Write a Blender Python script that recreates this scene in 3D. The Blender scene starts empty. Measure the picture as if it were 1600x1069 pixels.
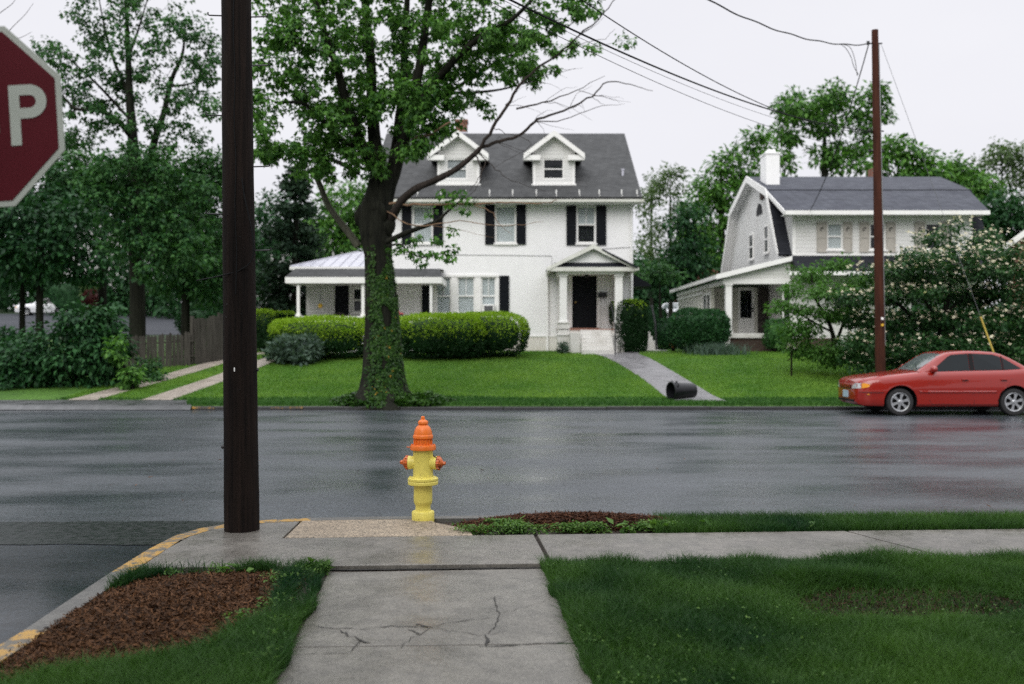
import bpy, bmesh, math, random
import numpy as np
from mathutils import Vector, Matrix
SC = bpy.context.scene
COL = SC.collection
F, H, CX, CY = 1555.6, 1.58, 800.0, 534.5
R = math.radians
rng = np.random.default_rng(7)
random.seed(5)

def P(px, py, Y):
    """point at depth Y seen at photo pixel px,py"""
    return Vector(((px - CX) * Y / F, Y, H - (py - CY) * Y / F))
def X(px, Y): return (px - CX) * Y / F
def Z(py, Y): return H - (py - CY) * Y / F
KN_Y = [23.2, 24.5, 28, 32.5, 34.5, 40, 100, 220]
KN_Z = [.075, .15, .52, 1.05, 1.18, 1.3, 4.9, 9.0]
def zt(Y): return float(np.interp(Y, KN_Y, KN_Z))

# ---------------------------------------------------------------- materials
def nodes_of(name):
    m = bpy.data.materials.new(name); m.use_nodes = True
    nt = m.node_tree
    return m, nt, nt.nodes['Principled BSDF']
def N(nt, t, **kw):
    n = nt.nodes.new(t)
    for k, v in kw.items():
        if k in n.inputs: n.inputs[k].default_value = v
        else: setattr(n, k, v)
    return n
def c4(c): return (c[0], c[1], c[2], 1)
def coords(nt, scale=(1, 1, 1), rot=(0, 0, 0)):
    tc = N(nt, 'ShaderNodeTexCoord'); mp = N(nt, 'ShaderNodeMapping')
    mp.inputs['Scale'].default_value = scale; mp.inputs['Rotation'].default_value = rot
    nt.links.new(tc.outputs['Object'], mp.inputs['Vector']); return mp.outputs['Vector']
def noise(nt, vec, scale, detail=4, rough=.6):
    n = N(nt, 'ShaderNodeTexNoise'); n.inputs['Scale'].default_value = scale
    n.inputs['Detail'].default_value = detail; n.inputs['Roughness'].default_value = rough
    nt.links.new(vec, n.inputs['Vector']); return n.outputs['Fac']
def ramp(nt, fac, stops):
    r = N(nt, 'ShaderNodeValToRGB'); e = r.color_ramp.elements
    e[0].position, e[0].color = stops[0][0], c4(stops[0][1])
    e[1].position, e[1].color = stops[-1][0], c4(stops[-1][1])
    for p, c in stops[1:-1]:
        x = e.new(p); x.color = c4(c)
    nt.links.new(fac, r.inputs['Fac']); return r.outputs['Color']
def mixc(nt, fac, a, b, mode='MIX'):
    m = N(nt, 'ShaderNodeMix', data_type='RGBA', blend_type=mode)
    for s, v in ((0, fac), (6, a), (7, b)):
        if hasattr(v, 'is_linked') or hasattr(v, 'links'): nt.links.new(v, m.inputs[s])
        else: m.inputs[s].default_value = v if s == 0 else c4(v)
    return m.outputs[2]
def math_(nt, op, a, b=0.0, clamp=False):
    m = N(nt, 'ShaderNodeMath', operation=op, use_clamp=clamp)
    for i, v in ((0, a), (1, b)):
        if hasattr(v, 'links'): nt.links.new(v, m.inputs[i])
        else: m.inputs[i].default_value = v
    return m.outputs[0]
def bump(nt, b, h, strength, dist=.01):
    n = N(nt, 'ShaderNodeBump'); n.inputs['Strength'].default_value = strength
    n.inputs['Distance'].default_value = dist
    nt.links.new(h, n.inputs['Height']); nt.links.new(n.outputs['Normal'], b.inputs['Normal']); return n
def mat(name, c1, c2=None, rough=.6, scale=3.0, stretch=(1, 1, 1), bmp=0, bscale=40, bdist=.01, metal=0, coat=0, spec=.5, fine=0, rvar=0):
    m, nt, b = nodes_of(name)
    c2 = c2 or tuple(x * .75 for x in c1)
    v = coords(nt, stretch)
    f = noise(nt, v, scale, 6, .65)
    col = ramp(nt, f, [(.32, c2), (.68, c1)])
    if fine:
        f2 = noise(nt, v, scale * 22, 2)
        col = mixc(nt, 1.0, col, ramp(nt, f2, [(.3, (1 - fine,) * 3), (.7, (1 + fine * .5,) * 3)]), 'MULTIPLY')
    nt.links.new(col, b.inputs['Base Color'])
    b.inputs['Roughness'].default_value = rough; b.inputs['Metallic'].default_value = metal
    b.inputs['Coat Weight'].default_value = coat; b.inputs['Specular IOR Level'].default_value = spec
    if rvar:
        mr = N(nt, 'ShaderNodeMapRange'); mr.inputs['To Min'].default_value = max(.03, rough - rvar); mr.inputs['To Max'].default_value = rough + rvar
        mr.inputs['From Min'].default_value = .3; mr.inputs['From Max'].default_value = .7
        nt.links.new(noise(nt, v, scale * 2.3, 5), mr.inputs['Value']); nt.links.new(mr.outputs['Result'], b.inputs['Roughness'])
    if bmp: bump(nt, b, noise(nt, v, bscale, 5), bmp, bdist)
    return m
def leafmat(name, dark, light, trans=.35, rough=.45, patch=.6, pscale=.5):
    m, nt, b = nodes_of(name)
    g = N(nt, 'ShaderNodeNewGeometry')
    v = coords(nt)
    pn = noise(nt, v, pscale, 3)
    fac = math_(nt, 'ADD', math_(nt, 'MULTIPLY', g.outputs['Random Per Island'], 1 - patch * .5), math_(nt, 'MULTIPLY', math_(nt, 'SUBTRACT', pn, .35), patch), True)
    mid = tuple((a + c) / 2 for a, c in zip(dark, light))
    col = ramp(nt, fac, [(0, dark), (.55, mid), (1, light)])
    nt.links.new(col, b.inputs['Base Color']); b.inputs['Roughness'].default_value = rough
    b.inputs['Specular IOR Level'].default_value = .18
    t = N(nt, 'ShaderNodeBsdfTranslucent')
    nt.links.new(mixc(nt, 1.0, col, (1.1, 1.25, .6), 'MULTIPLY'), t.inputs['Color'])
    mx = N(nt, 'ShaderNodeMixShader'); mx.inputs['Fac'].default_value = trans
    out = nt.nodes['Material Output']
    nt.links.new(b.outputs[0], mx.inputs[1]); nt.links.new(t.outputs[0], mx.inputs[2]); nt.links.new(mx.outputs[0], out.inputs['Surface'])
    return m
def siding(name, c1, c2, period=.12, rough=.55, strength=.6):
    m, nt, b = nodes_of(name)
    v = coords(nt)
    w = N(nt, 'ShaderNodeTexWave', wave_type='BANDS', bands_direction='Z', wave_profile='SAW')
    w.inputs['Scale'].default_value = .31416 / period
    nt.links.new(v, w.inputs['Vector'])
    col = ramp(nt, noise(nt, v, 1.3, 6, .7), [(.3, c2), (.65, c1)])
    edge = ramp(nt, w.outputs['Fac'], [(0, (.55, .55, .55)), (.10, (1, 1, 1))])
    nt.links.new(mixc(nt, 1.0, col, edge, 'MULTIPLY'), b.inputs['Base Color'])
    b.inputs['Roughness'].default_value = rough
    bump(nt, b, w.outputs['Fac'], strength, .02)
    return m
def brick(name, c1, c2, mortar, bw=.22, rh=.075, bmp=.4, rough=.8, msize=.012, kz=1.0, wear=.28):
    m, nt, b = nodes_of(name)
    tc = N(nt, 'ShaderNodeTexCoord'); s = N(nt, 'ShaderNodeSeparateXYZ'); cb = N(nt, 'ShaderNodeCombineXYZ')
    nt.links.new(tc.outputs['Object'], s.inputs[0])
    nt.links.new(math_(nt, 'ADD', s.outputs[0], s.outputs[1]), cb.inputs[0]); nt.links.new(math_(nt, 'MULTIPLY', s.outputs[2], kz), cb.inputs[1])
    t = N(nt, 'ShaderNodeTexBrick'); t.inputs['Scale'].default_value = 1
    t.inputs['Color1'].default_value = c4(c1); t.inputs['Color2'].default_value = c4(c2); t.inputs['Mortar'].default_value = c4(mortar)
    t.inputs['Brick Width'].default_value = bw; t.inputs['Row Height'].default_value = rh; t.inputs['Mortar Size'].default_value = msize
    nt.links.new(cb.outputs[0], t.inputs['Vector'])
    n = noise(nt, tc.outputs['Object'], 3, 6, .7)
    col = mixc(nt, 1.0, t.outputs['Color'], ramp(nt, n, [(.3, (1 - wear,) * 3), (.7, (1 + wear * .5,) * 3)]), 'MULTIPLY')
    nt.links.new(col, b.inputs['Base Color']); b.inputs['Roughness'].default_value = rough; b.inputs['Specular IOR Level'].default_value = .2
    bump(nt, b, t.outputs['Fac'], -bmp, .01)
    return m
def glassmat(name, tint=(.02, .025, .03), rough=.03, alpha=.75):
    """window glass: part see-through, part reflecting"""
    m, nt, b = nodes_of(name)
    t = N(nt, 'ShaderNodeBsdfTransparent'); t.inputs['Color'].default_value = (.96, .98, .98, 1)
    b.inputs['Base Color'].default_value = c4(tint); b.inputs['Roughness'].default_value = rough; b.inputs['IOR'].default_value = 1.5
    mx = N(nt, 'ShaderNodeMixShader'); mx.inputs['Fac'].default_value = alpha
    nt.links.new(b.outputs[0], mx.inputs[2]); nt.links.new(t.outputs[0], mx.inputs[1])
    nt.links.new(mx.outputs[0], nt.nodes['Material Output'].inputs['Surface'])
    return m

# ---------------------------------------------------------------- mesh builder
def wloc(o):
    v = Vector((0, 0, 0))
    while o is not None:
        v = v + o.location; o = o.parent
    return v
class MB:
    def __init__(s): s.v = []; s.f = []; s.mi = []; s.cur = 0
    def add(s, verts, faces):
        n = len(s.v); s.v += [tuple(p) for p in verts]
        s.f += [tuple(i + n for i in f) for f in faces]; s.mi += [s.cur] * len(faces); return s
    def quad(s, *p): return s.add(p, [tuple(range(len(p)))])
    def box(s, x0, x1, y0, y1, z0, z1):
        v = [(x, y, z) for z in (z0, z1) for y in (y0, y1) for x in (x0, x1)]
        return s.add(v, [(0, 2, 3, 1), (4, 5, 7, 6), (0, 1, 5, 4), (2, 6, 7, 3), (0, 4, 6, 2), (1, 3, 7, 5)])
    def prism(s, poly, axis, a, b):
        """closed polygon (2D) pushed along an axis from a to b; poly coords are the other two axes in order"""
        def mk(p, t): return {'x': (t, p[0], p[1]), 'y': (p[0], t, p[1]), 'z': (p[0], p[1], t)}[axis]
        n = len(poly); v = [mk(p, a) for p in poly] + [mk(p, b) for p in poly]
        f = [tuple(range(n))[::-1], tuple(range(n, 2 * n))] + [(i, (i + 1) % n, n + (i + 1) % n, n + i) for i in range(n)]
        return s.add(v, f)
    def slab(s, pts, t):
        """polygon in 3D thickened downwards (along its normal) by t"""
        p = [Vector(q) for q in pts]; nrm = (p[1] - p[0]).cross(p[2] - p[1]).normalized()
        if nrm.z < 0: nrm = -nrm
        n = len(p); v = p + [q - nrm * t for q in p]
        return s.add(v, [tuple(range(n)), tuple(range(n, 2 * n))[::-1]] + [(i, n + i, n + (i + 1) % n, (i + 1) % n) for i in range(n)])
    def tube(s, pts, rad, n=8, cap=True, wob=0):
        pts = [Vector(p) for p in pts]
        if not hasattr(rad, '__len__'): rad = [rad] * len(pts)
        v = []; u = None
        for i, p in enumerate(pts):
            t = (pts[min(i + 1, len(pts) - 1)] - pts[max(i - 1, 0)]).normalized()
            if u is None: u = t.orthogonal().normalized()
            else: u = (u - t * u.dot(t)).normalized()
            w = t.cross(u)
            for k in range(n):
                a = 2 * math.pi * k / n
                r = rad[i] * (1 + (wob * math.sin(3 * a + i) if wob else 0))
                v.append(p + u * (r * math.cos(a)) + w * (r * math.sin(a)))
        f = [(i * n + k, i * n + (k + 1) % n, (i + 1) * n + (k + 1) % n, (i + 1) * n + k) for i in range(len(pts) - 1) for k in range(n)]
        if cap: f += [tuple(range(n))[::-1], tuple((len(pts) - 1) * n + k for k in range(n))]
        return s.add(v, f)
    def lathe(s, prof, o=(0, 0, 0), n=32, ax=None, cap=True):
        """prof: (r, h) pairs; ax: axis direction (default up)"""
        ax = Vector(ax or (0, 0, 1)).normalized(); u = ax.orthogonal().normalized(); w = ax.cross(u); o = Vector(o)
        v = [o + ax * h + u * (r * math.cos(2 * math.pi * k / n)) + w * (r * math.sin(2 * math.pi * k / n)) for r, h in prof for k in range(n)]
        f = [(i * n + k, i * n + (k + 1) % n, (i + 1) * n + (k + 1) % n, (i + 1) * n + k) for i in range(len(prof) - 1) for k in range(n)]
        if cap: f += [tuple(range(n))[::-1], tuple((len(prof) - 1) * n + k for k in range(n))]
        return s.add(v, f)
    def build(s, name, m, parent=None, smooth=False, bev=0, world=True, flip=True):
        me = bpy.data.meshes.new(name)
        off = wloc(parent) if (parent is not None and world) else Vector((0, 0, 0))
        me.from_pydata([tuple(Vector(p) - off) for p in s.v], [], s.f)
        for x in (m if isinstance(m, (list, tuple)) else [m]): me.materials.append(x)
        if any(s.mi): me.polygons.foreach_set('material_index', s.mi)
        bm = bmesh.new(); bm.from_mesh(me)
        if flip: bmesh.ops.recalc_face_normals(bm, faces=bm.faces)
        bm.to_mesh(me); bm.free()
        if smooth:
            me.polygons.foreach_set('use_smooth', [True] * len(me.polygons))
            me.set_sharp_from_angle(angle=R(smooth if smooth is not True else 40))
        o = bpy.data.objects.new(name, me); COL.objects.link(o)
        if parent is not None: o.parent = parent
        if bev:
            b = o.modifiers.new('bevel', 'BEVEL'); b.width = bev; b.segments = 2; b.limit_method = 'ANGLE'; b.angle_limit = R(35)
        return o
def tag(o, label=None, cat=None, group=None, kind=None):
    for k, v in (('label', label), ('category', cat), ('group', group), ('kind', kind)):
        if v: o[k] = v
    return o
def empty(name, loc, label, cat, group=None, rz=0):
    o = bpy.data.objects.new(name, None); COL.objects.link(o); o.location = loc; o.rotation_euler.z = rz
    o.empty_display_size = .1
    return tag(o, label, cat, group)
def struct(o): o['kind'] = 'structure'; return o

# ---------------------------------------------------------------- foliage in numpy
def unit(a): return a / np.maximum(np.linalg.norm(a, axis=1, keepdims=True), 1e-9)
SHAPES = {
 'oval': ([(0, 0, 0), (.4, .27, .06), (1, 0, -.12), (.4, -.27, .06)], [(0, 1, 2), (0, 2, 3)]),
 'maple': ([(0, 0, 0), (.3, .52, -.12), (.5, .2, .03), (1, 0, -.22), (.5, -.2, .03), (.3, -.52, -.12)], [(0, 1, 2), (0, 2, 3), (0, 3, 4), (0, 4, 5)]),
 'thin': ([(0, 0, 0), (.5, .07, .02), (1, 0, -.05), (.5, -.07, .02)], [(0, 1, 2), (0, 2, 3)]),
 'shred': ([(0, 0, 0), (.3, .11, .03), (1, .04, 0), (.8, -.09, .04), (.2, -.08, .02)], [(0, 1, 2), (0, 2, 3), (0, 3, 4)]),
 'bract': ([(0, 0, 0), (.35, .35, .05), (.8, .3, .02), (1, 0, .06), (.8, -.3, .02), (.35, -.35, .05)], [(0, 1, 2, 3), (0, 3, 4, 5)]),
 'ivy': ([(0, 0, 0), (-.08, .35, .02), (.35, .5, -.03), (.45, .22, 0), (1, 0, -.06), (.45, -.22, 0), (.35, -.5, -.03), (-.08, -.35, .02)], [(0, 1, 2, 3), (0, 3, 4, 5), (0, 5, 6, 7)]),
}
def leaves(name, pos, d, nr, size, m, parent=None, shape='oval', midx=None, base=None):
    t, fc = SHAPES[shape]; t = np.array(t); k = len(t); n = len(pos)
    d = unit(d); side = unit(np.cross(nr, d)); nn = np.cross(d, side)
    off = np.array(wloc(parent)) if parent is not None else np.zeros(3)
    v = pos[:, None, :] - off + size[:, None, None] * (t[None, :, 0:1] * d[:, None, :] + t[None, :, 1:2] * side[:, None, :] + t[None, :, 2:3] * nn[:, None, :])
    v = v.reshape(-1, 3)
    faces = []
    me = bpy.data.meshes.new(name)
    nb = 0
    lens = np.tile([len(f) for f in fc], n); loops = (np.concatenate([np.array(f) for f in fc])[None, :] + (np.arange(n) * k)[:, None]).reshape(-1)
    mi = np.repeat(midx, len(fc)) if midx is not None else None
    if base is not None:          # (verts, faces) of a solid mesh added to the same object
        bv, bf, bm_i = base
        nb = len(v); v = np.vstack([v, np.array([tuple(p) for p in bv]) - off])
        lens = np.concatenate([lens, [len(f) for f in bf]]); loops = np.concatenate([loops, np.concatenate([np.array(f) + nb for f in bf])])
        mi = np.concatenate([mi if mi is not None else np.zeros(n * len(fc), int), np.full(len(bf), bm_i)])
    me.vertices.add(len(v)); me.vertices.foreach_set('co', v.astype(np.float32).ravel())
    me.loops.add(len(loops)); me.loops.foreach_set('vertex_index', loops.astype(np.int32))
    me.polygons.add(len(lens)); me.polygons.foreach_set('loop_start', np.concatenate([[0], np.cumsum(lens)[:-1]]).astype(np.int32))
    me.polygons.foreach_set('loop_total', lens.astype(np.int32))
    for x in (m if isinstance(m, (list, tuple)) else [m]): me.materials.append(x)
    if mi is not None: me.polygons.foreach_set('material_index', mi.astype(np.int32))
    me.update(calc_edges=True); me.validate()
    o = bpy.data.objects.new(name, me); COL.objects.link(o)
    if parent is not None: o.parent = parent
    return o
def blades(name, pos, h, w, m, lean=.5, parent=None, tint=None):
    """grass blades: five-vertex bent strips"""
    n = len(pos); a = rng.uniform(0, 2 * np.pi, n); b = rng.uniform(0, 2 * np.pi, n)
    s = np.stack([np.cos(a), np.sin(a), np.zeros(n)], 1) * w[:, None] * .5
    ld = np.stack([np.cos(b), np.sin(b), np.zeros(n)], 1) * (h * rng.uniform(.1, lean, n))[:, None]
    up = np.stack([np.zeros(n), np.zeros(n), h], 1)
    mid = pos + up * .55 + ld * .3
    v = np.stack([pos - s, pos + s, mid + s * .8, mid - s * .8, pos + up * .95 + ld * 1.2], 1).reshape(-1, 3)
    me = bpy.data.meshes.new(name)
    off = np.arange(n)[:, None] * 5
    loops = (np.array([0, 1, 2, 3, 3, 2, 4])[None] + off).reshape(-1)
    lens = np.tile([4, 3], n)
    me.vertices.add(len(v)); me.vertices.foreach_set('co', v.astype(np.float32).ravel())
    me.loops.add(len(loops)); me.loops.foreach_set('vertex_index', loops.astype(np.int32))
    me.polygons.add(len(lens)); me.polygons.foreach_set('loop_start', np.concatenate([[0], np.cumsum(lens)[:-1]]).astype(np.int32))
    me.polygons.foreach_set('loop_total', lens.astype(np.int32))
    me.materials.append(m); me.update(calc_edges=True)
    o = bpy.data.objects.new(name, me); COL.objects.link(o)
    if parent is not None: o.parent = parent
    return o
def ball(n): return unit(rng.normal(size=(n, 3))) * (rng.uniform(0, 1, (n, 1)) ** (1 / 3))
def cluster_leaves(cen, out, k, rad, size, droop=.55, flat=.7):
    """k leaves round every cluster centre: position, direction, normal, size"""
    n = len(cen); o = ball(n * k) * np.array([1, 1, flat]); c = np.repeat(cen, k, 0)
    rr = np.repeat(rad if hasattr(rad, '__len__') else np.full(n, rad), k)
    pos = c + o * rr[:, None]
    d = o * .9 + np.repeat(out, k, 0) * .35 + rng.normal(size=o.shape) * .35 + np.array([0, 0, -droop])
    nr = np.array([0, 0, 1.0]) + o * .5 + rng.normal(size=o.shape) * .45
    return pos, d, nr, size * rng.uniform(.65, 1.25, n * k)
def grow(skel, targets, mb, r0=.02, rmax=.09, sag=.1, n=5, step=.5):
    """connect every target to the nearest point of the skeleton by a bent twig; skeleton grows"""
    S = [np.array(p[:3]) for p in skel]; SR = [p[3] for p in skel]
    c0 = np.mean(S, 0)
    # near ones first
    dist = [min(np.linalg.norm(np.array(S) - t, axis=1)) for t in targets]
    for i in np.argsort(dist):
        t = targets[i]; A = np.array(S)
        dd = np.linalg.norm(A - t, axis=1) + np.maximum(0, A[:, 2] - t[2]) * .8
        j = int(np.argmin(dd)); p = A[j]; L = np.linalg.norm(t - p)
        if L < .05: continue
        m = (p + t) / 2 + np.array([rng.normal() * .08 * L, rng.normal() * .08 * L, sag * L + rng.normal() * .05 * L])
        r = min(rmax, SR[j] * .62, r0 + .012 * L)
        r = max(r, .006)
        pts = [p, p * .25 + m * .5 + t * .25 + (p - t) * .0, m * .35 + t * .65, t]
        pts[1] = (p + m) / 2 + (m - (p + t) / 2) * .25
        pts[2] = (t + m) / 2 + (m - (p + t) / 2) * .25
        mb.tube([tuple(q) for q in pts], [r, r * .85, r * .65, r * .4], n, cap=False)
        for q, f in ((pts[1], .85), (pts[2], .65), (pts[3], .45)):
            S.append(np.array(q)); SR.append(r * f)
    return
def along(pts, rad, step=.4):
    """resample limb into skeleton nodes (x,y,z,r)"""
    o = []
    for (a, ra), (b, rb) in zip(zip(pts[:-1], rad[:-1]), zip(pts[1:], rad[1:])):
        a, b = np.array(a), np.array(b); k = max(1, int(np.linalg.norm(b - a) / step))
        for i in range(k): o.append((*(a + (b - a) * i / k), ra + (rb - ra) * i / k))
    o.append((*pts[-1], rad[-1])); return o
def curve(pts, n=4):
    """Catmull-Rom through points"""
    p = [np.array(q, float) for q in pts]; p = [2 * p[0] - p[1]] + p + [2 * p[-1] - p[-2]]; o = []
    for i in range(1, len(p) - 2):
        for k in range(n):
            t = k / n; a, b, c, d = p[i - 1:i + 3]
            o.append(.5 * (2 * b + (c - a) * t + (2 * a - 5 * b + 4 * c - d) * t * t + (3 * b - a - 3 * c + d) * t ** 3))
    o.append(p[-2]); return o
def lerp_r(rad, n):
    x = np.linspace(0, len(rad) - 1, n); return list(np.interp(x, np.arange(len(rad)), rad))
def tree(name, base, label, cat, limbs, blobs, leafm, barkm, size=.16, k=24, crad=.4, shape='maple', group=None, droop=.55, flat=.7, shell=.5, per=1.0, twigs=True, sag=.1, rmax=.09):
    """limbs: list of (points, radii); blobs: (centre, radius or 3 radii, number of leaf clusters)"""
    root = empty(name, base, label, cat, group)
    mb = MB(); sk = []
    for pts, rad in limbs:
        c = curve(pts, 4); rr = lerp_r(rad, len(c))
        mb.tube(c, rr, 10 if rad[0] > .1 else 6, wob=.05 if rad[0] > .1 else 0); sk += along(c, rr)
    cen = []; outs = []
    for c, r, nn in blobs:
        r = np.array(r if hasattr(r, '__len__') else (r, r, r)); nn = max(1, int(nn * per))
        q = unit(rng.normal(size=(nn, 3))) * (shell + (1 - shell) * rng.uniform(0, 1, (nn, 1)))
        cen.append(np.array(c) + q * r); outs.append(q)
    cen = np.vstack(cen); outs = unit(np.vstack(outs))
    if twigs: grow(sk, cen, mb, sag=sag, rmax=rmax)
    mb.build('trunk', barkm, root, smooth=60, flip=False)
    pos, d, nr, sz = cluster_leaves(cen, outs, k, crad * rng.uniform(.6, 1.3, len(cen)), size, droop, flat)
    leaves('crown', pos, d, nr, sz, leafm, root, shape)
    return root

# ================================================================ materials
def road_mat(name, c1, c2, rmin, rmax, fleck=.5, spec=.55, bm=.28):
    m, nt, b = nodes_of(name)
    v = coords(nt); vs = coords(nt, (.5, 1.3, 1))
    big = noise(nt, vs, .8, 6, .62); fine = noise(nt, coords(nt, (1, .4, 1)), 42, 3, .85); mid = noise(nt, v, 6, 5, .65)
    col = ramp(nt, big, [(.3, c2), (.7, c1)])
    col = mixc(nt, 1.0, col, ramp(nt, fine, [(.36, (1 - fleck,) * 3), (.66, (1 + fleck * 1.4,) * 3)]), 'MULTIPLY')
    col = mixc(nt, 1.0, col, ramp(nt, mid, [(.3, (.8,) * 3), (.7, (1.12,) * 3)]), 'MULTIPLY')
    nt.links.new(col, b.inputs['Base Color'])
    st = noise(nt, coords(nt, (.40, .9, 1)), .8, 4, .55)
    mr = N(nt, 'ShaderNodeMapRange'); mr.inputs['From Min'].default_value = .34; mr.inputs['From Max'].default_value = .64
    mr.inputs['To Min'].default_value = rmin; mr.inputs['To Max'].default_value = rmax
    nt.links.new(st, mr.inputs['Value']); nt.links.new(mr.outputs['Result'], b.inputs['Roughness'])
    b.inputs['Specular IOR Level'].default_value = spec
    bump(nt, b, math_(nt, 'ADD', math_(nt, 'MULTIPLY', fine, .7), mid), bm, .006)
    return m
def concrete(name, c1, c2, rough=.42, rvar=.16, speck=.25):
    m, nt, b = nodes_of(name)
    v = coords(nt)
    col = ramp(nt, noise(nt, v, 1.6, 7, .68), [(.3, c2), (.55, tuple((p + q) / 2 for p, q in zip(c1, c2))), (.72, c1)])
    fine = noise(nt, v, 75, 3, .85)
    col = mixc(nt, 1.0, col, ramp(nt, fine, [(.36, (1 - speck * 1.5,) * 3), (.5, (1, 1, 1)), (.66, (1 + speck,) * 3)]), 'MULTIPLY')
    blot = noise(nt, v, 9, 6, .75)
    col = mixc(nt, 1.0, col, ramp(nt, blot, [(.32, (.68, .68, .69)), (.56, (1.05, 1.05, 1.05))]), 'MULTIPLY')
    nt.links.new(col, b.inputs['Base Color'])
    mr = N(nt, 'ShaderNodeMapRange'); mr.inputs['From Min'].default_value = .35; mr.inputs['From Max'].default_value = .65
    mr.inputs['To Min'].default_value = rough - rvar; mr.inputs['To Max'].default_value = rough + rvar
    nt.links.new(noise(nt, v, 2.4, 6), mr.inputs['Value']); nt.links.new(mr.outputs['Result'], b.inputs['Roughness'])
    bump(nt, b, fine, .25, .003)
    return m
M_ROAD = road_mat('wet asphalt', (.056, .064, .073), (.034, .040, .047), .17, .43)
M_SIDE = road_mat('dark wet asphalt', (.017, .022, .028), (.009, .012, .016), .10, .30, .6, .30, .10)
M_BAND = mat('tar patch', (.010, .015, .015), (.005, .008, .008), .28, 6, spec=.25, bmp=.10, bscale=70, rvar=.12)
M_WALK = concrete('sidewalk concrete', (.200, .183, .160), (.105, .098, .086), .33, .17)
M_WALK2 = concrete('walkway concrete', (.190, .178, .155), (.118, .111, .097), .38)
M_AGG = concrete('exposed aggregate', (.33, .265, .19), (.21, .165, .115), .6, .1, .75)
M_CURB = concrete('curb stone', (.135, .13, .118), (.08, .077, .07), .5)
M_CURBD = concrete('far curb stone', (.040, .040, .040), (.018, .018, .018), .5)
M_CRACK = mat('crack dark', (.028, .026, .022), (.015, .014, .012), .8, 8)
def worn_paint(name, paint, under, lo, hi, scale=6):
    m, nt, b = nodes_of(name)
    v = coords(nt); f = noise(nt, v, scale, 8, .75)
    mask = ramp(nt, f, [(lo, (0, 0, 0)), (hi, (1, 1, 1))])
    tone = ramp(nt, noise(nt, v, 2.5, 5), [(.3, tuple(x * .7 for x in paint)), (.7, paint)])
    nt.links.new(mixc(nt, mask, under, tone), b.inputs['Base Color']); b.inputs['Roughness'].default_value = .45
    bump(nt, b, f, .3, .004); return m
M_YCURB = worn_paint('worn yellow curb paint', (.42, .235, .038), (.10, .088, .068), .46, .52, 9)
M_YFAR = worn_paint('faded yellow curb paint', (.40, .22, .04), (.06, .055, .05), .48, .56, 4)
M_SOIL = mat('dark soil', (.035, .024, .016), (.018, .013, .009), .85, 7, bmp=.6, bscale=40)
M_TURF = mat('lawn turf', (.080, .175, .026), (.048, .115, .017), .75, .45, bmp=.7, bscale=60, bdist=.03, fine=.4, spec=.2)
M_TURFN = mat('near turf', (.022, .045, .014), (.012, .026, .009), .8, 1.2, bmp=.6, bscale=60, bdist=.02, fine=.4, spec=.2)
M_GROUND = mat('woodland floor', (.030, .055, .020), (.016, .030, .012), .85, .25, bmp=.5, bscale=8, spec=.2)
M_TAR = road_mat('back street asphalt', (.055, .058, .066), (.038, .041, .048), .6, .8, .4, .08)
M_STRIP = concrete('driveway strip concrete', (.36, .31, .26), (.24, .21, .175), .5)
M_APRON = concrete('wet apron concrete', (.085, .088, .088), (.040, .042, .044), .40, .16)
M_PATH = concrete('garden path concrete', (.22, .215, .22), (.15, .145, .15), .36, .12)
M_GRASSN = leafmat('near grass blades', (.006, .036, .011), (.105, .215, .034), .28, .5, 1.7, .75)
M_GRASSF = leafmat('far grass blades', (.060, .160, .020), (.235, .380, .056), .30, .6, 1.5, .55)
M_GRASSV = leafmat('verge grass blades', (.018, .070, .012), (.080, .185, .034), .25, .6, 1.2, .8)
M_CLOVER = leafmat('clover leaves', (.040, .110, .022), (.15, .26, .055), .3, .5, .5, 3)
M_MULCH = leafmat('mulch chips', (.012, .007, .004), (.150, .068, .028), .0, .75, .3, 3)
M_MULCHD = leafmat('old wet mulch', (.010, .007, .005), (.060, .028, .014), .0, .75, .3, 3)
M_MULCHR = leafmat('red mulch chips', (.018, .009, .006), (.125, .050, .024), .0, .75, .3, 3)

# ================================================================ ground, roads, pavements
mb = MB()
xs = [-260, -160, -110, -80, -60] + [x for x in range(-50, 51, 4)] + [60, 80, 110, 160, 260]
ys = [-60, -20, 0, 10, 20, 23.12, 23.14, 23.8, 24.5, 26, 28, 30, 32.5, 34.5, 36, 38, 40, 45, 50, 55, 60, 70, 80, 90, 100, 130, 170, 220, 400]
gz = lambda y: -.05 if y <= 23.12 else zt(y)
mb.add([(x, y, gz(y)) for y in ys for x in xs], [(j * len(xs) + i, j * len(xs) + i + 1, (j + 1) * len(xs) + i + 1, (j + 1) * len(xs) + i) for j in range(len(ys) - 1) for i in range(len(xs) - 1)])
struct(mb.build('ground', M_GROUND, flip=False))
mb = MB(); mb.quad((-150, 8.0, 0), (150, 8.0, 0), (150, 23.1, 0), (-150, 23.1, 0)); struct(mb.build('main_road', M_ROAD, flip=False))
mb = MB(); mb.quad((-9.5, -40, 0), (-2.0, -40, 0), (-2.0, 8.0, 0), (-9.5, 8.0, 0)); struct(mb.build('side_road', M_SIDE, flip=False))
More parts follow.
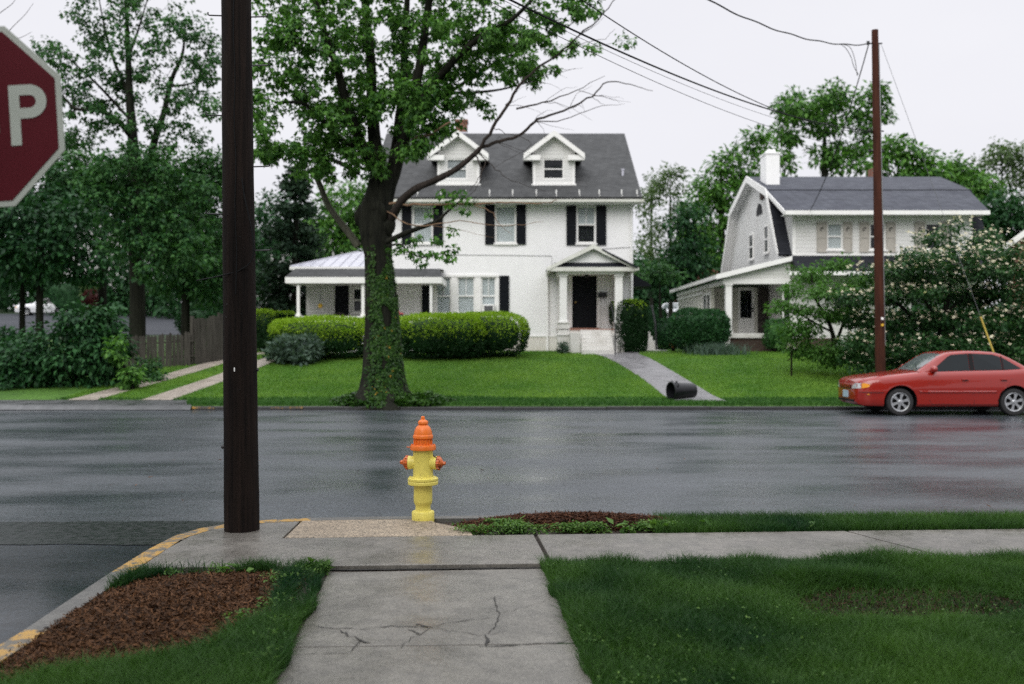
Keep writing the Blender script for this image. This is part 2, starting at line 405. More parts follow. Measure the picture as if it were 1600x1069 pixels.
def sheet(name, rows, m, follow=.012, zf=None):
    """rows: (xl, xr, y) lines of a strip laid on the terrain"""
    mb = MB(); out = []
    for (a, b, y), (c, d, y2) in zip(rows[:-1], rows[1:]):
        k = max(1, int(abs(y2 - y) / .5))
        out += [(a + (c - a) * i / k, b + (d - b) * i / k, y + (y2 - y) * i / k) for i in range(k)]
    out.append(rows[-1]); zf = zf or zt
    v = []; nx = 6
    for a, b, y in out: v += [(a + (b - a) * i / nx, y, zf(y) + follow) for i in range(nx + 1)]
    w = nx + 1
    mb.add(v, [(j * w + i, j * w + i + 1, (j + 1) * w + i + 1, (j + 1) * w + i) for j in range(len(out) - 1) for i in range(nx)])
    return mb.build(name, m, flip=False, smooth=True)
# tar band where the side street meets the main street
YB1, YB0 = 1.58 * F / (815 - CY), 1.58 * F / (851 - CY)
mb = MB(); n = 26
top = [(-9 + i * (6.6 / n), YB1 + rng.normal() * .02) for i in range(n + 1)]; bot = [(-9 + i * (6.5 / n), YB0 - .02 * i / n + rng.normal() * .015) for i in range(n + 1)]
mb.add([(x, y, .004) for x, y in bot + top], [(i, i + 1, n + 2 + i, n + 1 + i) for i in range(n)])
struct(mb.build('tar_patch', M_BAND, flip=False))

# near block: curb line from far right, round the corner, down the side street
ZN = .10
curbline = [(60, 9.4), (20, 8.95), (8, 8.72), (4.0, 8.60), (0, 8.53), (-1.2, 8.46), (-1.7, 8.40), (-2.05, 8.30), (-2.32, 8.14), (-2.50, 7.92), (-2.60, 7.6), (-2.62, 7.1), (-2.60, 6.4), (-2.56, 5.6), (-2.53, 5.12), (-2.50, 3), (-2.50, -40)]
def inset(line, d):
    o = []
    for i, p in enumerate(line):
        a = Vector(line[max(i - 1, 0)]); b = Vector(line[min(i + 1, len(line) - 1)]); t = (b - a).normalized()
        o.append((p[0] - t.y * d, p[1] + t.x * d))
    return o
inner = inset(curbline, .15)
def curbpiece(name, i0, i1, m, dz=0, lo=0.0):
    mb = MB()
    a = curbline[i0:i1 + 1]; b = inner[i0:i1 + 1]
    for i in range(len(a) - 1):
        p, q, r, s = a[i], a[i + 1], b[i + 1], b[i]
        mb.quad((*p, lo), (*q, lo), (*q, ZN - .015 + dz), (*p, ZN - .015 + dz))
        mb.quad((*p, ZN - .015 + dz), (*q, ZN - .015 + dz), (q[0] * .85 + r[0] * .15, q[1] * .85 + r[1] * .15, ZN + dz), (p[0] * .85 + s[0] * .15, p[1] * .85 + s[1] * .15, ZN + dz))
        mb.quad((*s, ZN + dz), (*r, ZN + dz), (*r, lo), (*s, lo))
        mb.quad((p[0] * .85 + s[0] * .15, p[1] * .85 + s[1] * .15, ZN + dz), (q[0] * .85 + r[0] * .15, q[1] * .85 + r[1] * .15, ZN + dz), (*r, ZN + dz), (*s, ZN + dz))
    return struct(mb.build(name, m, flip=False))
curbpiece('curb', 0, 6, M_CURB); curbpiece('yellow_curb', 6, 12, M_YCURB)
curbpiece('curb', 12, 14, M_CURB); curbpiece('yellow_curb', 14, 16, M_YCURB)
# block of earth and paving
mb = MB(); poly = inner + [(60, -40)]
mb.add([(*p, ZN - .035) for p in poly], [tuple(range(len(poly)))[::-1]]); struct(mb.build('verge', M_SOIL, flip=False))
SW = lambda x: 6.60 + .045 * (x + 1.2)        # sidewalk near edge
SF = lambda x: 7.50 + .075 * (x + 1.9) if x < 0.4 else 7.6725 + .06 * (x - .4)
def sidewalk_slab(xa, xb, y0a, y1a, y0b, y1b, m, z=ZN, name='sidewalk', t=.06):
    mb = MB(); mb.slab([(xa, y0a, z), (xb, y0b, z), (xb, y1b, z), (xa, y1a, z)], t)
    return struct(mb.build(name, m, bev=.006))
# slab edges slant a little, as in the photograph
js = [(-2.46, -2.50), (.26, .18), (3.02, 2.62), (6.6, 6.2), (10, 9.6), (16, 15.6), (30, 29.6)]
for (a0, a1), (b0, b1) in zip(js[:-1], js[1:]):
    g = .014
    mb = MB(); mb.slab([(a0 + g, SW(a0), ZN), (b0 - g, SW(b0), ZN), (b1 - g, SF(b1), ZN), (a1 + g, SF(a1), ZN)], .06)
    struct(mb.build('sidewalk', M_WALK, bev=.006))
mb = MB()   # corner paving round the pole
mb.slab([(-2.48, 7.47, ZN), (-1.735, 7.50, ZN), (-1.755, 8.225, ZN), (-1.85, 8.19, ZN), (-2.0, 8.15, ZN), (-2.22, 8.02, ZN), (-2.38, 7.85, ZN), (-2.46, 7.6, ZN)], .06)
struct(mb.build('sidewalk', M_WALK, bev=.006))
mb = MB()
mb.slab([(-1.72, 7.52, ZN + .002), (-.30, 7.625, ZN + .002), (-.32, 7.75, ZN + .002), (-.42, 7.95, ZN + .002), (-.62, 8.15, ZN + .002), (-.70, 8.31, ZN + .002), (-1.2, 8.295, ZN + .002), (-1.735, 8.235, ZN + .002)], .06)
struct(mb.build('aggregate_pad', M_AGG, bev=.006))
# walk toward the camera, 3 cm lower, with a step at the sidewalk
ZW = ZN - .03
def walk_x(y): return (-1.20 + (6.5 - y) * .075, .22 + (6.5 - y) * .066)
for ya, yb in ((4.98, 6.57), (2.9, 4.965), (.5, 2.885), (-3, .485)):
    (a0, b0), (a1, b1) = walk_x(ya), walk_x(yb)
    d = .05 if yb > 5.5 else 0
    mb = MB(); mb.slab([(a0, ya - .04, ZW), (b0, ya + .02, ZW), (b1, yb + .02 + d, ZW), (a1, yb - .04, ZW)], .05); struct(mb.build('walkway', M_WALK2, bev=.006))
# cracks in the walk: thin jagged dark strips laid on the concrete
def gpt(px, py, z): y = (H - z) * F / (py - CY); return np.array(((px - CX) * y / F, y, z))
def crack(name, pix, w, z=ZW + .004, jag=.012):
    pts = [gpt(a, b, z) for a, b in pix]; q = []
    for a, b in zip(pts[:-1], pts[1:]):
        k = max(2, int(np.linalg.norm(b - a) / .035))
        q += [a + (b - a) * i / k + np.array([rng.normal() * jag * .4, rng.normal() * jag, 0]) for i in range(k)]
    q.append(pts[-1]); mb = MB(); v = []
    for i, p in enumerate(q):
        t = q[min(i + 1, len(q) - 1)] - q[max(i - 1, 0)]; t /= np.linalg.norm(t); s = np.array([-t[1], t[0], 0])
        ww = w * rng.uniform(.25, 1.3) * (0.3 if i in (0, len(q) - 1) else 1)
        v += [tuple(p + s * ww), tuple(p - s * ww)]
    mb.add(v, [(2 * i, 2 * i + 1, 2 * i + 3, 2 * i + 2) for i in range(len(q) - 1)])
    o = mb.build(name, M_CRACK, flip=False); struct(o); return o
crack('walk_crack', [(482, 978), (545, 982), (600, 979), (648, 978), (676, 979)], .0045)
crack('walk_crack', [(676, 979), (700, 972), (740, 967), (766, 964)], .0035)
crack('walk_crack', [(648, 977), (652, 974), (662, 977), (676, 979)], .008)
crack('walk_crack', [(532, 984), (545, 993), (562, 998), (580, 1004)], .008)
crack('walk_crack', [(567, 999), (556, 1008), (548, 1019)], .0045)
crack('walk_crack', [(676, 980), (640, 998), (626, 1013)], .0022)
crack('walk_crack', [(640, 984), (652, 988), (657, 990)], .011)
crack('walk_crack', [(680, 981), (720, 987), (756, 992)], .003)
crack('walk_crack', [(756, 991), (762, 999), (760, 1009)], .010)
crack('walk_crack', [(772, 932), (776, 950), (780, 958), (774, 978), (762, 990)], .0035)
crack('walk_crack', [(762, 990), (780, 988), (798, 986)], .003)
crack('walk_crack', [(748, 1010), (800, 1008), (850, 1005), (884, 1002)], .007, jag=.004)
crack('walk_crack', [(455, 1022), (500, 1021), (548, 1019)], .003, jag=.004)
crack('walk_crack', [(780, 958), (830, 944), (862, 936)], .0015)
# dark ragged strip along the foot of the step
mb = MB(); q = [(-1.27 + i * .075, SW(-1.27 + i * .075)) for i in range(21)]
mb.add([(x, y - .005 - rng.uniform(.008, .035), ZW + .004) for x, y in q] + [(x, y + .002, ZW + .004) for x, y in q], [(i, i + 1, 22 + i, 21 + i) for i in range(20)])
struct(mb.build('step_seam', M_CRACK, flip=False))

# far curb with the wide dropped stretch of the driveway on the left
mb = MB()
for a, b in zip(np.arange(-7.4, 60, 2.4), np.arange(-5, 63, 2.4)):
    t = rng.uniform(-.008, .008); mb.box(a + .006, b - .006, 23.1 + rng.uniform(-.012, .012), 23.27, -.02, .075 + t)
struct(mb.build('far_curb', M_CURBD, bev=.012))
mb = MB(); mb.box(-7.42, -6.9, 23.085, 23.11, .03, .079); struct(mb.build('yellow_curb', M_YFAR))
mb = MB(); mb.box(-5.6, -4.85, 23.085, 23.11, .03, .079); struct(mb.build('yellow_curb', M_YFAR))
# far lawn, apron, driveway strips, path
sheet_z = lambda y: zt(y)
mb = MB(); xs = [-50, -30, -16, -12, -8, -4, 0, 4, 8, 12, 16, 30, 60]; ysl = [23.27, 24.5, 26, 28, 30, 32.5, 34.5, 36, 38, 40, 46]
mb.add([(x, y, zt(y) + .006) for y in ysl for x in xs], [(j * len(xs) + i, j * len(xs) + i + 1, (j + 1) * len(xs) + i + 1, (j + 1) * len(xs) + i) for j in range(len(ysl) - 1) for i in range(len(xs) - 1)])
struct(mb.build('lawn', M_TURF, flip=False, smooth=True))
def apron_z(y): return float(np.interp(y, [22.98, 23.13, 23.2, 24.5], [.0, .085, .092, .146]))
struct(sheet('driveway_apron', [(-34, -7.43, 22.98), (-34, -7.45, 23.13), (-34, -7.6, 23.5), (-34, -8.0, 24.45)], M_APRON, .014, apron_z))
def strip_x(px0, y0, px1, y1): return X(px0, y0), X(px1, y1)
DW = [(-10.9, -10.2, 24.4), (-9.6, -8.95, 31.5), (-8.75, -8.15, 36)], [(-9.1, -8.35, 24.4), (-8.1, -7.45, 32.3), (-7.6, -7.0, 36)]
for rows in DW: struct(sheet('driveway_strip', rows, M_STRIP, .018))
PATHL = [(5.85, 7.75, 23.6), (5.2, 7.3, 25.0), (4.35, 6.25, 28), (3.55, 5.55, 31), (2.95, 4.85, 34), (2.3, 4.6, 35.3)]
PATHL = [(X(1052, 24.1), X(1137, 24.1), 24.1), (X(1036, 25.2), X(1113, 25.2), 25.2), (X(1005, 28), X(1072, 28), 28), (X(968, 31), X(1032, 31), 31), (X(930, 34), X(998, 34), 34), (X(905, 35.4), X(1000, 35.4), 35.4), (X(890, 36.3), X(1000, 36.3), 36.3)]
struct(sheet('garden_path', PATHL, M_PATH, .02))
struct(sheet('garden_path', [(X(985, 34.6), X(1052, 34.6), 34.6), (X(992, 35.5), X(1050, 35.5), 35.5), (4.55, 5.9, 38)], M_PATH, .024))
struct(sheet('back_street', [(-75, -14, 50.5), (-75, -13, 58), (-75, -14, 66), (-75, -26, 84)], M_TAR, .02))
struct(sheet('back_street', [(3, 40, 64), (3, 40, 72)], M_TAR, .02))

# ---------------------------------------------------------------- grass, clover, mulch
def inside_walk(x, y):
    a = -1.20 + (6.5 - y) * .075; b = .22 + (6.5 - y) * .066
    return a, b
def noise2(x, y, s, seed=0):
    """cheap smooth noise"""
    o = np.zeros_like(x)
    g = np.random.default_rng(seed)
    for k in range(7):
        a = g.uniform(0, 2 * np.pi); f = s * g.uniform(.6, 2.0)
        o += np.sin((x * np.cos(a) + y * np.sin(a)) * f + g.uniform(0, 6.28))
    return o / 3.5
def sample(n, x0, x1, y0, y1): return rng.uniform(x0, x1, n), rng.uniform(y0, y1, n)
MPOLY = [(-2.55, 4.2), (-2.5, 5.0), (-2.44, 5.9), (-2.28, 6.2), (-1.95, 6.36), (-1.62, 6.46), (-1.42, 6.44), (-1.38, 6.0), (-1.33, 5.41), (-1.46, 4.84), (-1.8, 4.58), (-2.2, 4.36)]
def in_poly(x, y, poly):
    """signed distance to a polygon, negative inside"""
    d = np.full(x.shape, 1e9); ins = np.zeros(x.shape, bool)
    for (ax_, ay_), (bx_, by_) in zip(poly, poly[1:] + poly[:1]):
        ex, ey = bx_ - ax_, by_ - ay_; t = np.clip(((x - ax_) * ex + (y - ay_) * ey) / (ex * ex + ey * ey), 0, 1)
        d = np.minimum(d, np.hypot(x - ax_ - t * ex, y - ay_ - t * ey))
        ins ^= ((ay_ > y) != (by_ > y)) & (x < (bx_ - ax_) * (y - ay_) / (by_ - ay_ + 1e-12) + ax_)
    return np.where(ins, -d, d)
# near lawn on the right
x, y = sample(330000, .15, 5.6, 3.9, 7.35)
a, b = inside_walk(x, y)
ok = (x > b - .02 + .03 * noise2(x, y, 9, 1)) & (y < 6.60 + .045 * (x + 1.2) + .02 + .05 * noise2(x, y, 5, 2)) & (x < y * .55 + .3)
bare = (((x - 2.25) / .60) ** 2 + ((y - 5.68) / .34) ** 2) + .4 * noise2(x, y, 6, 3)
ok &= (bare > 1) | (rng.uniform(size=len(x)) < .22)
x, y, bare = x[ok], y[ok], bare[ok]
hm = .050 + .022 * noise2(x, y, 2.2, 4) + .016 * noise2(x, y, 8, 44); hm = np.clip(hm, .022, .115) * np.clip((bare - .9) * 1.2, .45, 1)
tuft = np.exp(-(((x - 2.0) / .35) ** 2 + ((y - 6.15) / .12) ** 2)); hm = hm + .06 * tuft
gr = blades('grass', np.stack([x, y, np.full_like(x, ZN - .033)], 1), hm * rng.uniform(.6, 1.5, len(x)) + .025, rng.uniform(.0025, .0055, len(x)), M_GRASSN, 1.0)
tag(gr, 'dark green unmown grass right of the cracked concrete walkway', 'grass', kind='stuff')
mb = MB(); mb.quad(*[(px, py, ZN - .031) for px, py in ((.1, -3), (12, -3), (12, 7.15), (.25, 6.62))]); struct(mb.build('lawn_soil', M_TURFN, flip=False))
# right verge strip between sidewalk and curb
x, y = sample(90000, .9, 5.6, 7.6, 8.75)
ok = (y > 7.6725 + .06 * (x - .4) + .03 + .03 * noise2(x, y, 7, 5)) & (y < 8.50 + .018 * x - .14) & (x > 1.2 + .25 * noise2(x, y, 3, 6) + np.clip((y - 8.0) * .15, -1, 1))
x, y = x[ok], y[ok]
gr = blades('grass', np.stack([x, y, np.full_like(x, ZN - .033)], 1), rng.uniform(.05, .12, len(x)), rng.uniform(.003, .006, len(x)), M_GRASSN, .9)
tag(gr, 'strip of grass between the sidewalk and the near curb', 'grass', kind='stuff')
# left bed: grass rims round the mulch
x, y = sample(150000, -2.5, -.95, 3.6, 6.75)
a, b = inside_walk(x, y)
mul2 = 1 + in_poly(x, y, MPOLY) * 6 + .22 * noise2(x, y, 6, 8)
edge = np.where(y < 5.4, 1.0, .0)
ok = (x < a + .0 + .03 * noise2(x, y, 8, 9)) & (x > -2.42) & (y < 6.56) & ((mul2 > 1.0))
thin = (np.abs(x - (a - .09)) < .06) & (np.abs(y - 5.95) < .45) | ((x < -2.1) & (y < 6.0) & (rng.uniform(size=len(x)) < .8)) | ((x < -1.42) & (y > 6.34) & (noise2(x, y, 7, 71) < .55))
ok &= ~(thin & (rng.uniform(size=len(x)) < .93))
x, y = x[ok], y[ok]
gr = blades('grass', np.stack([x, y, np.full_like(x, ZN - .033)], 1), rng.uniform(.05, .125, len(x)), rng.uniform(.003, .006, len(x)), M_GRASSN, 1.0)
tag(gr, 'rim of grass round the brown mulch bed at the corner', 'grass', kind='stuff')
# clover and broad weeds along the edges
def weeds(name, px, py, n, hgt, sz, lab):
    c = np.stack([px, py, np.full_like(px, ZN - .03)], 1); c[:, 2] += rng.uniform(.01, hgt, len(px))
    d = rng.normal(size=c.shape) * np.array([1, 1, .45]); nr = np.array([0, 0, 1.0]) + rng.normal(size=c.shape) * .35
    o = leaves(name, c, d, nr, sz * rng.uniform(.5, 1.3, len(px)), M_CLOVER, None, 'oval'); return tag(o, lab, 'weeds', kind='stuff')
def clumps(cs, n, sx, sy):
    x = np.concatenate([rng.normal(cx, sx * r, int(n * r * r)) for cx, cy, r in cs]); y = np.concatenate([rng.normal(cy, sy * r, int(n * r * r)) for cx, cy, r in cs]); return x, y
cs = [(-.22, 7.88, 1), (-.02, 7.9, 1), (.2, 7.84, .8), (-.28, 7.80, .8), (.42, 7.88, .7), (-.1, 8.02, .8), (.75, 7.9, .8), (1.0, 7.95, .9), (.62, 7.86, .6), (1.25, 7.93, .7), (.1, 7.93, .9)]
x, y = clumps(cs, 1250, .095, .06); ok = (y > 7.63 + .06 * x + .02) & (noise2(x, y, 9, 33) > -.25)
weeds('weeds', x[ok], y[ok], 0, .085, .027, 'leafy green weeds between the sidewalk and the red mulch')
cs = [(-1.33, 6.42, .7), (-1.42, 6.15, .8), (-1.2, 6.50, .6), (-1.32, 5.55, .7), (-1.22, 5.2, .7), (-1.18, 4.9, .6), (-1.45, 5.3, .5), (-1.9, 6.43, .5), (-2.15, 6.3, .4), (-1.15, 4.6, .6)]
x, y = clumps(cs, 450, .07, .09); a, b = inside_walk(x, y); ok = (x < a + .01) & (y < 6.56)
weeds('weeds', x[ok], y[ok], 0, .08, .026, 'small green weeds at the left edge of the walkway')
x = np.concatenate([rng.normal(.36, .10, 1800), rng.uniform(.3, 3.5, 1500)]); y = np.concatenate([rng.uniform(4.2, 6.6, 1800), rng.uniform(4.2, 6.4, 1500)])
a, b = inside_walk(x, y); ok = (x > b + .0) & (noise2(x, y, 2.5, 12) > -.2)
weeds('weeds', x[ok], y[ok], 0, .075, .020, 'pale clover leaves along the right edge of the walkway')
# plantain tufts
x, y = clumps([(.9, 7.9, .6), (1.15, 7.87, .6), (-1.27, 6.5, .6), (-1.75, 6.44, .5), (1.55, 7.92, .5), (2.4, 7.9, .3), (3.6, 8.0, .3)], 55, .07, .05)
ok = (y > 7.70 + .06 * (x - .4)) | (x < -1)
weeds('weeds', x[ok], y[ok], 0, .07, .085, 'broad plantain leaves at the sidewalk edge')
# mulch chips
def chips(name, x, y, z, m, sz, lab):
    c = np.stack([x, y, z], 1); d = rng.normal(size=c.shape) * np.array([1, .8, .22]); nr = np.array([0, 0, 1.0]) + rng.normal(size=c.shape) * .6
    return tag(leaves(name, c, d, nr, sz * rng.uniform(.4, 1.6, len(x)), m, None, 'shred'), lab, 'mulch', kind='stuff')
x, y = sample(120000, -2.46, -1.2, 3.9, 6.55)
ok = (in_poly(x, y, MPOLY) < .08) & (x > -2.41); x, y = x[ok], y[ok]
hgt = lambda x, y: ZN - .028 + .06 * np.clip(1 - ((x + 1.9) / .6) ** 2, 0, 1) * np.clip(1 - ((y - 5.5) / 1.0) ** 2, 0, 1)
mb = MB(); n = 14; gx = np.linspace(-2.41, -1.22, n); gy = np.linspace(4.0, 6.55, n)
mb.add([(p, q, float(hgt(p, q)) - .006) for q in gy for p in gx], [(j * n + i, j * n + i + 1, (j + 1) * n + i + 1, (j + 1) * n + i) for j in range(n - 1) for i in range(n - 1)])
struct(mb.build('mulch_bed_soil', M_SOIL, flip=False, smooth=True))
chips('mulch', x, y, hgt(x, y) + rng.uniform(-.004, .012, len(x)), M_MULCH, .027, 'dark brown bark mulch bed at the street corner')
x, y = sample(60000, -.75, 2.0, 7.70, 8.42)
ok = (((x - .50) / .98) ** 2 + ((y - 8.12 - .02 * x) / .24) ** 2 + .25 * noise2(x, y, 5, 14) < 1) | ((((x + .38) / .26) ** 2 + ((y - 7.99) / .17) ** 2) < 1) & (y > 7.62 + .5 * (-x - .3))
x, y = x[ok], y[ok]
h2 = lambda x, y: ZN - .03 + .10 * np.clip(1 - ((x - .55) / 1.0) ** 2, 0, 1) * np.clip(1 - ((y - 8.14) / .26) ** 2, 0, 1)
gx = np.linspace(-.72, 1.8, 24); gy = np.linspace(7.72, 8.42, 12)
mb = MB(); mb.add([(p, q, float(h2(p, q)) - .004) for q in gy for p in gx], [(j * 24 + i, j * 24 + i + 1, (j + 1) * 24 + i + 1, (j + 1) * 24 + i) for j in range(11) for i in range(23)])
struct(mb.build('mulch_mound_soil', M_SOIL, flip=False, smooth=True))
chips('mulch', x, y, h2(x, y) + rng.uniform(-.003, .014, len(x)), M_MULCHR, .027, 'mound of reddish bark mulch beside the hydrant')
x, y = sample(14000, 1.5, 3.0, 5.2, 6.1); ok = ((x - 2.25) / .72) ** 2 + ((y - 5.68) / .42) ** 2 + .5 * noise2(x, y, 6, 3) < 1; x, y = x[ok], y[ok]
chips('mulch', x, y, np.full_like(x, ZN - .027) + rng.uniform(0, .012, len(x)), M_MULCHD, .022, 'bare dark patch with bark chips in the near lawn')
# twigs and grit at the road edge, fallen leaves
x, y = sample(900, 2.9, 5.0, 8.62, 9.15); ok = rng.uniform(size=900) < np.exp(-((y - 8.98) / .06) ** 2) * .9; x, y = x[ok], y[ok]
chips('debris', x, y, np.full_like(x, .006) + rng.uniform(0, .01, len(x)), M_MULCH, .035, 'line of wet leaf litter on the road by the grass strip')
x, y = rng.uniform(-5, 5, 60), rng.uniform(8.8, 14, 60)
chips('debris', x, y, np.full_like(x, .008), M_MULCH, .04, 'scattered bits of bark and leaf on the wet road')
# far lawn blades
x, y = sample(330000, -13, 14, 23.3, 36.6)
def in_rows(x, y, rows, pad=.0):
    l = np.interp(y, [r[2] for r in rows], [r[0] for r in rows]); r_ = np.interp(y, [r[2] for r in rows], [r[1] for r in rows])
    return (x > l - pad) & (x < r_ + pad) & (y > rows[0][2] - .02) & (y < rows[-1][2])
bad = in_rows(x, y, DW[0]) | in_rows(x, y, DW[1]) | in_rows(x, y, PATHL) | ((y < 24.45) & (x < -7.55 - (y - 23.1) * .3)) | (x < -11.2 + (y - 24.4) * .1)
verge_ = (y < 24.75 + .12 * noise2(x, y, 1.5, 21))
keep = ~bad & (rng.uniform(size=len(x)) < np.clip(1.25 - (y - 23.3) / 16, .3, 1))
x, y = x[keep], y[keep]; z = np.interp(y, KN_Y, KN_Z)
hh = rng.uniform(.035, .075, len(x)) + .06 * np.clip(1 - (y - 23.2) / .9, 0, 1) * rng.uniform(.2, 1, len(x))
vg = verge_[keep]
gr = blades('grass', np.stack([x, y, z], 1)[vg], hh[vg] + .02, rng.uniform(.010, .022, vg.sum()), M_GRASSV, .9)
tag(gr, 'longer dark grass strip along the far kerb', 'grass', kind='stuff')
x, y, z, hh = x[~vg], y[~vg], z[~vg], hh[~vg]
gr = blades('grass', np.stack([x, y, z], 1), hh, rng.uniform(.010, .022, len(x)), M_GRASSF, .9)
tag(gr, 'bright green mown front lawn across the road', 'grass', kind='stuff')

# ================================================================ houses
M_WHITE = brick('white painted brick', (.88, .88, .875), (.87, .87, .86), (.85, .85, .84), .22, .075, .08, .6, wear=.05)
M_TRIM = mat('white trim paint', (.86, .86, .84), (.79, .78, .75), .45, 2.5)
M_BASEW = mat('weathered white foundation', (.78, .76, .72), (.62, .55, .48), .65, .9, bmp=.2)
M_BLACKSH = mat('black shutter paint', (.009, .011, .015), (.006, .007, .010), .55, 5, spec=.12)
M_SHING = brick('grey asphalt shingles', (.078, .080, .081), (.056, .058, .059), (.042, .043, .044), .3, .075, .5, .85, .01)
M_SHINGD = brick('dark asphalt shingles', (.020, .022, .028), (.013, .015, .020), (.010, .010, .013), .3, .14, .4, .85, .01)
M_SHINGB = brick('blue grey asphalt shingles', (.088, .094, .112), (.058, .062, .078), (.045, .048, .058), .3, .075, .6, .85, .012)
M_BRICK = brick('red chimney brick', (.25, .075, .040), (.19, .055, .032), (.22, .18, .15))
M_BRICKD = brick('dark brick', (.075, .042, .030), (.05, .03, .024), (.075, .065, .055))
M_STONE = brick('dark rubble stone', (.07, .06, .052), (.04, .037, .034), (.10, .09, .08), .4, .2, .5)
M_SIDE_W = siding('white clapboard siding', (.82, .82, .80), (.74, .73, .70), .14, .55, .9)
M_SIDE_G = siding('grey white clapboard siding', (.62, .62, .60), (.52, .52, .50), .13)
M_METAL = mat('pale metal roofing', (.56, .56, .62), (.46, .46, .52), .38, 1.2, metal=.35)
M_GLASS = glassmat('window glass', alpha=.12)
M_GLASSD = glassmat('dark window glass', (.012, .015, .018), .05, .55)
M_CURT = mat('sheer white curtain', (.84, .86, .86), (.70, .72, .73), .9, 5, stretch=(6, 6, .4))
M_DARKIN = mat('unlit interior black', (.02, .02, .022), (.012, .012, .014), .9)  # near-black colour stands in for unlit depth
M_DOOR = mat('black door paint', (.007, .008, .011), (.005, .006, .008), .5, 4, spec=.12)
M_BEIGESH = mat('beige shutter paint', (.44, .41, .36), (.36, .34, .30), .55, 4)
M_IRON = mat('black iron', (.015, .016, .018), None, .5)
M_STEPW = mat('white painted steps', (.70, .69, .66), (.52, .50, .46), .5, 2.5, bmp=.15)
M_TERRA = mat('terracotta sill', (.34, .16, .11), None, .6)
M_GUTTER = mat('white gutter paint', (.74, .74, .68), (.60, .60, .54), .4, 3)
M_BEIGE = mat('cream painted boards', (.60, .59, .52), (.50, .49, .44), .6, 2)
M_ORANGE = mat('orange plastic', (.55, .10, .03), None, .4)
M_YELLOWT = mat('yellow plastic', (.65, .40, .03), None, .4)
M_REDT = mat('red plastic', (.45, .03, .03), None, .4)

def wall_holes(mb, x0, x1, z0, z1, y, holes, depth=.12):
    """front face (looking -Y) with rectangular openings and their reveals"""
    xs = sorted({x0, x1, *[h[0] for h in holes], *[h[1] for h in holes]}); zs = sorted({z0, z1, *[h[2] for h in holes], *[h[3] for h in holes]})
    for a, b in zip(xs[:-1], xs[1:]):
        for c, d in zip(zs[:-1], zs[1:]):
            mx, mz = (a + b) / 2, (c + d) / 2
            if any(h[0] < mx < h[1] and h[2] < mz < h[3] for h in holes): continue
            mb.quad((a, y, c), (b, y, c), (b, y, d), (a, y, d))
    for a, b, c, d in holes:
        yy = y + depth
        mb.quad((a, y, c), (a, yy, c), (b, yy, c), (b, y, c)); mb.quad((a, y, d), (b, y, d), (b, yy, d), (a, yy, d))
        mb.quad((a, y, c), (a, y, d), (a, yy, d), (a, yy, c)); mb.quad((b, y, c), (b, yy, c), (b, yy, d), (b, y, d))
def window(root, x0, x1, z0, z1, y, name='window', glass=None, curtain='full', rail=.5, trim=.05, sill=True, fm=None, mull=False):
    """sash window standing in an opening: frame (the part) with pane, curtain, sill as sub-parts"""
    t = trim; fm = fm or M_TRIM; mb = MB(); ya, yb = y + .02, y + .09
    mb.box(x0, x0 + t, ya, yb, z0, z1); mb.box(x1 - t, x1, ya, yb, z0, z1)
    mb.box(x0 + t, x1 - t, ya, yb, z0, z0 + t); mb.box(x0 + t, x1 - t, ya, yb, z1 - t, z1)
    zm = z0 + (z1 - z0) * rail
    mb.box(x0 + t, x1 - t, ya + .012, yb - .003, zm - .025, zm + .025)
    if mull: mb.box((x0 + x1) / 2 - .012, (x0 + x1) / 2 + .012, ya + .014, yb - .006, zm + .025, z1 - t)
    f = mb.build(name, fm, root)
    mb = MB(); mb.box(x0 + t * .6, x1 - t * .6, y + .052, y + .060, z0 + t * .6, z1 - t * .6)
    mb.build('pane', glass or M_GLASS, f)
    if curtain:
        zc = {'full': z0 + t, 'upper': zm + .03, 'two': z0 + t}[curtain]
        mb = MB(); n = 25; v = []
        for i in range(n):
            xx = x0 + t * .5 + (x1 - x0 - t) * i / (n - 1); yy = y + .083 + .012 * math.sin(i * 1.9) + rng.uniform(-.004, .004)
            v += [(xx, yy, zc), (xx, yy, z1 - t * .5)]
        mb.add(v, [(2 * i, 2 * i + 2, 2 * i + 3, 2 * i + 1) for i in range(n - 1)])
        mb.build('curtain', M_CURT, f, flip=False, smooth=True)
    mb = MB(); mb.box(x0 - .02, x1 + .02, y + .20, y + .23, z0 - .02, z1 + .02); mb.build('room_dark_panel', M_DARKIN, f)  # near-black panel stands in for the unlit room behind the glass
    if sill:
        mb = MB(); mb.box(x0 - .06, x1 + .06, y - .07, y + .018, z0 - .07, z0 - .003); mb.build('sill', fm, f)
    return f
def shutter(root, x0, x1, z0, z1, y, m, louvre=True, hook=False):
    mb = MB(); mb.box(x0, x1, y - .045, y - .005, z0, z1)
    w = .035
    for a, b in ((x0, x0 + w), (x1 - w, x1)): mb.box(a, b, y - .062, y - .045, z0, z1)
    zm = z0 + (z1 - z0) * .5
    for c in (z0, zm - w, z1 - 2 * w): mb.box(x0 + w, x1 - w, y - .0615, y - .045, c, c + 2 * w)
    if louvre:
        for lo, hi in ((z0 + 2 * w, zm - w), (zm + w, z1 - 2 * w)):
            k = int((hi - lo) / .06)
            for i in range(k): mb.box(x0 + w, x1 - w, y - .057, y - .046, lo + .06 * i + .012, lo + .06 * i + .045)
    s = mb.build('shutter', m, root)
    if hook:
        mb = MB(); cx = (x0 + x1) / 2; mb.tube([(cx + .05 * math.cos(a), y - .068, z1 - .28 + .07 * math.sin(a)) for a in np.linspace(.6, 4, 8)], .016, 5)
        mb.build('cutout', M_DARKIN, s)  # raised dark stroke paints the shade inside a cut
    return s
def rect(px0, px1, py0, py1, Y): return X(px0, Y), X(px1, Y), Z(py1, Y), Z(py0, Y)

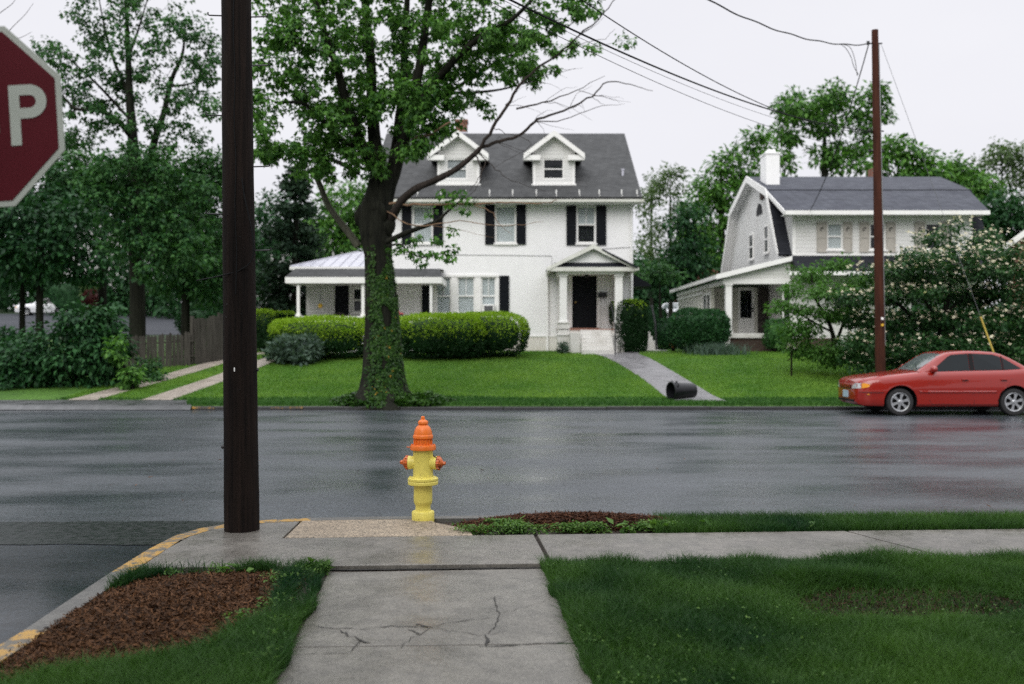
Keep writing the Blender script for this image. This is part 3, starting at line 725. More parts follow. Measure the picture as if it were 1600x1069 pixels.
# ---------------------------------------------------------------- white house
YH = 37.0
hx0, hx1 = -5.05, 4.50
house = empty('white_house', (-.3, YH, zt(YH)), 'white two-storey house with black shutters, two roof dormers and a gabled front porch', 'house')
up = [rect(645, 676, 322, 380, YH), rect(774, 806, 322, 380, YH), rect(901.5, 930.5, 322, 380, YH)]
low = [rect(681.5, 705, 433, 490, YH), rect(714.5, 742, 433, 490, YH), rect(751.5, 775, 433, 490, YH)]
door = rect(894, 932.5, 431, 512.5, YH)
zb, ze = .85, 6.86
mb = MB(); wall_holes(mb, hx0, hx1, 1.80, ze, YH, up + low + [door])
mb.quad((hx0, 47.4, 1.8), (hx0, YH, 1.8), (hx0, YH, ze), (hx0, 47.4, ze)); mb.quad((hx1, YH, 1.8), (hx1, 47.4, 1.8), (hx1, 47.4, ze), (hx1, YH, ze)); mb.quad((hx1, 47.4, 1.8), (hx0, 47.4, 1.8), (hx0, 47.4, ze), (hx1, 47.4, ze))
YR, ZR, YE, ZE = 42.3, 10.44, 36.5, 6.90
for x in (hx0, hx1): mb.quad((x, YH, ze), (x, 47.4, ze), (x, YR, ZR - .12))
mb.build('wall', M_WHITE, house, flip=False)
mb = MB(); mb.box(hx0 - .02, hx1 + .02, YH - .03, 47.42, zb, 1.80); mb.build('foundation', M_BASEW, house, bev=.02)
# roof: two slopes with thickness
rx0, rx1 = -5.33, 4.78
mb = MB()
mb.slab([(rx0, YE, ZE), (rx1, YE, ZE), (rx1, YR, ZR), (rx0, YR, ZR)], .12); mb.slab([(rx0, 48.1, ZE), (rx0, YR, ZR), (rx1, YR, ZR), (rx1, 48.1, ZE)], .12)
roof = mb.build('roof', M_SHING, house)
mb = MB(); mb.box(rx0, rx1, YE - .01, YE + .02, ZE - .26, ZE - .125); mb.box(rx0 + .02, rx1 - .02, YE + .02, YH - .002, ZE - .22, ZE - .16)
for x in (rx0, rx1 - .04): mb.slab([(x, YE + .03, ZE - .13), (x + .04, YE + .03, ZE - .13), (x + .04, YR, ZR - .13), (x, YR, ZR - .13)], .16)
mb.build('eaves_trim', M_TRIM, house)
mb = MB(); g = [(-.0, 0), (-.11, 0), (-.12, .10), (-.10, .10), (-.095, .015), (-.0, .015)]
mb.prism([(YE - .012 + a, ZE - .20 + b) for a, b in g], 'x', rx0 - .03, rx1 + .05); mb.build('gutter', M_GUTTER, house)
for px in (653, 689, 727, 765, 801, 838, 869, 905, 936, 971, 995):
    x = X(px, 36.8); zz = ZE + (36.75 - YE) * .6103
    mb = MB(); mb.box(x - .02, x + .02, 36.72, 36.78, zz - .02, zz + .15); mb.box(x - .02, x + .02, 36.5, 36.72, zz - .12, zz - .09); mb.build('snow_guard', M_TRIM, roof)
mb = MB(); mb.lathe([(.05, 0), (.05, .28), (.07, .28), (.07, .34)], (X(973, 38.3), 38.3, ZE + 1.8 * .61 - .1)); mb.build('vent_pipe', M_METAL, roof)
mb = MB(); mb.box(-2.42, -1.92, 42.4, 43.0, 9.9, 10.98); mb.box(-2.46, -1.88, 42.36, 43.04, 10.98, 11.06); mb.build('chimney', M_BRICK, roof)
mb = MB(); mb.box(-2.46, -1.88, 42.34, 42.42, 10.2, 10.52); mb.build('flashing', M_METAL, roof)
# dormers
# a dormer is a part of the house; to stay within three levels its pieces hang straight from it
def dormers():
    for cx, drk in (((-2.02, 697.5, 730), False), ((1.58, 848.5, 881), True)):
        dormer_parts(cx, drk)
def dormer_parts(cx, drk):
    w, e = .79, 1.14; y0 = 37.50; zbt = 7.50; zeave = 8.63; zpk = 9.50; c = cx[0]
    hole = rect(cx[1], cx[2], 248, 280, y0)
    mb = MB(); wall_holes(mb, c - w, c + w, zbt, zeave - .06, y0, [hole], .10)
    kk = zeave + (e - w) * (zpk - zeave) / e - .05; mb.quad((c - w, y0, zeave - .06), (c + w, y0, zeave - .06), (c + w, y0, kk), (c, y0, zpk - .06), (c - w, y0, kk))
    yb = YE + (zeave - ZE) / .6103 + .3
    for s in (-1, 1):
        x = c + s * w; mb.quad((x, y0, zbt - .1), (x, y0, zeave), (x, yb, zeave), (x, y0 + .9, zbt + .4))
    d = mb.build('dormer', M_SIDE_W, house, flip=False)
    mb = MB()
    for s in (-1, 1): mb.slab([(c + s * e, y0 - .28, zeave), (c, y0 - .28, zpk), (c, 41.3, zpk), (c + s * e, 40.2, zeave)], .07)
    mb.build('dormer_roof', M_SHING, d)
    mb = MB()
    for s in (-1, 1):
        mb.prism([(c + s * e, zeave - .20), (c + s * e, zeave), (c, zpk - .005), (c, zpk - .22)], 'y', y0 - .31, y0 - .283)
        mb.box(*sorted((c + s * (e + .01), c + s * .52)), y0 - .26, y0 - .005, zeave - .24, zeave - .05)
        mb.box(*sorted((c + s * w, c + s * (w - .10))), y0 - .02, y0 - .001, zbt, zeave - .25)
        mb.slab([(c + s * (e - .01), y0 - .28, zeave - .09), (c, y0 - .28, zpk - .09), (c, y0 - .003, zpk - .09), (c + s * (e - .01), y0 - .003, zeave - .09)], .03)
    mb.box(c - w - .05, c + w + .05, y0 - .06, y0 - .002, zbt - .05, zbt + .03)
    mb.build('dormer_trim', M_TRIM, d)
    x0, x1, z0, z1 = hole; t = .045; zm = (z0 + z1) / 2
    mb = MB(); mb.box(x0, x0 + t, y0 + .02, y0 + .08, z0, z1); mb.box(x1 - t, x1, y0 + .02, y0 + .08, z0, z1); mb.box(x0 + t, x1 - t, y0 + .02, y0 + .08, z0, z0 + t); mb.box(x0 + t, x1 - t, y0 + .02, y0 + .08, z1 - t, z1); mb.box(x0 + t, x1 - t, y0 + .03, y0 + .077, zm - .02, zm + .02)
    mb.build('window_frame', M_TRIM, d)
    mb = MB(); mb.box(x0 + .03, x1 - .03, y0 + .05, y0 + .058, z0 + .03, z1 - .03); mb.build('pane', M_GLASSD if drk else M_GLASS, d)
    if not drk:
        mb = MB(); mb.box(x0 + .02, x1 - .02, y0 + .085, y0 + .09, z0 + .03, z1 - .03); mb.build('blind', mat('grey blind', (.55, .56, .57), None, .8), d)
    mb = MB(); mb.box(x0 - .02, x1 + .02, y0 + .2, y0 + .22, z0 - .02, z1 + .02); mb.build('room_dark_panel', M_DARKIN, d)  # dark of the unlit room painted on a panel behind the dormer pane
dormers()
# windows and shutters
for i, r_ in enumerate(up):
    window(house, *r_, YH, curtain='upper' if i == 2 else ('two' if i == 0 else 'full'), glass=M_GLASS, mull=(i == 2))
for i, r_ in enumerate(low): window(house, *r_, YH, curtain='full', rail=.48, mull=True)
for a, b, c, d in ((628, 643, 320, 382), (676.8, 692, 320, 382), (758, 773, 320, 382), (806.8, 821.5, 320, 382), (885, 900, 322, 383), (931.5, 947, 322, 383), (780.5, 795.5, 431, 491), (659.5, 671.5, 444, 491)):
    x0, x1, z0, z1 = rect(a, b, c, d, YH); shutter(house, x0, x1, z0, z1, YH, M_BLACKSH)
mb = MB()   # surround of the triple window
x0, x1 = X(676, YH), X(780, YH)
zt0, zt1 = Z(490, YH), Z(433, YH)
for a, b in ((x0, low[0][0]), (low[0][1], low[1][0]), (low[1][1], low[2][0]), (low[2][1], x1)): mb.box(a + .004, b - .004, YH - .03, YH - .002, zt0, zt1)
mb.box(x0, x1, YH - .05, YH - .002, zt1 + .003, zt1 + .09); mb.box(x0 - .04, x1 + .04, YH - .08, YH - .002, zt0 - .16, zt0 - .075)
mb.build('window_surround', M_TRIM, house)
x0, x1, z0, z1 = rect(754, 772.5, 476, 489, YH)
mb = MB(); mb.box(x0, x1, YH - .22, YH + .045, z0, z1); ac = mb.build('air_conditioner', M_TRIM, house, bev=.015)
mb = MB(); mb.box(x0 + .07, x1 - .05, YH - .226, YH - .221, z0 + .05, z1 - .05)
for i in range(6): mb.box(x0 + .07, x1 - .05, YH - .236, YH - .226, z0 + .055 + i * .035, z0 + .07 + i * .035)
mb.build('grille', mat('grey grille', (.16, .16, .17), None, .6), ac)
# utility cable along the wall, downspout
mb = MB(); mb.tube([(hx0 + .1, YH - .02, Z(397, YH)), (X(800, YH), YH - .02, Z(399, YH)), (X(862, YH), YH - .02, Z(400, YH)), (X(862, YH), YH - .02, Z(421, YH))], .008, 5); mb.tube([(X(940, YH), YH - .02, Z(389, YH)), (hx1 - .02, YH - .02, Z(386, YH))], .008, 5)
mb.build('wall_cable', mat('grey cable', (.28, .28, .28), None, .6), house)
mb = MB(); xd = X(855.5, YH - .1); mb.tube([(xd, YH - .06, Z(422, YH)), (xd, YH - .06, 1.25), (xd + .02, YH - .15, 1.12), (xd + .25, YH - .45, 1.06)], .045, 8); mb.build('downspout', M_TRIM, house, smooth=True)
mb = MB(); xd = hx1 - .08; mb.tube([(xd, YH - .06, 6.6), (xd, YH - .06, 1.2)], .035, 8); mb.build('downspout', M_TRIM, house, smooth=True)
mb = MB(); mb.box(hx0 - .03, hx1 + .03, YH - .05, YH - .002, 1.76, 1.83); mb.build('water_table', M_TRIM, house, bev=.01)
# front door
x0, x1, z0, z1 = door
mb = MB(); t = .05
mb.box(x0, x0 + t, YH + .02, YH + .1, z0, z1); mb.box(x1 - t, x1, YH + .02, YH + .1, z0, z1); mb.box(x0 + t, x1 - t, YH + .02, YH + .1, z1 - t, z1)
mb.box(x0 + t, x1 - t, YH + .06, YH + .10, z0, z1 - t)
for i in range(2):
    for c, d in ((.12, .9), (1.05, 1.75)): mb.box(x0 + t + .09 + i * .37, x0 + t + .37 + i * .37, YH + .052, YH + .060, z0 + c, z0 + d)
dr = mb.build('front_door', M_DOOR, house, bev=.006)
mb = MB(); mb.lathe([(.02, 0), (.02, .03), (.035, .05), (.03, .08), (0.005, .09)], (x0 + .13, YH + .052, z0 + .95), 12, (0, -1, 0)); mb.build('door_knob', mat('brass', (.4, .3, .12), None, .3, metal=.9), dr)
mb = MB(); mb.box(x0 - .08, x1 + .08, YH - .10, YH + .1, z0 - .06, z0 - .002); mb.build('threshold', M_TERRA, dr)
mb = MB()
for a, b in ((x0 - .13, x0 - .003), (x1 + .003, x1 + .13)): mb.box(a, b, YH - .04, YH - .002, z0 + .02, z1 + .02)
mb.box(x0 - .13, x1 + .13, YH - .045, YH - .002, z1 + .023, z1 + .16); mb.build('door_surround', M_TRIM, house)
a0, a1, c0, c1 = rect(934, 947.5, 458.5, 464.5, YH)
mb = MB(); mb.box(a0, a1, YH - .14, YH - .004, c0, c1); mb.prism([(YH - .15, c1), (YH - .004, c1 + .05), (YH - .004, c1 + .002)], 'x', a0 - .01, a1 + .01)
for q in (.25, .75): mb.tube([(a0 + (a1 - a0) * q, YH - .08, c0), (a0 + (a1 - a0) * q, YH - .10, c0 - .10), (a0 + (a1 - a0) * q + .04, YH - .12, c0 - .13)], .012, 5)
mb.build('letter_box', M_IRON, house)
# gabled porch: floor, pedestals, columns, beam, gable roof
YP = 35.25; zf = Z(514.5, YP)
mb = MB(); mb.box(X(874, YP), X(975, YP), YP, YH - .05, .95, zf - .02); mb.build('porch_base', M_BASEW, house, bev=.015)
mb = MB(); mb.box(X(872, YP), X(977, YP), YP - .04, YH - .102, zf - .02, zf + .01); mb.build('porch_floor', M_TERRA, house)
for px0, px1, pa, pb in ((871, 891, 874.5, 886), (958.5, 975.5, 961, 973)):
    mb = MB(); x0, x1 = X(px0, YP), X(px1, YP); zc = Z(503.5, YP)
    mb.box(x0, x1, YP - .06, YP + .36, .95, Z(524.5, YP)); mb.box(x0 - .03, x1 + .03, YP - .09, YP + .39, Z(524.5, YP), Z(522, YP)); mb.box(x0 + .02, x1 - .02, YP - .04, YP + .34, Z(522, YP), zc - .04); mb.box(x0 - .01, x1 + .01, YP - .07, YP + .37, zc - .04, zc)
    mb.build('pedestal', M_STEPW, house, bev=.01)
    mb = MB(); a, b = X(pa, YP), X(pb, YP); mb.box(a - .03, b + .03, YP - .02, YP + .30, zc, zc + .07); mb.box(a, b, YP + .01, YP + .27, zc + .07, Z(432, YP)); mb.box(a - .03, b + .03, YP - .02, YP + .30, Z(432, YP), Z(428.5, YP))
    mb.build('column', M_TRIM, house, bev=.012)
mb = MB(); zb0, zb1 = Z(428.3, YP), Z(420.8, YP)
bx0, bx1 = X(872, YP), X(976, YP)
mb.box(bx0, bx1, YP, YP + .25, zb0, zb1)
for a, b in ((bx0 - .002, bx0 + .2), (bx1 - .2, bx1 + .002)): mb.box(a, b, YP + .25, YH - .05, zb0 + .003, zb1)
mb.box(bx0 + .2, bx1 - .2, YP + .25, YH - .05, zb1 - .05, zb1 - .003); mb.build('porch_beam', M_TRIM, house, bev=.008)
for xa in (bx0 + .04, bx1 - .22):
    mb = MB(); mb.box(xa, xa + .18, YH - .16, YH - .052, zf + .01, zb0); mb.build('pilaster', M_TRIM, house)
# gable
cxp = X(926.5, YP); ex0, ex1 = X(855, YP), X(995, YP); zev, zpk = Z(418, YP), Z(382.5, YP)
mb = MB()
mb.slab([(ex0, YP - .20, zev), (cxp, YP - .20, zpk), (cxp, YH - .01, zpk), (ex0, YH - .01, zev)], .06); mb.slab([(ex1, YP - .35, zev), (ex1, YH - .01, zev), (cxp, YH - .01, zpk), (cxp, YP - .20, zpk)], .06)
mb.prism([(YP - .19, zev - .0), (YP - .02, zev + .17), (YP - .02, zev)], 'x', ex0 + .25, ex1 - .25)
pr = mb.build('porch_roof', M_SHINGD, house)
mb = MB()
for ex in (ex0, ex1): mb.prism([(ex, zev - .13), (ex, zev - .0), (cxp, zpk - .004), (cxp, zpk - .16)], 'y', YP - .23, YP - .202)
mb.box(ex0 + .02, ex1 - .02, YP - .21, YP - .002, zev - .145, zev - .003)
for ex, s in ((ex0, 1), (ex1, -1)): mb.box(*sorted((ex + s * .01, ex + s * .12)), YP - .001, YH - .05, zev - .14, zev - .07)
for ex, s in ((ex0, -1), (ex1, 1)):      # gutter ends
    mb.box(*sorted((ex - s * .10, ex + s * .04)), YP - .29, YP - .232, zev - .12, zev - .02)
mb.build('porch_roof_trim', M_GUTTER, pr)
mb = MB(); k = (zpk - zev) / (cxp - ex0)
mb.prism([(ex0 + .36, zev + .12), (ex1 - .36, zev + .12), (cxp, zpk - .16)], 'y', YP - .018, YP + .05); mb.build('pediment', M_WHITE, pr)
mb = MB(); mb.lathe([(.05, 0), (.09, .03), (.09, .12), (.05, .16)], (X(917, YP + .6), YP + .6, zb1 - .26), 12); mb.build('porch_lamp', M_IRON, house, smooth=True)
# steps: five risers between cheek walls
sx0, sx1 = X(906, 35), X(955.5, 35)
n = 6; g0 = zt(34.1) + .02
mb = MB()
for i in range(n):
    ya = 34.0 + i * .2; mb.box(sx0 + .002 * i, sx1 - .002 * i, ya, YP - .042, g0 + (zf - .03 - g0) * i / n - (.15 if i == 0 else 0), g0 + (zf - .03 - g0) * (i + 1) / n)
mb.build('front_steps', M_STEPW, house, bev=.01)
for x0, x1, ya in ((X(890, 35), sx0 - .003, 34.55), (sx1 + .003, X(958, 35), 34.9)):
    mb = MB(); mb.box(x0, x1, ya, YP - .062, .9, zf - .12); mb.build('step_wall', M_STEPW, house, bev=.015)
mb = MB(); xr = sx1 + .03; mb.tube([(xr, 34.05, g0), (xr, 34.05, g0 + .85), (xr, YP, zf + .85)], .02, 6); mb.build('handrail', M_IRON, house)
# side steps on the right with pipe rail and dark awning
mb = MB()
for i in range(5):
    mb.box(X(993 + 2.4 * i, 37.6), X(1030 - 2.2 * i, 37.6), 37.4 + i * .27, 39.5, 1.0 if i == 0 else 1.12 + .17 * i, 1.12 + .17 * (i + 1))
mb.build('side_steps', M_STEPW, house, bev=.012)
mb = MB(); mb.tube([(X(1026, 37.6), 37.6, 1.1), (X(1024, 37.7), 37.7, 2.3), (X(1018, 38.6), 38.6, 3.0), (X(1017, 39.3), 39.3, 3.0)], .035, 6); mb.build('handrail', M_IRON, house, smooth=True)
mb = MB(); mb.prism([(hx1 + .004, Z(425, 38.3)), (hx1 + .004, Z(448, 38.3)), (X(1017, 38.3), Z(447.5, 38.3)), (X(1015, 38.3), Z(444, 38.3))], 'y', 38.2, 40.6); mb.build('side_awning', M_DOOR, house)
mb = MB(); mb.box(hx1 + .002, hx1 + .05, 38.5, 39.4, 2.0, 4.0); mb.build('side_door', M_TRIM, house)

# side wing and its porch
YW = 34.5
wx0 = X(478, YH)
mb = MB(); dh = rect(523, 545, 446, 500, YH + .05); wh = rect(551, 566, 450, 488, YH + .05)
wall_holes(mb, wx0, hx0 - .03, .9, 4.25, YH + .05, [(dh[0], dh[1], 2.0, dh[3]), wh], .1)
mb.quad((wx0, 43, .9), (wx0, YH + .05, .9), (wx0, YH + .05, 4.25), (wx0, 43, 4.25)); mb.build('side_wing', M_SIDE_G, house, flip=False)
mb = MB(); mb.box(dh[0], dh[1], YH + .10, YH + .14, 2.0, dh[3]); mb.box(dh[0] + .1, dh[1] - .1, YH + .092, YH + .10, 2.2, 2.9); mb.build('side_wing_door', M_DOOR, house)
window(house, *wh, YH + .05, glass=M_GLASSD, curtain=None, trim=.05)
mb = MB()   # standing-seam hip roof of the wing
x0, x1 = X(453.6, 36.6), hx0 - .004; zl = Z(416.5, 36.6); xr, zr = X(560, 40), Z(393.5, 40)
mb.slab([(x0, 36.6, zl), (x1, 36.6, zl), (x1, 40, zr), (xr, 40, zr)], .06); mb.slab([(x0, 36.6, zl), (xr, 40, zr), (x0, 43.4, zl)], .06); mb.slab([(x0, 43.4, zl), (xr, 40, zr), (x1, 40, zr), (x1, 43.4, zl)], .06)
wr = mb.build('wing_roof', M_METAL, house)
mb = MB(); sl = (zr - zl) / 3.4
for i in range(1, 9):
    xx = x0 + (x1 - x0) * i / 8.6; yy = 40 if xx > xr else 36.6 + 3.4 * (xx - x0) / (xr - x0)
    mb.tube([(xx, 36.6, zl + .015), (xx, yy, zl + .015 + sl * (yy - 36.6))], .02, 4)
mb.tube([(x0, 36.6, zl + .01), (xr, 40, zr + .01)], .03, 5); mb.build('roof_seams', M_METAL, wr)
mb = MB(); mb.box(x0 - .02, x1, 36.56, 36.598, zl - .12, zl - .01); mb.build('roof_edge', M_TRIM, wr)
# porch: skirt roof, fascia, ceiling, posts, low wall
ps0, ps1 = X(445.4, YW), X(690.5, YW); ft, fb = Z(432.6, YW), Z(442.6, YW)
mb = MB(); mb.slab([(ps0, YW, ft), (ps1, YW, ft), (X(687, 35), 35.05, Z(420, 35.05)), (X(461, 35), 35.05, Z(420, 35.05))], .05)
mb.slab([(X(461, 35), 35.053, Z(420, 35.05)), (X(687, 35), 35.053, Z(420, 35.05)), (X(687, 35), YH - .01, Z(419.5, 35.05) + .1), (X(461, 35), YH - .01, Z(419.5, 35.05) + .1)], .05)
mb.build('porch_skirt_roof', M_SHING, house)
mb = MB(); mb.box(ps0, ps1, YW - .01, YW + .05, fb, ft - .01); mb.box(ps0, ps0 + .05, YW + .052, YH, fb, ft - .01); mb.box(ps1 - .05, ps1, YW + .052, YH - .01, fb, ft - .01); mb.build('porch_fascia', M_TRIM, house)
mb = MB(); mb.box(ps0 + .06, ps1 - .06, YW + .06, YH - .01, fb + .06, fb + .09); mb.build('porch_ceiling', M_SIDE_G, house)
zc = Z(494, YW)
for a, b in ((464, 468.5), (565, 569.5), (671.5, 675.5)):
    mb = MB(); mb.box(X(a, YW + .15), X(b, YW + .15), YW + .1, YW + .2, zc, fb + .055); mb.box(X(a, YW + .15) - .03, X(b, YW + .15) + .03, YW + .07, YW + .23, zc + .002, zc + .08); mb.build('porch_post', M_TRIM, house)
mb = MB(); mb.box(X(460, YW), X(678, YW), YW + .02, YW + .3, zc - .10, zc); mb.box(X(462, YW), X(676, YW), YW + .05, YW + .26, .7, zc - .102); mb.build('porch_wall', M_TRIM, house)
mb = MB(); mb.box(X(462, YW), ps1 - .1, YW + .262, YH - .06, 1.75, 1.9); mb.build('side_porch_floor', M_BASEW, house)

# things on the side porch
xa = X(530, 36)
t = empty('porch_chair', (xa, 36, 1.9), 'dark round-backed chair on the side porch of the white house', 'chair')
mb = MB(); pts = [(xa + .42 * math.cos(a), 36, 2.2 + .42 * math.sin(a)) for a in np.linspace(-.2, math.pi + .2, 17)]
mb.tube(pts, .03, 8); mb.lathe([(.40, 0), (.40, .02), (.38, .03)], (xa, 36.02, 2.2), 24, (0, 1, 0)); mb.build('backrest', mat('dark wicker', (.03, .022, .018), None, .7, 20, bmp=.5), t, smooth=True)
mb = MB(); mb.lathe([(.36, 0), (.4, .04), (.4, .09), (.34, .12)], (xa, 35.72, 2.13), 24); mb.build('seat', bpy.data.materials['dark wicker'], t, smooth=True)
for sx in (-1, 1):
    for sy in (-1, 1): mb = MB(); mb.tube([(xa + sx * .26, 35.72 + sy * .24, 1.902), (xa + sx * .2, 35.72 + sy * .2, 2.14)], .025, 6); mb.build('leg', bpy.data.materials['dark wicker'], t)
t = empty('hanging_lantern', (X(500.5, 35.6), 35.6, Z(482, 35.6)), 'small yellow wind chime hanging under the side porch roof', 'wind chime')
p = t.location
mb = MB(); mb.lathe([(.01, 0), (.07, .03), (.085, .09), (.07, .15), (.02, .18)], p, 14); mb.build('bell', M_YELLOWT, t, smooth=True)
mb = MB(); mb.tube([(p.x, p.y, p.z + .18), (p.x, p.y, fb + .06)], .006, 5); mb.build('cord', M_IRON, t)
for i in range(3):
    mb = MB(); a = i * 2.1; mb.tube([(p.x + .05 * math.cos(a), p.y + .05 * math.sin(a), p.z + .30), (p.x + .05 * math.cos(a), p.y + .05 * math.sin(a), p.z + .55)], .012, 6); mb.build('chime', bpy.data.materials['grey blind'], t)
t = empty('toy_truck', (X(625, 34.7), YW + .16, zc + .002), 'small red toy lying on the porch wall right of the ivy trunk', 'toy')
p = t.location
mb = MB(); mb.box(p.x - .2, p.x + .12, p.y - .08, p.y + .08, p.z + .04, p.z + .12); mb.box(p.x - .16, p.x - .02, p.y - .07, p.y + .07, p.z + .12, p.z + .2); mb.build('body', M_REDT, t, bev=.02)
for sx in (-.14, .06):
    for sy in (-.09, .07): mb = MB(); mb.lathe([(.04, 0), (.045, .01), (.04, .02)], (p.x + sx, p.y + sy, p.z + .043), 12, (0, 1, 0)); mb.build('wheel', M_IRON, t)
tz = empty('toy_shovel', (X(650, 34.7), YW + .16, zc), 'small dark tool lying on the porch wall beside the black shutter', 'tool'); p = tz.location
mb = MB(); mb.tube([(p.x - .30, p.y, p.z + .02), (p.x + .12, p.y + .03, p.z + .02)], .015, 6); mb.build('handle', M_IRON, tz)
mb = MB(); mb.prism([(p.x + .1, p.y - .07), (p.x + .26, p.y - .09), (p.x + .34, p.y), (p.x + .26, p.y + .1), (p.x + .1, p.y + .1)], 'z', p.z + .003, p.z + .05); mb.build('blade', M_IRON, tz)

# ---------------------------------------------------------------- gambrel house on the right
GX = 10.06; YG0, YGP, YG1 = 36.3, 41.2, 46.1
gh = empty('gambrel_house', (13.5, 41, zt(41)), 'white clapboard house with gambrel gable, long shed dormer and white chimney', 'house')
ZL, ZB, ZP = 4.88, 7.36, 8.37
prof = [(YG0, 1.0), (YG1, 1.0), (YG1, ZL - .3), (44.3, ZB - .13), (YGP, ZP - .10), (38.1, ZB - .13), (YG0, ZL - .4)]
mb = MB(); mb.prism(prof, 'x', GX, 17.2); mb.build('wall', M_SIDE_W, gh)
# gambrel roof
mb = MB(); gx0, gx1 = 9.72, 17.55
for a, b in (((35.0, 4.06), (36.25, 4.72)), ((36.25, 4.72), (38.05, ZB)), ((YGP, ZP), (44.35, ZB)), ((44.35, ZB), (46.15, 4.9)), ((46.15, 4.9), (46.9, 4.4))):
    x0 = GX + .02 if a[0] < 36 else gx0
    mb.slab([(x0, a[0], a[1] + .05), (gx1, a[0], a[1] + .05), (gx1, b[0], b[1] + .05), (x0, b[0], b[1] + .05)], .11)
groof = mb.build('roof', M_SHINGD, gh)
mb = MB(); mb.slab([(gx0, 38.05, ZB + .05), (17.5, 38.05, ZB + .05), (17.72, YGP, ZP + .05), (gx0, YGP, ZP + .05)], .11); mb.build('upper_roof', M_SHINGB, gh)
mb = MB()   # white rake boards of the gable edge
edge = [(36.32, 4.82), (38.05, ZB + .08), (YGP, ZP + .08), (44.35, ZB + .08), (46.2, 4.86)]
mb.prism(edge + [(y_ - (.08 if y_ > 43 else -.08 if y_ < 39 else 0), z_ - .27) for y_, z_ in edge[::-1]], 'x', gx0 - .035, gx0 - .003)
sof = [(36.75, 5.18), (38.12, ZB - .07), (YGP, ZP - .07), (44.28, ZB - .07), (46.1, 4.66)]
mb.prism(sof + [(y_ - (.05 if y_ > 43 else -.05 if y_ < 39 else 0), z_ - .03) for y_, z_ in sof[::-1]], 'x', gx0 + .001, GX - .003)
mb.box(gx0 + .02, gx1, 34.93, 35.03, 3.93, 4.06); mb.build('roof_trim', M_TRIM, gh)
# long dormer
YD = 36.2; dx0, dx1 = X(1238, YD), X(1519, YD); dz0, dz1 = Z(399.5, YD), 6.22
w1 = rect(1292.5, 1316.5, 349, 390, YD); w2 = rect(1358.8, 1383.5, 349, 390, YD); w3 = rect(1446, 1470, 349, 390, YD)
mb = MB(); wall_holes(mb, dx0, dx1, dz0, dz1, YD, [w1, w2, w3], .1)
for x in (dx0, dx1): mb.quad((x, YD, dz0), (x, 40.5, dz1 + 1), (x, 38.5, dz1 + 1), (x, YD, dz1))
mb.build('dormer', M_SIDE_W, gh, flip=False)
mb = MB(); ez = 6.27; mb.slab([(X(1226.5, 35.6), 35.6, ez), (X(1546, 35.6), 35.6, ez), (17.52, 38.35, ZB + .155), (gx0 + .02, 38.35, ZB + .155)], .10); mb.build('dormer_roof', M_SHINGB, gh)
mb = MB(); mb.box(X(1226.5, 35.6), X(1546, 35.6), 35.54, 35.598, ez - .14, ez + .01); mb.box(X(1228, 35.6), X(1545, 35.6), 35.602, YD - .002, ez - .13, ez - .105)
mb.slab([(X(1226.5, 35.6) - .03, 35.55, ez - .0), (X(1226.5, 35.6) - .003, 35.55, ez), (gx0 + .017, 38.35, ZB + .15), (gx0 - .01, 38.35, ZB + .15)], .16)
for x in (dx0, dx1 - .12): mb.box(x, x + .12, YD - .025, YD - .002, dz0, dz1 - .1)
mb.box(dx0, dx1, YD - .05, YD - .026, dz0 - .06, dz0 + .06); mb.build('dormer_trim', M_TRIM, gh)
for i, r_ in enumerate((w1, w2, w3)): window(gh, *r_, YD, glass=M_GLASS if i == 0 else M_GLASSD, curtain='full' if i == 0 else None, trim=.045)
for a, b in ((1276, 1291.5), (1317.5, 1331), (1343, 1357.8), (1384.5, 1398.5), (1429, 1445), (1471, 1486)):
    x0, x1, z0, z1 = rect(a, b, 347, 394.5, YD); shutter(gh, x0, x1, z0, z1, YD, M_BEIGESH, False, True)
mb = MB()   # chimney with bevelled cap on a brick foot
cx0, cx1 = X(1197, 39.2), X(1218.5, 39.2)
mb.box(cx0, cx1, 39.2, 40.1, 7.75, 8.98); mb.box(cx0 - .03, cx1 + .03, 39.17, 40.13, 8.98, 9.06); mb.box(cx0 + .12, cx1 - .12, 39.4, 39.9, 9.06, 9.2); ch = mb.build('chimney', M_WHITE, gh, bev=.01)
mb = MB(); mb.box(cx0 - .02, cx1 + .02, 39.18, 40.12, 7.3, 7.75); mb.build('chimney_foot', M_BRICKD, ch)
mb = MB(); mb.box(X(1360, 41.5), X(1373, 41.5), 41.3, 41.8, 8.1, Z(264, 41.5)); mb.build('chimney', M_BRICK, gh, bev=.01)
# gable windows, attic vent: panels in the gable wall (facing -X)
def gable_window(y0, y1, z0, z1):
    mb = MB(); x = GX
    for a, b, c, d in ((y0, y0 + .05, z0, z1), (y1 - .05, y1, z0, z1), (y0 + .05, y1 - .05, z0, z0 + .06), (y0 + .05, y1 - .05, z1 - .06, z1), (y0 + .05, y1 - .05, (z0 + z1) / 2 - .03, (z0 + z1) / 2 + .03)): mb.box(x - .05, x - .004, a, b, c, d)
    f = mb.build('window', M_TRIM, gh)
    mb = MB(); mb.box(x - .022, x - .006, y0 + .045, y1 - .045, z0 + .05, z1 - .05); mb.build('pane', M_GLASSD, f)
    mb = MB(); mb.box(x - .11, x - .052, y0 - .05, y1 + .05, z0 - .06, z0 - .004); mb.build('sill', M_TRIM, f)
gable_window(41.4, 42.15, 5.03, 6.1); gable_window(38.95, 39.6, 5.08, 6.18)
mb = MB(); a = [(40.45 + .45 * math.cos(t), 6.75 + .45 * math.sin(t)) for t in np.linspace(0, math.pi, 12)]
mb.prism(a, 'x', GX - .03, GX - .004); mb.build('attic_vent', M_DARKIN, gh)
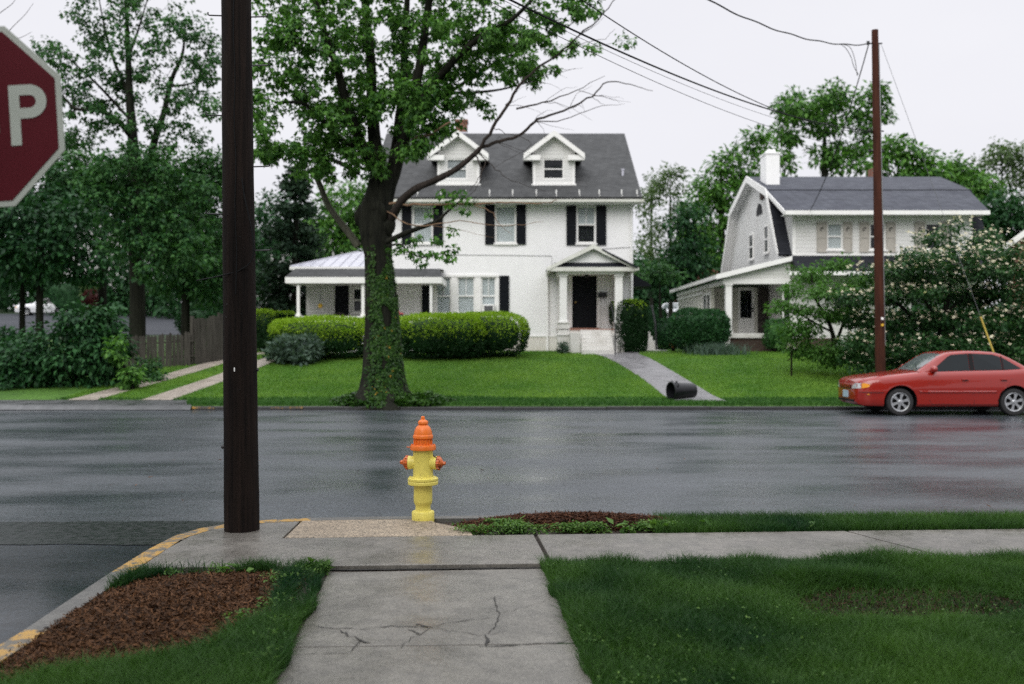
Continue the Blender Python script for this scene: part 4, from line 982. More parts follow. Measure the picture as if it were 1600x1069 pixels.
# side porch with sunroom
YQ = 36.0; qx0, qx1 = X(1127, YQ), GX - .004
pf = Z(521, YQ); pz = 4.0
mb = MB(); mb.slab([(qx0 - .2, YQ - .25, pz), (GX - .004, YQ - .25, 4.66), (GX - .004, 46.2, 4.66), (qx0 - .2, 46.2, pz)], .09); mb.build('porch_roof', M_SHINGB, gh)
mb = MB(); mb.prism([(qx0 - .22, pz - .17), (qx0 - .22, pz + .01), (GX - .004, 4.67), (GX - .004, 4.50)], 'y', YQ - .29, YQ - .253)
mb.box(qx0 - .25, qx0 - .203, YQ - .25, 46.2, pz - .15, pz - .01); mb.build('porch_roof_trim', M_TRIM, gh)
mb = MB(); mb.prism([(qx0 + .1, 3.86), (GX - .004, 3.86), (GX - .004, 4.48), (qx0 + .1, 3.92)], 'y', YQ - .02, YQ + .06); mb.build('porch_gable_panel', M_SIDE_W, gh)
mb = MB(); mb.box(qx0 + .05, GX - .004, YQ - .05, YQ + .2, 3.68, 3.858); mb.box(qx0 + .05, qx0 + .25, YQ + .202, 46, 3.68, 3.83); mb.build('porch_beam', M_TRIM, gh)
mb = MB(); xa, xb = X(1134, YQ), X(1143.5, YQ); mb.box(xa, xb, YQ - .03, YQ + .19, pf + .12, 3.62); mb.box(xa - .03, xb + .03, YQ - .06, YQ + .22, 3.62, 3.678); mb.box(xa - .03, xb + .03, YQ - .06, YQ + .22, pf + .002, pf + .12); mb.build('column', M_TRIM, gh, bev=.01)
mb = MB(); mb.box(xa - .06, GX + .2, YQ - .12, 39, pf - .17, pf); mb.build('porch_floor', M_STEPW, gh, bev=.01)
mb = MB(); mb.box(xa + .02, GX + 1.5, YQ - .05, 38.9, .8, pf - .172); mb.build('porch_foundation', M_BRICKD, gh)
mb = MB(); mb.box(xa - .1, xa + .12, YQ - .16, YQ - .06, .8, pf - .0); mb.build('porch_pedestal', M_STEPW, gh)
# back wall of the porch: door and stone
YB = 39.0; d = rect(1153, 1179, 449, 519, YB)
mb = MB(); mb.box(qx0 + .1, d[0] - .004, YB, YB + .1, pf, 3.7); mb.box(d[1] + .004, X(1184, YB), YB, YB + .1, pf, 3.7); mb.box(d[0], d[1], YB, YB + .1, d[3] + .003, 3.7); mb.build('porch_back_wall', M_BEIGE, gh)
mb = MB(); mb.box(X(1184.5, YB), GX - .004, YB - .02, YB + .1, pf, 3.7); mb.build('porch_stone_wall', M_STONE, gh)
mb = MB(); x0, x1, z0, z1 = d; z0 = pf + .01; mb.box(x0, x1, YB + .02, YB + .07, z0, z0 + .62); mb.box(x0, x0 + .1, YB + .02, YB + .07, z0 + .62, z1); mb.box(x1 - .1, x1, YB + .02, YB + .07, z0 + .62, z1); mb.box(x0 + .1, x1 - .1, YB + .02, YB + .07, z1 - .12, z1); pdoor = mb.build('porch_door', M_TRIM, gh, bev=.006)
mb = MB(); mb.box(x0 + .1, x1 - .1, YB + .04, YB + .05, z0 + .62, z1 - .12); mb.build('pane', M_GLASSD, pdoor)
mb = MB(); mb.box(x0 + .1, x1 - .1, YB + .066, YB + .075, z0 + .62, z1 - .12); mb.build('screen', M_DARKIN, pdoor)
mb = MB(); mb.box(x1 - .085, x1 - .05, YB - .03, YB + .02, z0 + .85, z0 + 1.0); mb.build('handle', M_IRON, pdoor)
# sunroom wall on the left side (facing -X): boards, window band
mb = MB(); xs_ = qx0 + .12
mb.box(xs_, xs_ + .12, 38.4, 46, 1.0, 3.8); mb.build('sunroom_wall', M_BEIGE, gh)
mb = MB()
for i in range(14): yy = 40.3 + i * .42; mb.box(xs_ - .035, xs_ - .002, yy, yy + .10, 2.1, 3.45)
mb.box(xs_ - .045, xs_ - .003, 40.0, 46, 3.5, 3.6); mb.box(xs_ - .045, xs_ - .003, 40.0, 46, 1.95, 2.05); mb.build('sunroom_slats', M_TRIM, gh)
f = mb = MB(); mb.box(xs_ - .04, xs_ - .003, 38.45, 38.53, 1.9, 3.5); mb.box(xs_ - .04, xs_ - .003, 39.15, 39.22, 1.9, 3.5); mb.box(xs_ - .04, xs_ - .003, 39.85, 39.93, 1.9, 3.5); mb.box(xs_ - .04, xs_ - .003, 38.54, 39.84, 3.42, 3.5); f = mb.build('window', M_TRIM, gh)
mb = MB(); mb.box(xs_ - .02, xs_ - .003, 38.53, 39.14, 1.95, 3.42); mb.box(xs_ - .02, xs_ - .003, 39.23, 39.84, 1.95, 3.42); mb.build('pane', M_GLASSD, f)
# windows of the ground floor seen between the branches
for a, b in ((1222, 1236), (1300, 1335), (1420, 1455)):
    r_ = rect(a, b, 445, 505, 36.3); x0, x1, z0, z1 = r_
    mb = MB(); y = 36.3 - .004
    for q in ((x0, x0 + .06, z0, z1), (x1 - .06, x1, z0, z1), (x0 + .06, x1 - .06, z0, z0 + .07), (x0 + .06, x1 - .06, z1 - .07, z1)): mb.box(q[0], q[1], y - .05, y, q[2], q[3])
    f = mb.build('window', M_TRIM, gh); mb = MB(); mb.box(x0 + .05, x1 - .05, y - .02, y - .002, z0 + .06, z1 - .06); mb.build('pane', M_GLASSD, f)

# ---------------------------------------------------------------- other houses
bh = empty('brick_house', (X(1568, 38), 38, zt(38)), 'red brick house with white gable edge at the far right', 'house')
bx0 = X(1568, 38); zz0 = Z(380, 38); sl = .75
mb = MB(); mb.prism([(bx0 + .3, .8), (bx0 + 8.3, .8), (bx0 + 8.3, zz0), (bx0 + 4.3, zz0 + 4 * sl), (bx0 + .3, zz0)], 'y', 38, 47); mb.build('wall', brick('house brick', (.20, .062, .040), (.15, .048, .032), (.16, .12, .10)), bh)
mb = MB(); pk = (bx0 + 4.3, zz0 + 4 * sl + .12)
mb.slab([(bx0, 37.75, zz0 - .1), (pk[0], 37.75, pk[1]), (pk[0], 47.3, pk[1]), (bx0, 47.3, zz0 - .1)], .1); mb.slab([(bx0 + 8.6, 37.75, zz0 - .1), (bx0 + 8.6, 47.3, zz0 - .1), (pk[0], 47.3, pk[1]), (pk[0], 37.75, pk[1])], .1); mb.build('roof', M_SHING, bh)
mb = MB()
for e in (bx0, bx0 + 8.6): mb.prism([(e, zz0 - .36), (e, zz0 - .10), (pk[0], pk[1]), (pk[0], pk[1] - .26)], 'y', 37.7, 37.748)
mb.build('rake_board', M_TRIM, bh)
bh.rotation_euler.z = R(-30)
window(bh, bx0 + 2, bx0 + 3, 2.2, 3.6, 37.93, curtain=None, glass=M_GLASSD)

def far_house(name, x0, x1, y0, y1, ztop, lab, wm, rm, rise=2.5):
    z0 = zt((y0 + y1) / 2) - .6; r_ = empty(name, ((x0 + x1) / 2, (y0 + y1) / 2, z0), lab, 'house')
    mb = MB(); xm = (x0 + x1) / 2
    mb.prism([(x0, z0), (x1, z0), (x1, ztop), (xm, ztop + rise), (x0, ztop)], 'y', y0, y1); mb.build('wall', wm, r_)
    mb = MB(); mb.slab([(x0 - .4, y0 - .4, ztop - .15), (xm, y0 - .4, ztop + rise + .1), (xm, y1, ztop + rise + .1), (x0 - .4, y1, ztop - .15)], .15); mb.slab([(x1 + .4, y0 - .4, ztop - .15), (x1 + .4, y1, ztop - .15), (xm, y1, ztop + rise + .1), (xm, y0 - .4, ztop + rise + .1)], .15); mb.build('roof', rm, r_)
    for i in range(3):
        a = x0 + (x1 - x0) * (.18 + .27 * i)
        for zz in (z0 + 1.6, z0 + 4.4):
            if zz + 1.4 > ztop: continue
            mb = MB(); mb.box(a, a + 1.0, y0 - .06, y0 - .004, zz, zz + 1.4); f = mb.build('window', M_TRIM, r_)
            mb = MB(); mb.box(a + .08, a + .92, y0 - .075, y0 - .062, zz + .08, zz + 1.32); mb.build('pane', M_GLASSD, f)
    return r_
far_house('far_house', X(95, 82), X(215, 82), 82, 92, 9.5, 'pale house half hidden by trees up the hill at the left', M_SIDE_G, M_SHING)
far_house('far_house', X(395, 66), X(432, 66) + 6, 66, 76, 7.2, 'pale house glimpsed between the wooden pole and the dark conifer', M_SIDE_G, M_SHINGB)
far_house('far_house', X(1062, 90), X(1160, 90), 90, 99, 6.6, 'brick red house glimpsed far back between the two white houses', bpy.data.materials['house brick'], M_SHING)

# ================================================================ street things
# ---------------------------------------------------------------- hydrant
def chipped(name, c, c2, lo=.30, hi=.36, rough=.38):
    m, nt, b = nodes_of(name); v = coords(nt)
    f = noise(nt, v, 26, 6, .7); big = noise(nt, v, 7, 4)
    tone = ramp(nt, big, [(.3, tuple(x * .82 for x in c)), (.7, c)])
    nt.links.new(mixc(nt, ramp(nt, f, [(lo, (1, 1, 1)), (hi, (0, 0, 0))]), tone, c2), b.inputs['Base Color'])
    b.inputs['Roughness'].default_value = rough; bump(nt, b, f, .25, .002); return m
M_HY = chipped('yellow hydrant paint', (.80, .68, .14), (.28, .20, .06), .335, .385, .42); M_HO = chipped('orange hydrant paint', (.80, .17, .012), (.26, .05, .012), .32, .38, .42)
M_HO2 = chipped('worn orange paint', (.58, .12, .015), (.16, .03, .01), .40, .47); M_RUST = mat('dark rust', (.05, .025, .015), None, .8)
hp = Vector((X(661, 8.30), 8.30, ZN))
hy = empty('fire_hydrant', hp, 'yellow fire hydrant with orange bonnet and two orange side caps', 'fire hydrant')
def bolts(mb, o, r, n, h, s=.011, ax=(0, 0, 1), ph=0):
    ax = Vector(ax); u = ax.orthogonal().normalized(); w = ax.cross(u)
    for i in range(n):
        a = 2 * math.pi * i / n + ph; q = Vector(o) + u * r * math.cos(a) + w * r * math.sin(a)
        mb.lathe([(s, 0), (s, h), (s * .5, h + .004)], q, 6, ax)
mb = MB(); mb.lathe([(.092, -.02), (.094, .006), (.094, .062), (.088, .072), (.066, .075), (.063, .09), (.063, .118), (.070, .130), (.077, .150), (.0775, .16), (.0775, .292), (.09, .297)], hp, 48)
mb.lathe([(.118, .292), (.126, .297), (.127, .318), (.122, .324)], hp, 48); mb.build('base', M_HY, hy, smooth=35)
mb = MB(); mb.lathe([(.122, .326), (.1265, .330), (.1265, .346), (.117, .352), (.086, .356), (.083, .37), (.083, .575), (.086, .582)], hp, 48)
for s in (-1, 1):
    mb.lathe([(.05, .05), (.053, .095), (.057, .11), (.057, .122)], hp + Vector((0, 0, .474)), 32, (s * .98, -.2 * (1 if s > 0 else -.6), 0))
bolts(mb, hp + Vector((0, 0, .350)), .106, 8, .008, .010)
mb.build('barrel', M_HY, hy, smooth=35)
mb = MB(); mb.lathe([(.100, .580), (.107, .584), (.107, .612), (.103, .620), (.080, .622), (.073, .628), (.071, .668), (.080, .676), (.084, .680), (.084, .698), (.081, .705), (.077, .708), (.076, .718), (.070, .745), (.058, .770), (.042, .785), (.036, .790), (.0425, .798), (.043, .812), (.036, .824), (.022, .831), (.018, .834)], hp, 48)
for i in range(16):
    a = i * math.pi / 8; mb.tube([hp + Vector((.0735 * math.cos(a), .0735 * math.sin(a), .625)), hp + Vector((.0735 * math.cos(a), .0735 * math.sin(a), .67))], .006, 5)
bolts(mb, hp + Vector((0, 0, .619)), .092, 8, .008, .010)
bn = mb.build('bonnet', M_HO, hy, smooth=35)
mb = MB(); mb.lathe([(.019, .83), (.017, .855), (.010, .862)], hp, 5); mb.build('operating_nut', M_HO, bn)
mb = MB(); mb.tube([hp + Vector((-.10, -.02, .604)), hp + Vector((-.135, -.025, .607))], .004, 6); mb.build('tag_wire', M_HO, bn)
for s in (-1, 1):
    ax = Vector((s * .98, -.2 * (1 if s > 0 else -.6), 0)).normalized(); o = hp + Vector((0, 0, .474))
    mb = MB(); mb.lathe([(.048, .12), (.0525, .124), (.0525, .143), (.045, .155), (.032, .165), (.022, .170), (.019, .176)], o, 32, ax)
    for i in range(8):
        a = i * math.pi / 4; u = ax.orthogonal().normalized(); w = ax.cross(u); q = o + ax * .124 + (u * math.cos(a) + w * math.sin(a)) * .055
        mb.tube([q, q + ax * .024], .005, 5)
    cap = mb.build('hose_cap', M_HO2, hy, smooth=35)
    mb = MB(); mb.lathe([(.018, .174), (.017, .190), (.011, .195)], o, 5, ax); mb.build('cap_nut', M_HO2, cap)
mb = MB(); pts = [hp + Vector((.088, -.03, .535)), hp + Vector((.105, -.05, .52)), hp + Vector((.12, -.055, .525))]
for k in range(5):
    q = hp + Vector((.09 + .008 * k, -.05, .54 - .006 * k)); mb.tube([q, q + Vector((.006, -.004, -.006))], .005, 5)
mb.build('chain', M_RUST, hy)

# ---------------------------------------------------------------- wooden poles
def wood(name, c1, c2, rough=.75, bm=.9, gs=42):
    m, nt, b = nodes_of(name)
    v = coords(nt, (1, 1, .035)); f = noise(nt, v, gs, 6, .7); g = noise(nt, coords(nt, (1, 1, .3)), 2.2, 5)
    col = ramp(nt, f, [(.32, c2), (.62, c1)]); col = mixc(nt, 1.0, col, ramp(nt, g, [(.3, (.65,) * 3), (.7, (1.25,) * 3)]), 'MULTIPLY')
    nt.links.new(col, b.inputs['Base Color']); b.inputs['Roughness'].default_value = rough; b.inputs['Specular IOR Level'].default_value = .12; bump(nt, b, f, bm, .012); return m
M_POLE = wood('dark creosoted wood', (.018, .0115, .009), (.0025, .0022, .0022), .8, 1.0, 30); M_POLE2 = wood('reddish pole wood', (.075, .026, .015), (.028, .011, .008))
M_STEEL = mat('galvanised steel', (.28, .29, .30), None, .4, metal=.8); M_CABLE = mat('black cable', (.010, .011, .012), None, .65, spec=.12)
Yp = 7.85
pole = empty('utility_pole', (X(378, Yp), Yp, ZN), 'thick dark wooden utility pole at the near street corner', 'utility pole')
mb = MB(); pts = []; rad = []
for i in range(40):
    z = ZN - .03 + i * .28; pts.append((X(378, Yp) - .0107 * (z - ZN), Yp, z)); rad.append(.1365 - .0052 * z + .0012 * math.sin(i * 1.7))
mb.tube(pts, rad, 40); mb.build('shaft', M_POLE, pole, smooth=60)
def pole_x(z, s): r = .1365 - .0052 * z; return X(378, Yp) - .0107 * (z - ZN) + s * r
for px, py, s in ((325, 24, -1), (322, 180, -1), (322, 334, -1), (418, 26, 1), (420, 102, 1), (421, 260, 1), (423, 391, 1), (415, -60, 1), (322, -130, -1)):
    z = Z(py, Yp); L = X(px, Yp); mb = MB()
    mb.tube([(pole_x(z, s) - s * .02, Yp, z - .004), (L - s * .012, Yp, z), (L, Yp, z + .004), (L, Yp, z + .024)], .0058, 7); mb.build('step_peg', M_IRON, pole, smooth=True)
mb = MB(); mb.tube([(pole_x(z, 0) + .012 + .006 * math.sin(z * 9), Yp - (.1365 - .0052 * z) - .004, z) for z in np.linspace(1.95, 9, 40)], .004, 6)
mb.tube([(pole_x(Z(y_, Yp), 0) + dx, Yp - .12, Z(y_, Yp)) for y_, dx in ((282, .06), (305, .075), (330, .10), (352, .125), (372, .142), (388, .150), (402, .142), (412, .12), (418, .09), (426, .02), (432, -.10), (436, -.19), (440, -.30))], .005, 6)
mb.build('ground_wire', M_CABLE, pole, smooth=True)
mb = MB()
for i in range(15):
    z = rng.uniform(.5, 2.4) if i < 11 else rng.uniform(2.4, 4.2); a = rng.uniform(-1.2, 1.2); r_ = .1365 - .0052 * z; u_ = Vector((math.sin(a), -math.cos(a), 0)); q = Vector((pole_x(z, 0), Yp, z)) + u_ * (r_ - .002); sd_ = Vector((math.cos(a), math.sin(a), 0)) * .007 + Vector((0, 0, rng.uniform(-.006, .006)))
    mb.tube([q - sd_, q - sd_ + u_ * .004, q + sd_ + u_ * .004, q + sd_], .0013, 4)
mb.build('staples', M_IRON, pole)
mb = MB(); z = Z(576, Yp); mb.box(pole_x(z, 0) - .012, pole_x(z, 0) - .004, Yp - .139, Yp - .131, z - .018, z + .012); mb.build('pole_tag', M_TRIM, pole)
mb = MB(); z = Z(578, Yp); mb.lathe([(.012, 0), (.014, .015), (.008, .02)], (pole_x(z, 1) - .004, Yp, z), 8, (1, 0, 0)); z = Z(698, Yp); mb.lathe([(.014, 0), (.016, .018), (.008, .024)], (pole_x(z, -1) + .006, Yp - .02, z), 8, (-1, 0, 0)); mb.build('pole_bolt', M_IRON, pole)

Yq = 24.0; q0 = Vector((X(1376.5, Yq), Yq, zt(Yq))); q1 = Vector((X(1367, Yq), Yq, Z(47, Yq)))
pole2 = empty('utility_pole', q0, 'slim reddish brown wooden pole behind the red car', 'utility pole')
mb = MB(); n = 20; mb.tube([q0 + (q1 - q0) * (i / n) + Vector((0, 0, -.05 if i == 0 else 0)) for i in range(n + 1)], [.122 - .045 * i / n for i in range(n + 1)], 20); mb.build('shaft', M_POLE2, pole2, smooth=60)
def q_at(py): z = Z(py, Yq); return q0 + (q1 - q0) * ((z - q0.z) / (q1.z - q0.z))
for py in (68, 205, 236):
    c = q_at(py); mb = MB(); mb.tube([c + Vector((-.17, 0, 0)), c + Vector((.17, 0, 0))], .018, 6); mb.lathe([(.03, 0), (.045, .03), (.03, .06), (.04, .08)], c + Vector((-.17, 0, -.03)), 10); mb.build('insulator', M_IRON, pole2)
c = q_at(508); mb = MB(); mb.lathe([(.035, 0), (.035, .008)], c + Vector((.02, -.125, 0)), 12, (0, -1, 0)); mb.build('yellow_marker', M_YELLOWT, pole2)
c = q_at(498); mb = MB(); mb.box(c.x - .01, c.x + .05, c.y - .128, c.y - .12, c.z - .03, c.z + .03); mb.build('pole_tag', M_TRIM, pole2)
mb = MB(); mb.tube([q_at(540) + Vector((.118, -.02, 0)), q_at(236) + Vector((.10, -.02, 0)), q_at(70) + Vector((.085, -.02, 0))], .012, 6); mb.build('conduit', M_STEEL, pole2)

# ---------------------------------------------------------------- wires
A = Vector((8.70, 24.0, 0)); B = Vector((-2.2, 7.85, 0))
def wire(name, z0, b, c, r, lab, tmax=1.0, wave=0, off=0):
    mb = MB(); n = 60; pts = []
    for i in range(n + 1):
        t = tmax * i / n; p = A + (B - A) * t; p.z = z0 + b * t + c * t * t + wave * math.sin(i * 1.1); p.x += off * (1 - t); pts.append(p)
    mb.tube(pts, r, 6); return tag(mb.build(name, M_CABLE, smooth=True), lab, 'wire')
wire('overhead_cable', 6.66, -3.01, 1.775, .013, 'thickest black overhead cable sagging from the slim pole to upper left')
wire('overhead_wire', 6.62, -3.27, 3.04, .008, 'overhead wire just above the thickest cable in the middle of the sky')
wire('overhead_wire', 6.2, -2.62, 1.8, .0045, 'thin faint wire lowest of the overhead lines')
wire('overhead_wire', 6.45, -2.78, 1.75, .0035, 'faintest thin wire close beneath the thickest cable')
wire('service_cable', 8.77, -5.44, 3.77, .013, 'wavy twisted cable running from the top of the slim pole up left', wave=.012)
# slack loops hanging from the twisted cable
def at_t(t): p = A + (B - A) * t; p.z = 8.77 - 5.44 * t + 3.77 * t * t; return p
p = at_t(.10)
mb = MB(); Yl = p.y
mb.tube(curve([P(1313, 69, Yl), P(1322, 76, Yl), P(1330, 90, Yl), P(1334, 104, Yl), P(1341, 116, Yl)], 5), .007, 5); mb.tube(curve([P(1316, 69, Yl), P(1327, 73, Yl), P(1333, 84, Yl), P(1337, 100, Yl), P(1339, 117, Yl), P(1341, 116, Yl)], 5), .007, 5)
tag(mb.build('cable_loop', M_CABLE, smooth=True), 'slack loop of two wires hanging beside the slim pole top', 'wire loop')
e = Vector((GX + .6, 35.56, 6.3)); s = q_at(68) + Vector((-.15, 0, 0)); pts = [s + (e - s) * t + Vector((0, 0, -1.6 * t * (1 - t))) for t in np.linspace(0, 1, 24)]
mb = MB(); mb.tube(pts, .013, 6); tag(mb.build('service_drop', M_CABLE, smooth=True), 'service wire from the slim pole down to the gambrel house roof', 'wire')
s = q_at(70) + Vector((.15, 0, 0)); e = Vector((12.05, 24.0, zt(24)))
g = empty('guy_wire', e, 'thin guy wire slanting from the slim pole down behind the red car with yellow guard', 'guy wire')
mb = MB(); mb.tube([s, e], .005, 6); mb.build('strand', M_STEEL, g)
d = (e - s).normalized(); mb = MB(); mb.tube([e - d * 2.2, e - d * .1], .022, 8); mb.build('guard', mat('yellow plastic guard', (.55, .42, .08), None, .5), g, smooth=True)

# ---------------------------------------------------------------- stop sign
Ys = 4.2; sc_ = Vector((X(-43, Ys), Ys, Z(185, Ys))); th = R(3.5)
sg = empty('stop_sign', (sc_.x, Ys + .03, ZN), 'red octagonal stop sign with white letters at the left edge', 'stop sign')
M_SRED = mat('red sign sheeting', (.085, .005, .011), (.072, .004, .009), .5, 3, spec=.15, bmp=.05, bscale=300)
M_SWHT = mat('white sign sheeting', (.42, .45, .41), (.37, .40, .36), .5, 3, spec=.2)
def rotp(x, z): return (sc_.x + x * math.cos(th) - z * math.sin(th), sc_.z + x * math.sin(th) + z * math.cos(th))
def octo(r): return [rotp(r / math.cos(R(22.5)) * math.cos(R(22.5 + 45 * i)), r / math.cos(R(22.5)) * math.sin(R(22.5 + 45 * i))) for i in range(8)]
mb = MB(); mb.prism(octo(.381), 'y', Ys, Ys + .004); mb.build('plate', M_SWHT, sg, bev=.001)
mb = MB(); mb.prism(octo(.356), 'y', Ys - .003, Ys - .0005); face = mb.build('face', M_SRED, sg)
pxm = Ys / F
def letter(name, polys):
    """polys: lists of (x,z) in metres about the sign centre; strokes butt end to end"""
    mb = MB()
    for p in polys: mb.prism([rotp(x, z) for x, z in p], 'y', Ys - .0055, Ys - .0035)
    mb.build(name, M_SWHT, face)
HL = .127; T_ = .044
def ring(cx, cz, rx, rz, t, a0, a1, n=18):
    o = [];
    for i in range(n):
        a, b = R(a0 + (a1 - a0) * i / n), R(a0 + (a1 - a0) * (i + 1) / n)
        o.append([(cx + rx * math.cos(a), cz + rz * math.sin(a)), (cx + rx * math.cos(b), cz + rz * math.sin(b)), (cx + (rx - t) * math.cos(b), cz + (rz - t) * math.sin(b)), (cx + (rx - t) * math.cos(a), cz + (rz - t) * math.sin(a))])
    return o
def rc(x0, x1, z0, z1): return [(x0, z0), (x1, z0), (x1, z1), (x0, z1)]
px_ = .160; bw = .075; rr = (HL * 1.1) / 2
zt_, zbm = HL, HL - 2 * .071
letter('letter_p', [rc(px_, px_ + T_, -HL, HL), rc(px_ + T_, px_ + .085, HL - T_, HL), rc(px_ + T_, px_ + .085, zbm, zbm + T_)] + ring(px_ + .085, HL - .071, .073, .071, T_, -90, 90))
ox = .040
letter('letter_o', ring(ox, HL - .072, .072, .072, T_, 0, 180) + ring(ox, -HL + .072, .072, .072, T_, 180, 360) + [rc(ox - .072, ox - .072 + T_, -HL + .072, HL - .072), rc(ox + .072 - T_, ox + .072, -HL + .072, HL - .072)])
tx = -.094
letter('letter_t', [rc(tx - .066 - .01, tx + .066 - .01, HL - T_, HL), rc(tx - T_ / 2 - .01, tx + T_ / 2 - .01, -HL, HL - T_)])
sx = -.257; r2 = .0745
letter('letter_s', ring(sx, HL - r2, .07, r2, T_, 20, 270) + ring(sx, -HL + r2 - .0 , .07, r2, T_, -160, 90) )
mb = MB(); px0 = sc_.x; mb.prism([(px0 - .03, Ys + .02), (px0 - .012, Ys + .006), (px0 + .012, Ys + .006), (px0 + .03, Ys + .02), (px0 + .03, Ys + .025), (px0 + .010, Ys + .012), (px0 - .010, Ys + .012), (px0 - .03, Ys + .025)], 'z', ZN - .05, sc_.z + .33)
mb.build('post', M_STEEL, sg)
for zz in (-.3, .3):
    x, z = rotp(0, zz); mb = MB(); mb.lathe([(.012, 0), (.012, .006), (.006, .009)], (x, Ys - .003, z), 8, (0, -1, 0)); mb.build('bolt', M_STEEL, sg)

# ---------------------------------------------------------------- toppled bin
Yb = 24.35; r_b = .215
bx = X(1066, Yb); bz = zt(Yb) + .03
can = empty('trash_can', (bx, Yb, bz), 'black plastic dustbin lying on its side at the end of the garden path', 'trash can')
M_BIN = mat('black bin plastic', (.010, .011, .013), (.007, .007, .009), .35, 6, bmp=.1, spec=.3)
ax = Vector((-.93, -.36, .0)).normalized(); o = Vector((bx, Yb, bz + r_b)) - ax * .33
mb = MB(); mb.lathe([(.0, 0), (.165, 0), (.175, .02), (.18, .06), (.195, .32), (.212, .60), (.230, .605), (.234, .63), (.228, .655), (.208, .655), (.202, .60), (.185, .32), (.17, .03), (.0, .028)], o, 40, ax)
mb.build('body', M_BIN, can, smooth=40)
u = Vector((0, 0, 1))
for s in (-1, 1):
    w = ax.cross(u) * s; b = o + ax * .55 + (u * .8 + w * .6).normalized() * .200; mb = MB()
    n_ = (u * .8 + w * .6).normalized(); sd = n_.cross(ax); mb.tube([b - sd * .07, b - sd * .06 + n_ * .055, b + sd * .06 + n_ * .055, b + sd * .07], .016, 7); mb.build('handle', M_BIN, can, smooth=True)

# ---------------------------------------------------------------- fences
M_FENCE = wood('weathered fence boards', (.085, .078, .066), (.030, .028, .024), .85, .6)
def fence(name, p0, p1, h0, h1, w, gap, lab, pointed, cat='fence'):
    p0, p1 = Vector((*p0, 0)), Vector((*p1, 0)); L = (p1 - p0).length; t = (p1 - p0) / L; nn = Vector((-t.y, t.x, 0))
    root = empty(name, (p0.x, p0.y, zt(p0.y)), lab, cat); mb = MB(); k = int(L / (w + gap))
    for i in range(k):
        a = p0 + t * (i * (w + gap)); b = a + t * w; z = zt(a.y) - .05; h = h0 + (h1 - h0) * i / k + rng.normal() * .03; dn = nn * (.012 + rng.uniform(-.008, .008)); sk = t * rng.normal() * .012
        top = [a + dn + sk, b + dn + sk]; m = (a + b) / 2 + dn + sk
        v = [(*a.xy, z), (*b.xy, z), (*top[1].xy, z + h - (.06 if pointed else 0)), (*m.xy, z + h), (*top[0].xy, z + h - (.06 if pointed else 0))]
        v2 = [(Vector(q) + nn * .02) for q in v]
        mb.add(v + v2, [(0, 1, 2, 3, 4), (9, 8, 7, 6, 5)] + [(j, 5 + j, 5 + (j + 1) % 5, (j + 1) % 5) for j in range(5)])
    mb.build('boards', M_FENCE, root)
    for hh in (.3, h0 - .3):
        mb = MB(); a, b = p0 + nn * .06, p1 + nn * .06; mb.tube([(*a.xy, zt(a.y) + hh), (*b.xy, zt(b.y) + hh)], .035, 4); mb.build('rail', M_FENCE, root)
    for i in range(int(L / 2.2) + 1):
        a = p0 + t * min(L, i * 2.2) + nn * .12; mb = MB(); mb.box(a.x - .05, a.x + .05, a.y - .05, a.y + .05, zt(a.y) - .2, zt(a.y) + h0 + .02); mb.build('post', M_FENCE, root)
fence('picket_fence', (X(193, 29.8), 29.8), (X(303, 30.8), 30.8), 1.06, 1.1, .095, .014, 'low weathered picket fence between the big bush and the driveway', True)
fence('board_fence', (X(305, 30.85), 30.85), (X(392, 33.2), 33.2), 1.5, 1.58, .12, .008, 'tall grey board fence at the head of the driveway behind the thick pole', False)

# ---------------------------------------------------------------- white mailbox on a dark post in the right lawn
Ym = 28.5; mx = X(1237, Ym); mz = zt(Ym)
ms = empty('yard_post', (mx, Ym, mz), 'dark garden post topped with white flowers on the right lawn', 'garden post')
mb = MB(); mb.tube([(mx - .01, Ym, mz - .1), (mx, Ym, mz + .75)], .028, 8); mb.tube([(mx, Ym, mz + .55), (mx - .12, Ym, mz + .47)], .015, 6); mb.build('post', M_POLE, ms, smooth=60)
mb = MB(); mb.lathe([(.05, 0), (.08, .04), (.10, .10), (.09, .11)], (mx + .04, Ym, mz + .75), 16); mb.build('planter', M_IRON, ms, smooth=True)
c = ball(120) * np.array([.2, .15, .10]) + np.array([mx + .06, Ym, mz + .90]); M_FLW = leafmat('white petals', (.62, .60, .54), (.80, .78, .72), .3, .5)
leaves('flowers', c, rng.normal(size=(120, 3)), rng.normal(size=(120, 3)) + np.array([0, -.5, 1]), rng.uniform(.05, .1, 120), M_FLW, ms, 'bract')

# ================================================================ cars
M_CRED = mat('red car paint', (.25, .0085, .003), (.235, .008, .003), .26, 1.5, coat=.8, spec=.35, bmp=.02, bscale=300)
M_CWHT = mat('white car paint', (.72, .73, .75), (.68, .69, .70), .3, 1.5, coat=1.0)
M_TYRE = mat('tyre rubber', (.016, .016, .017), None, .75, 30, bmp=.3); M_RIM = mat('alloy', (.52, .53, .54), (.42, .43, .44), .3, 6, metal=.85)
M_CGLASS = mat('tinted car glass', (.006, .010, .012), (.004, .007, .009), .03, 2, spec=.30); M_CTRIM = mat('black car trim', (.009, .009, .010), None, .6, spec=.15)
M_LAMP = mat('clear headlamp', (.50, .52, .52), (.34, .36, .37), .12, 25, coat=1); M_AMBER = mat('amber lens', (.75, .30, .02), None, .2, coat=1); M_TAIL = mat('red lens', (.35, .012, .012), None, .2, coat=1)
M_PLATE = mat('number plate', (.36, .47, .52), (.28, .40, .47), .5, 14); M_DARKRED = mat('panel gap', (.045, .006, .005), None, .6)
def interp(t, tab): return float(np.interp(t, [q[0] for q in tab], [q[1] for q in tab]))
L_ = 4.26; XW0, XW1 = .90, 3.34; RW = .292
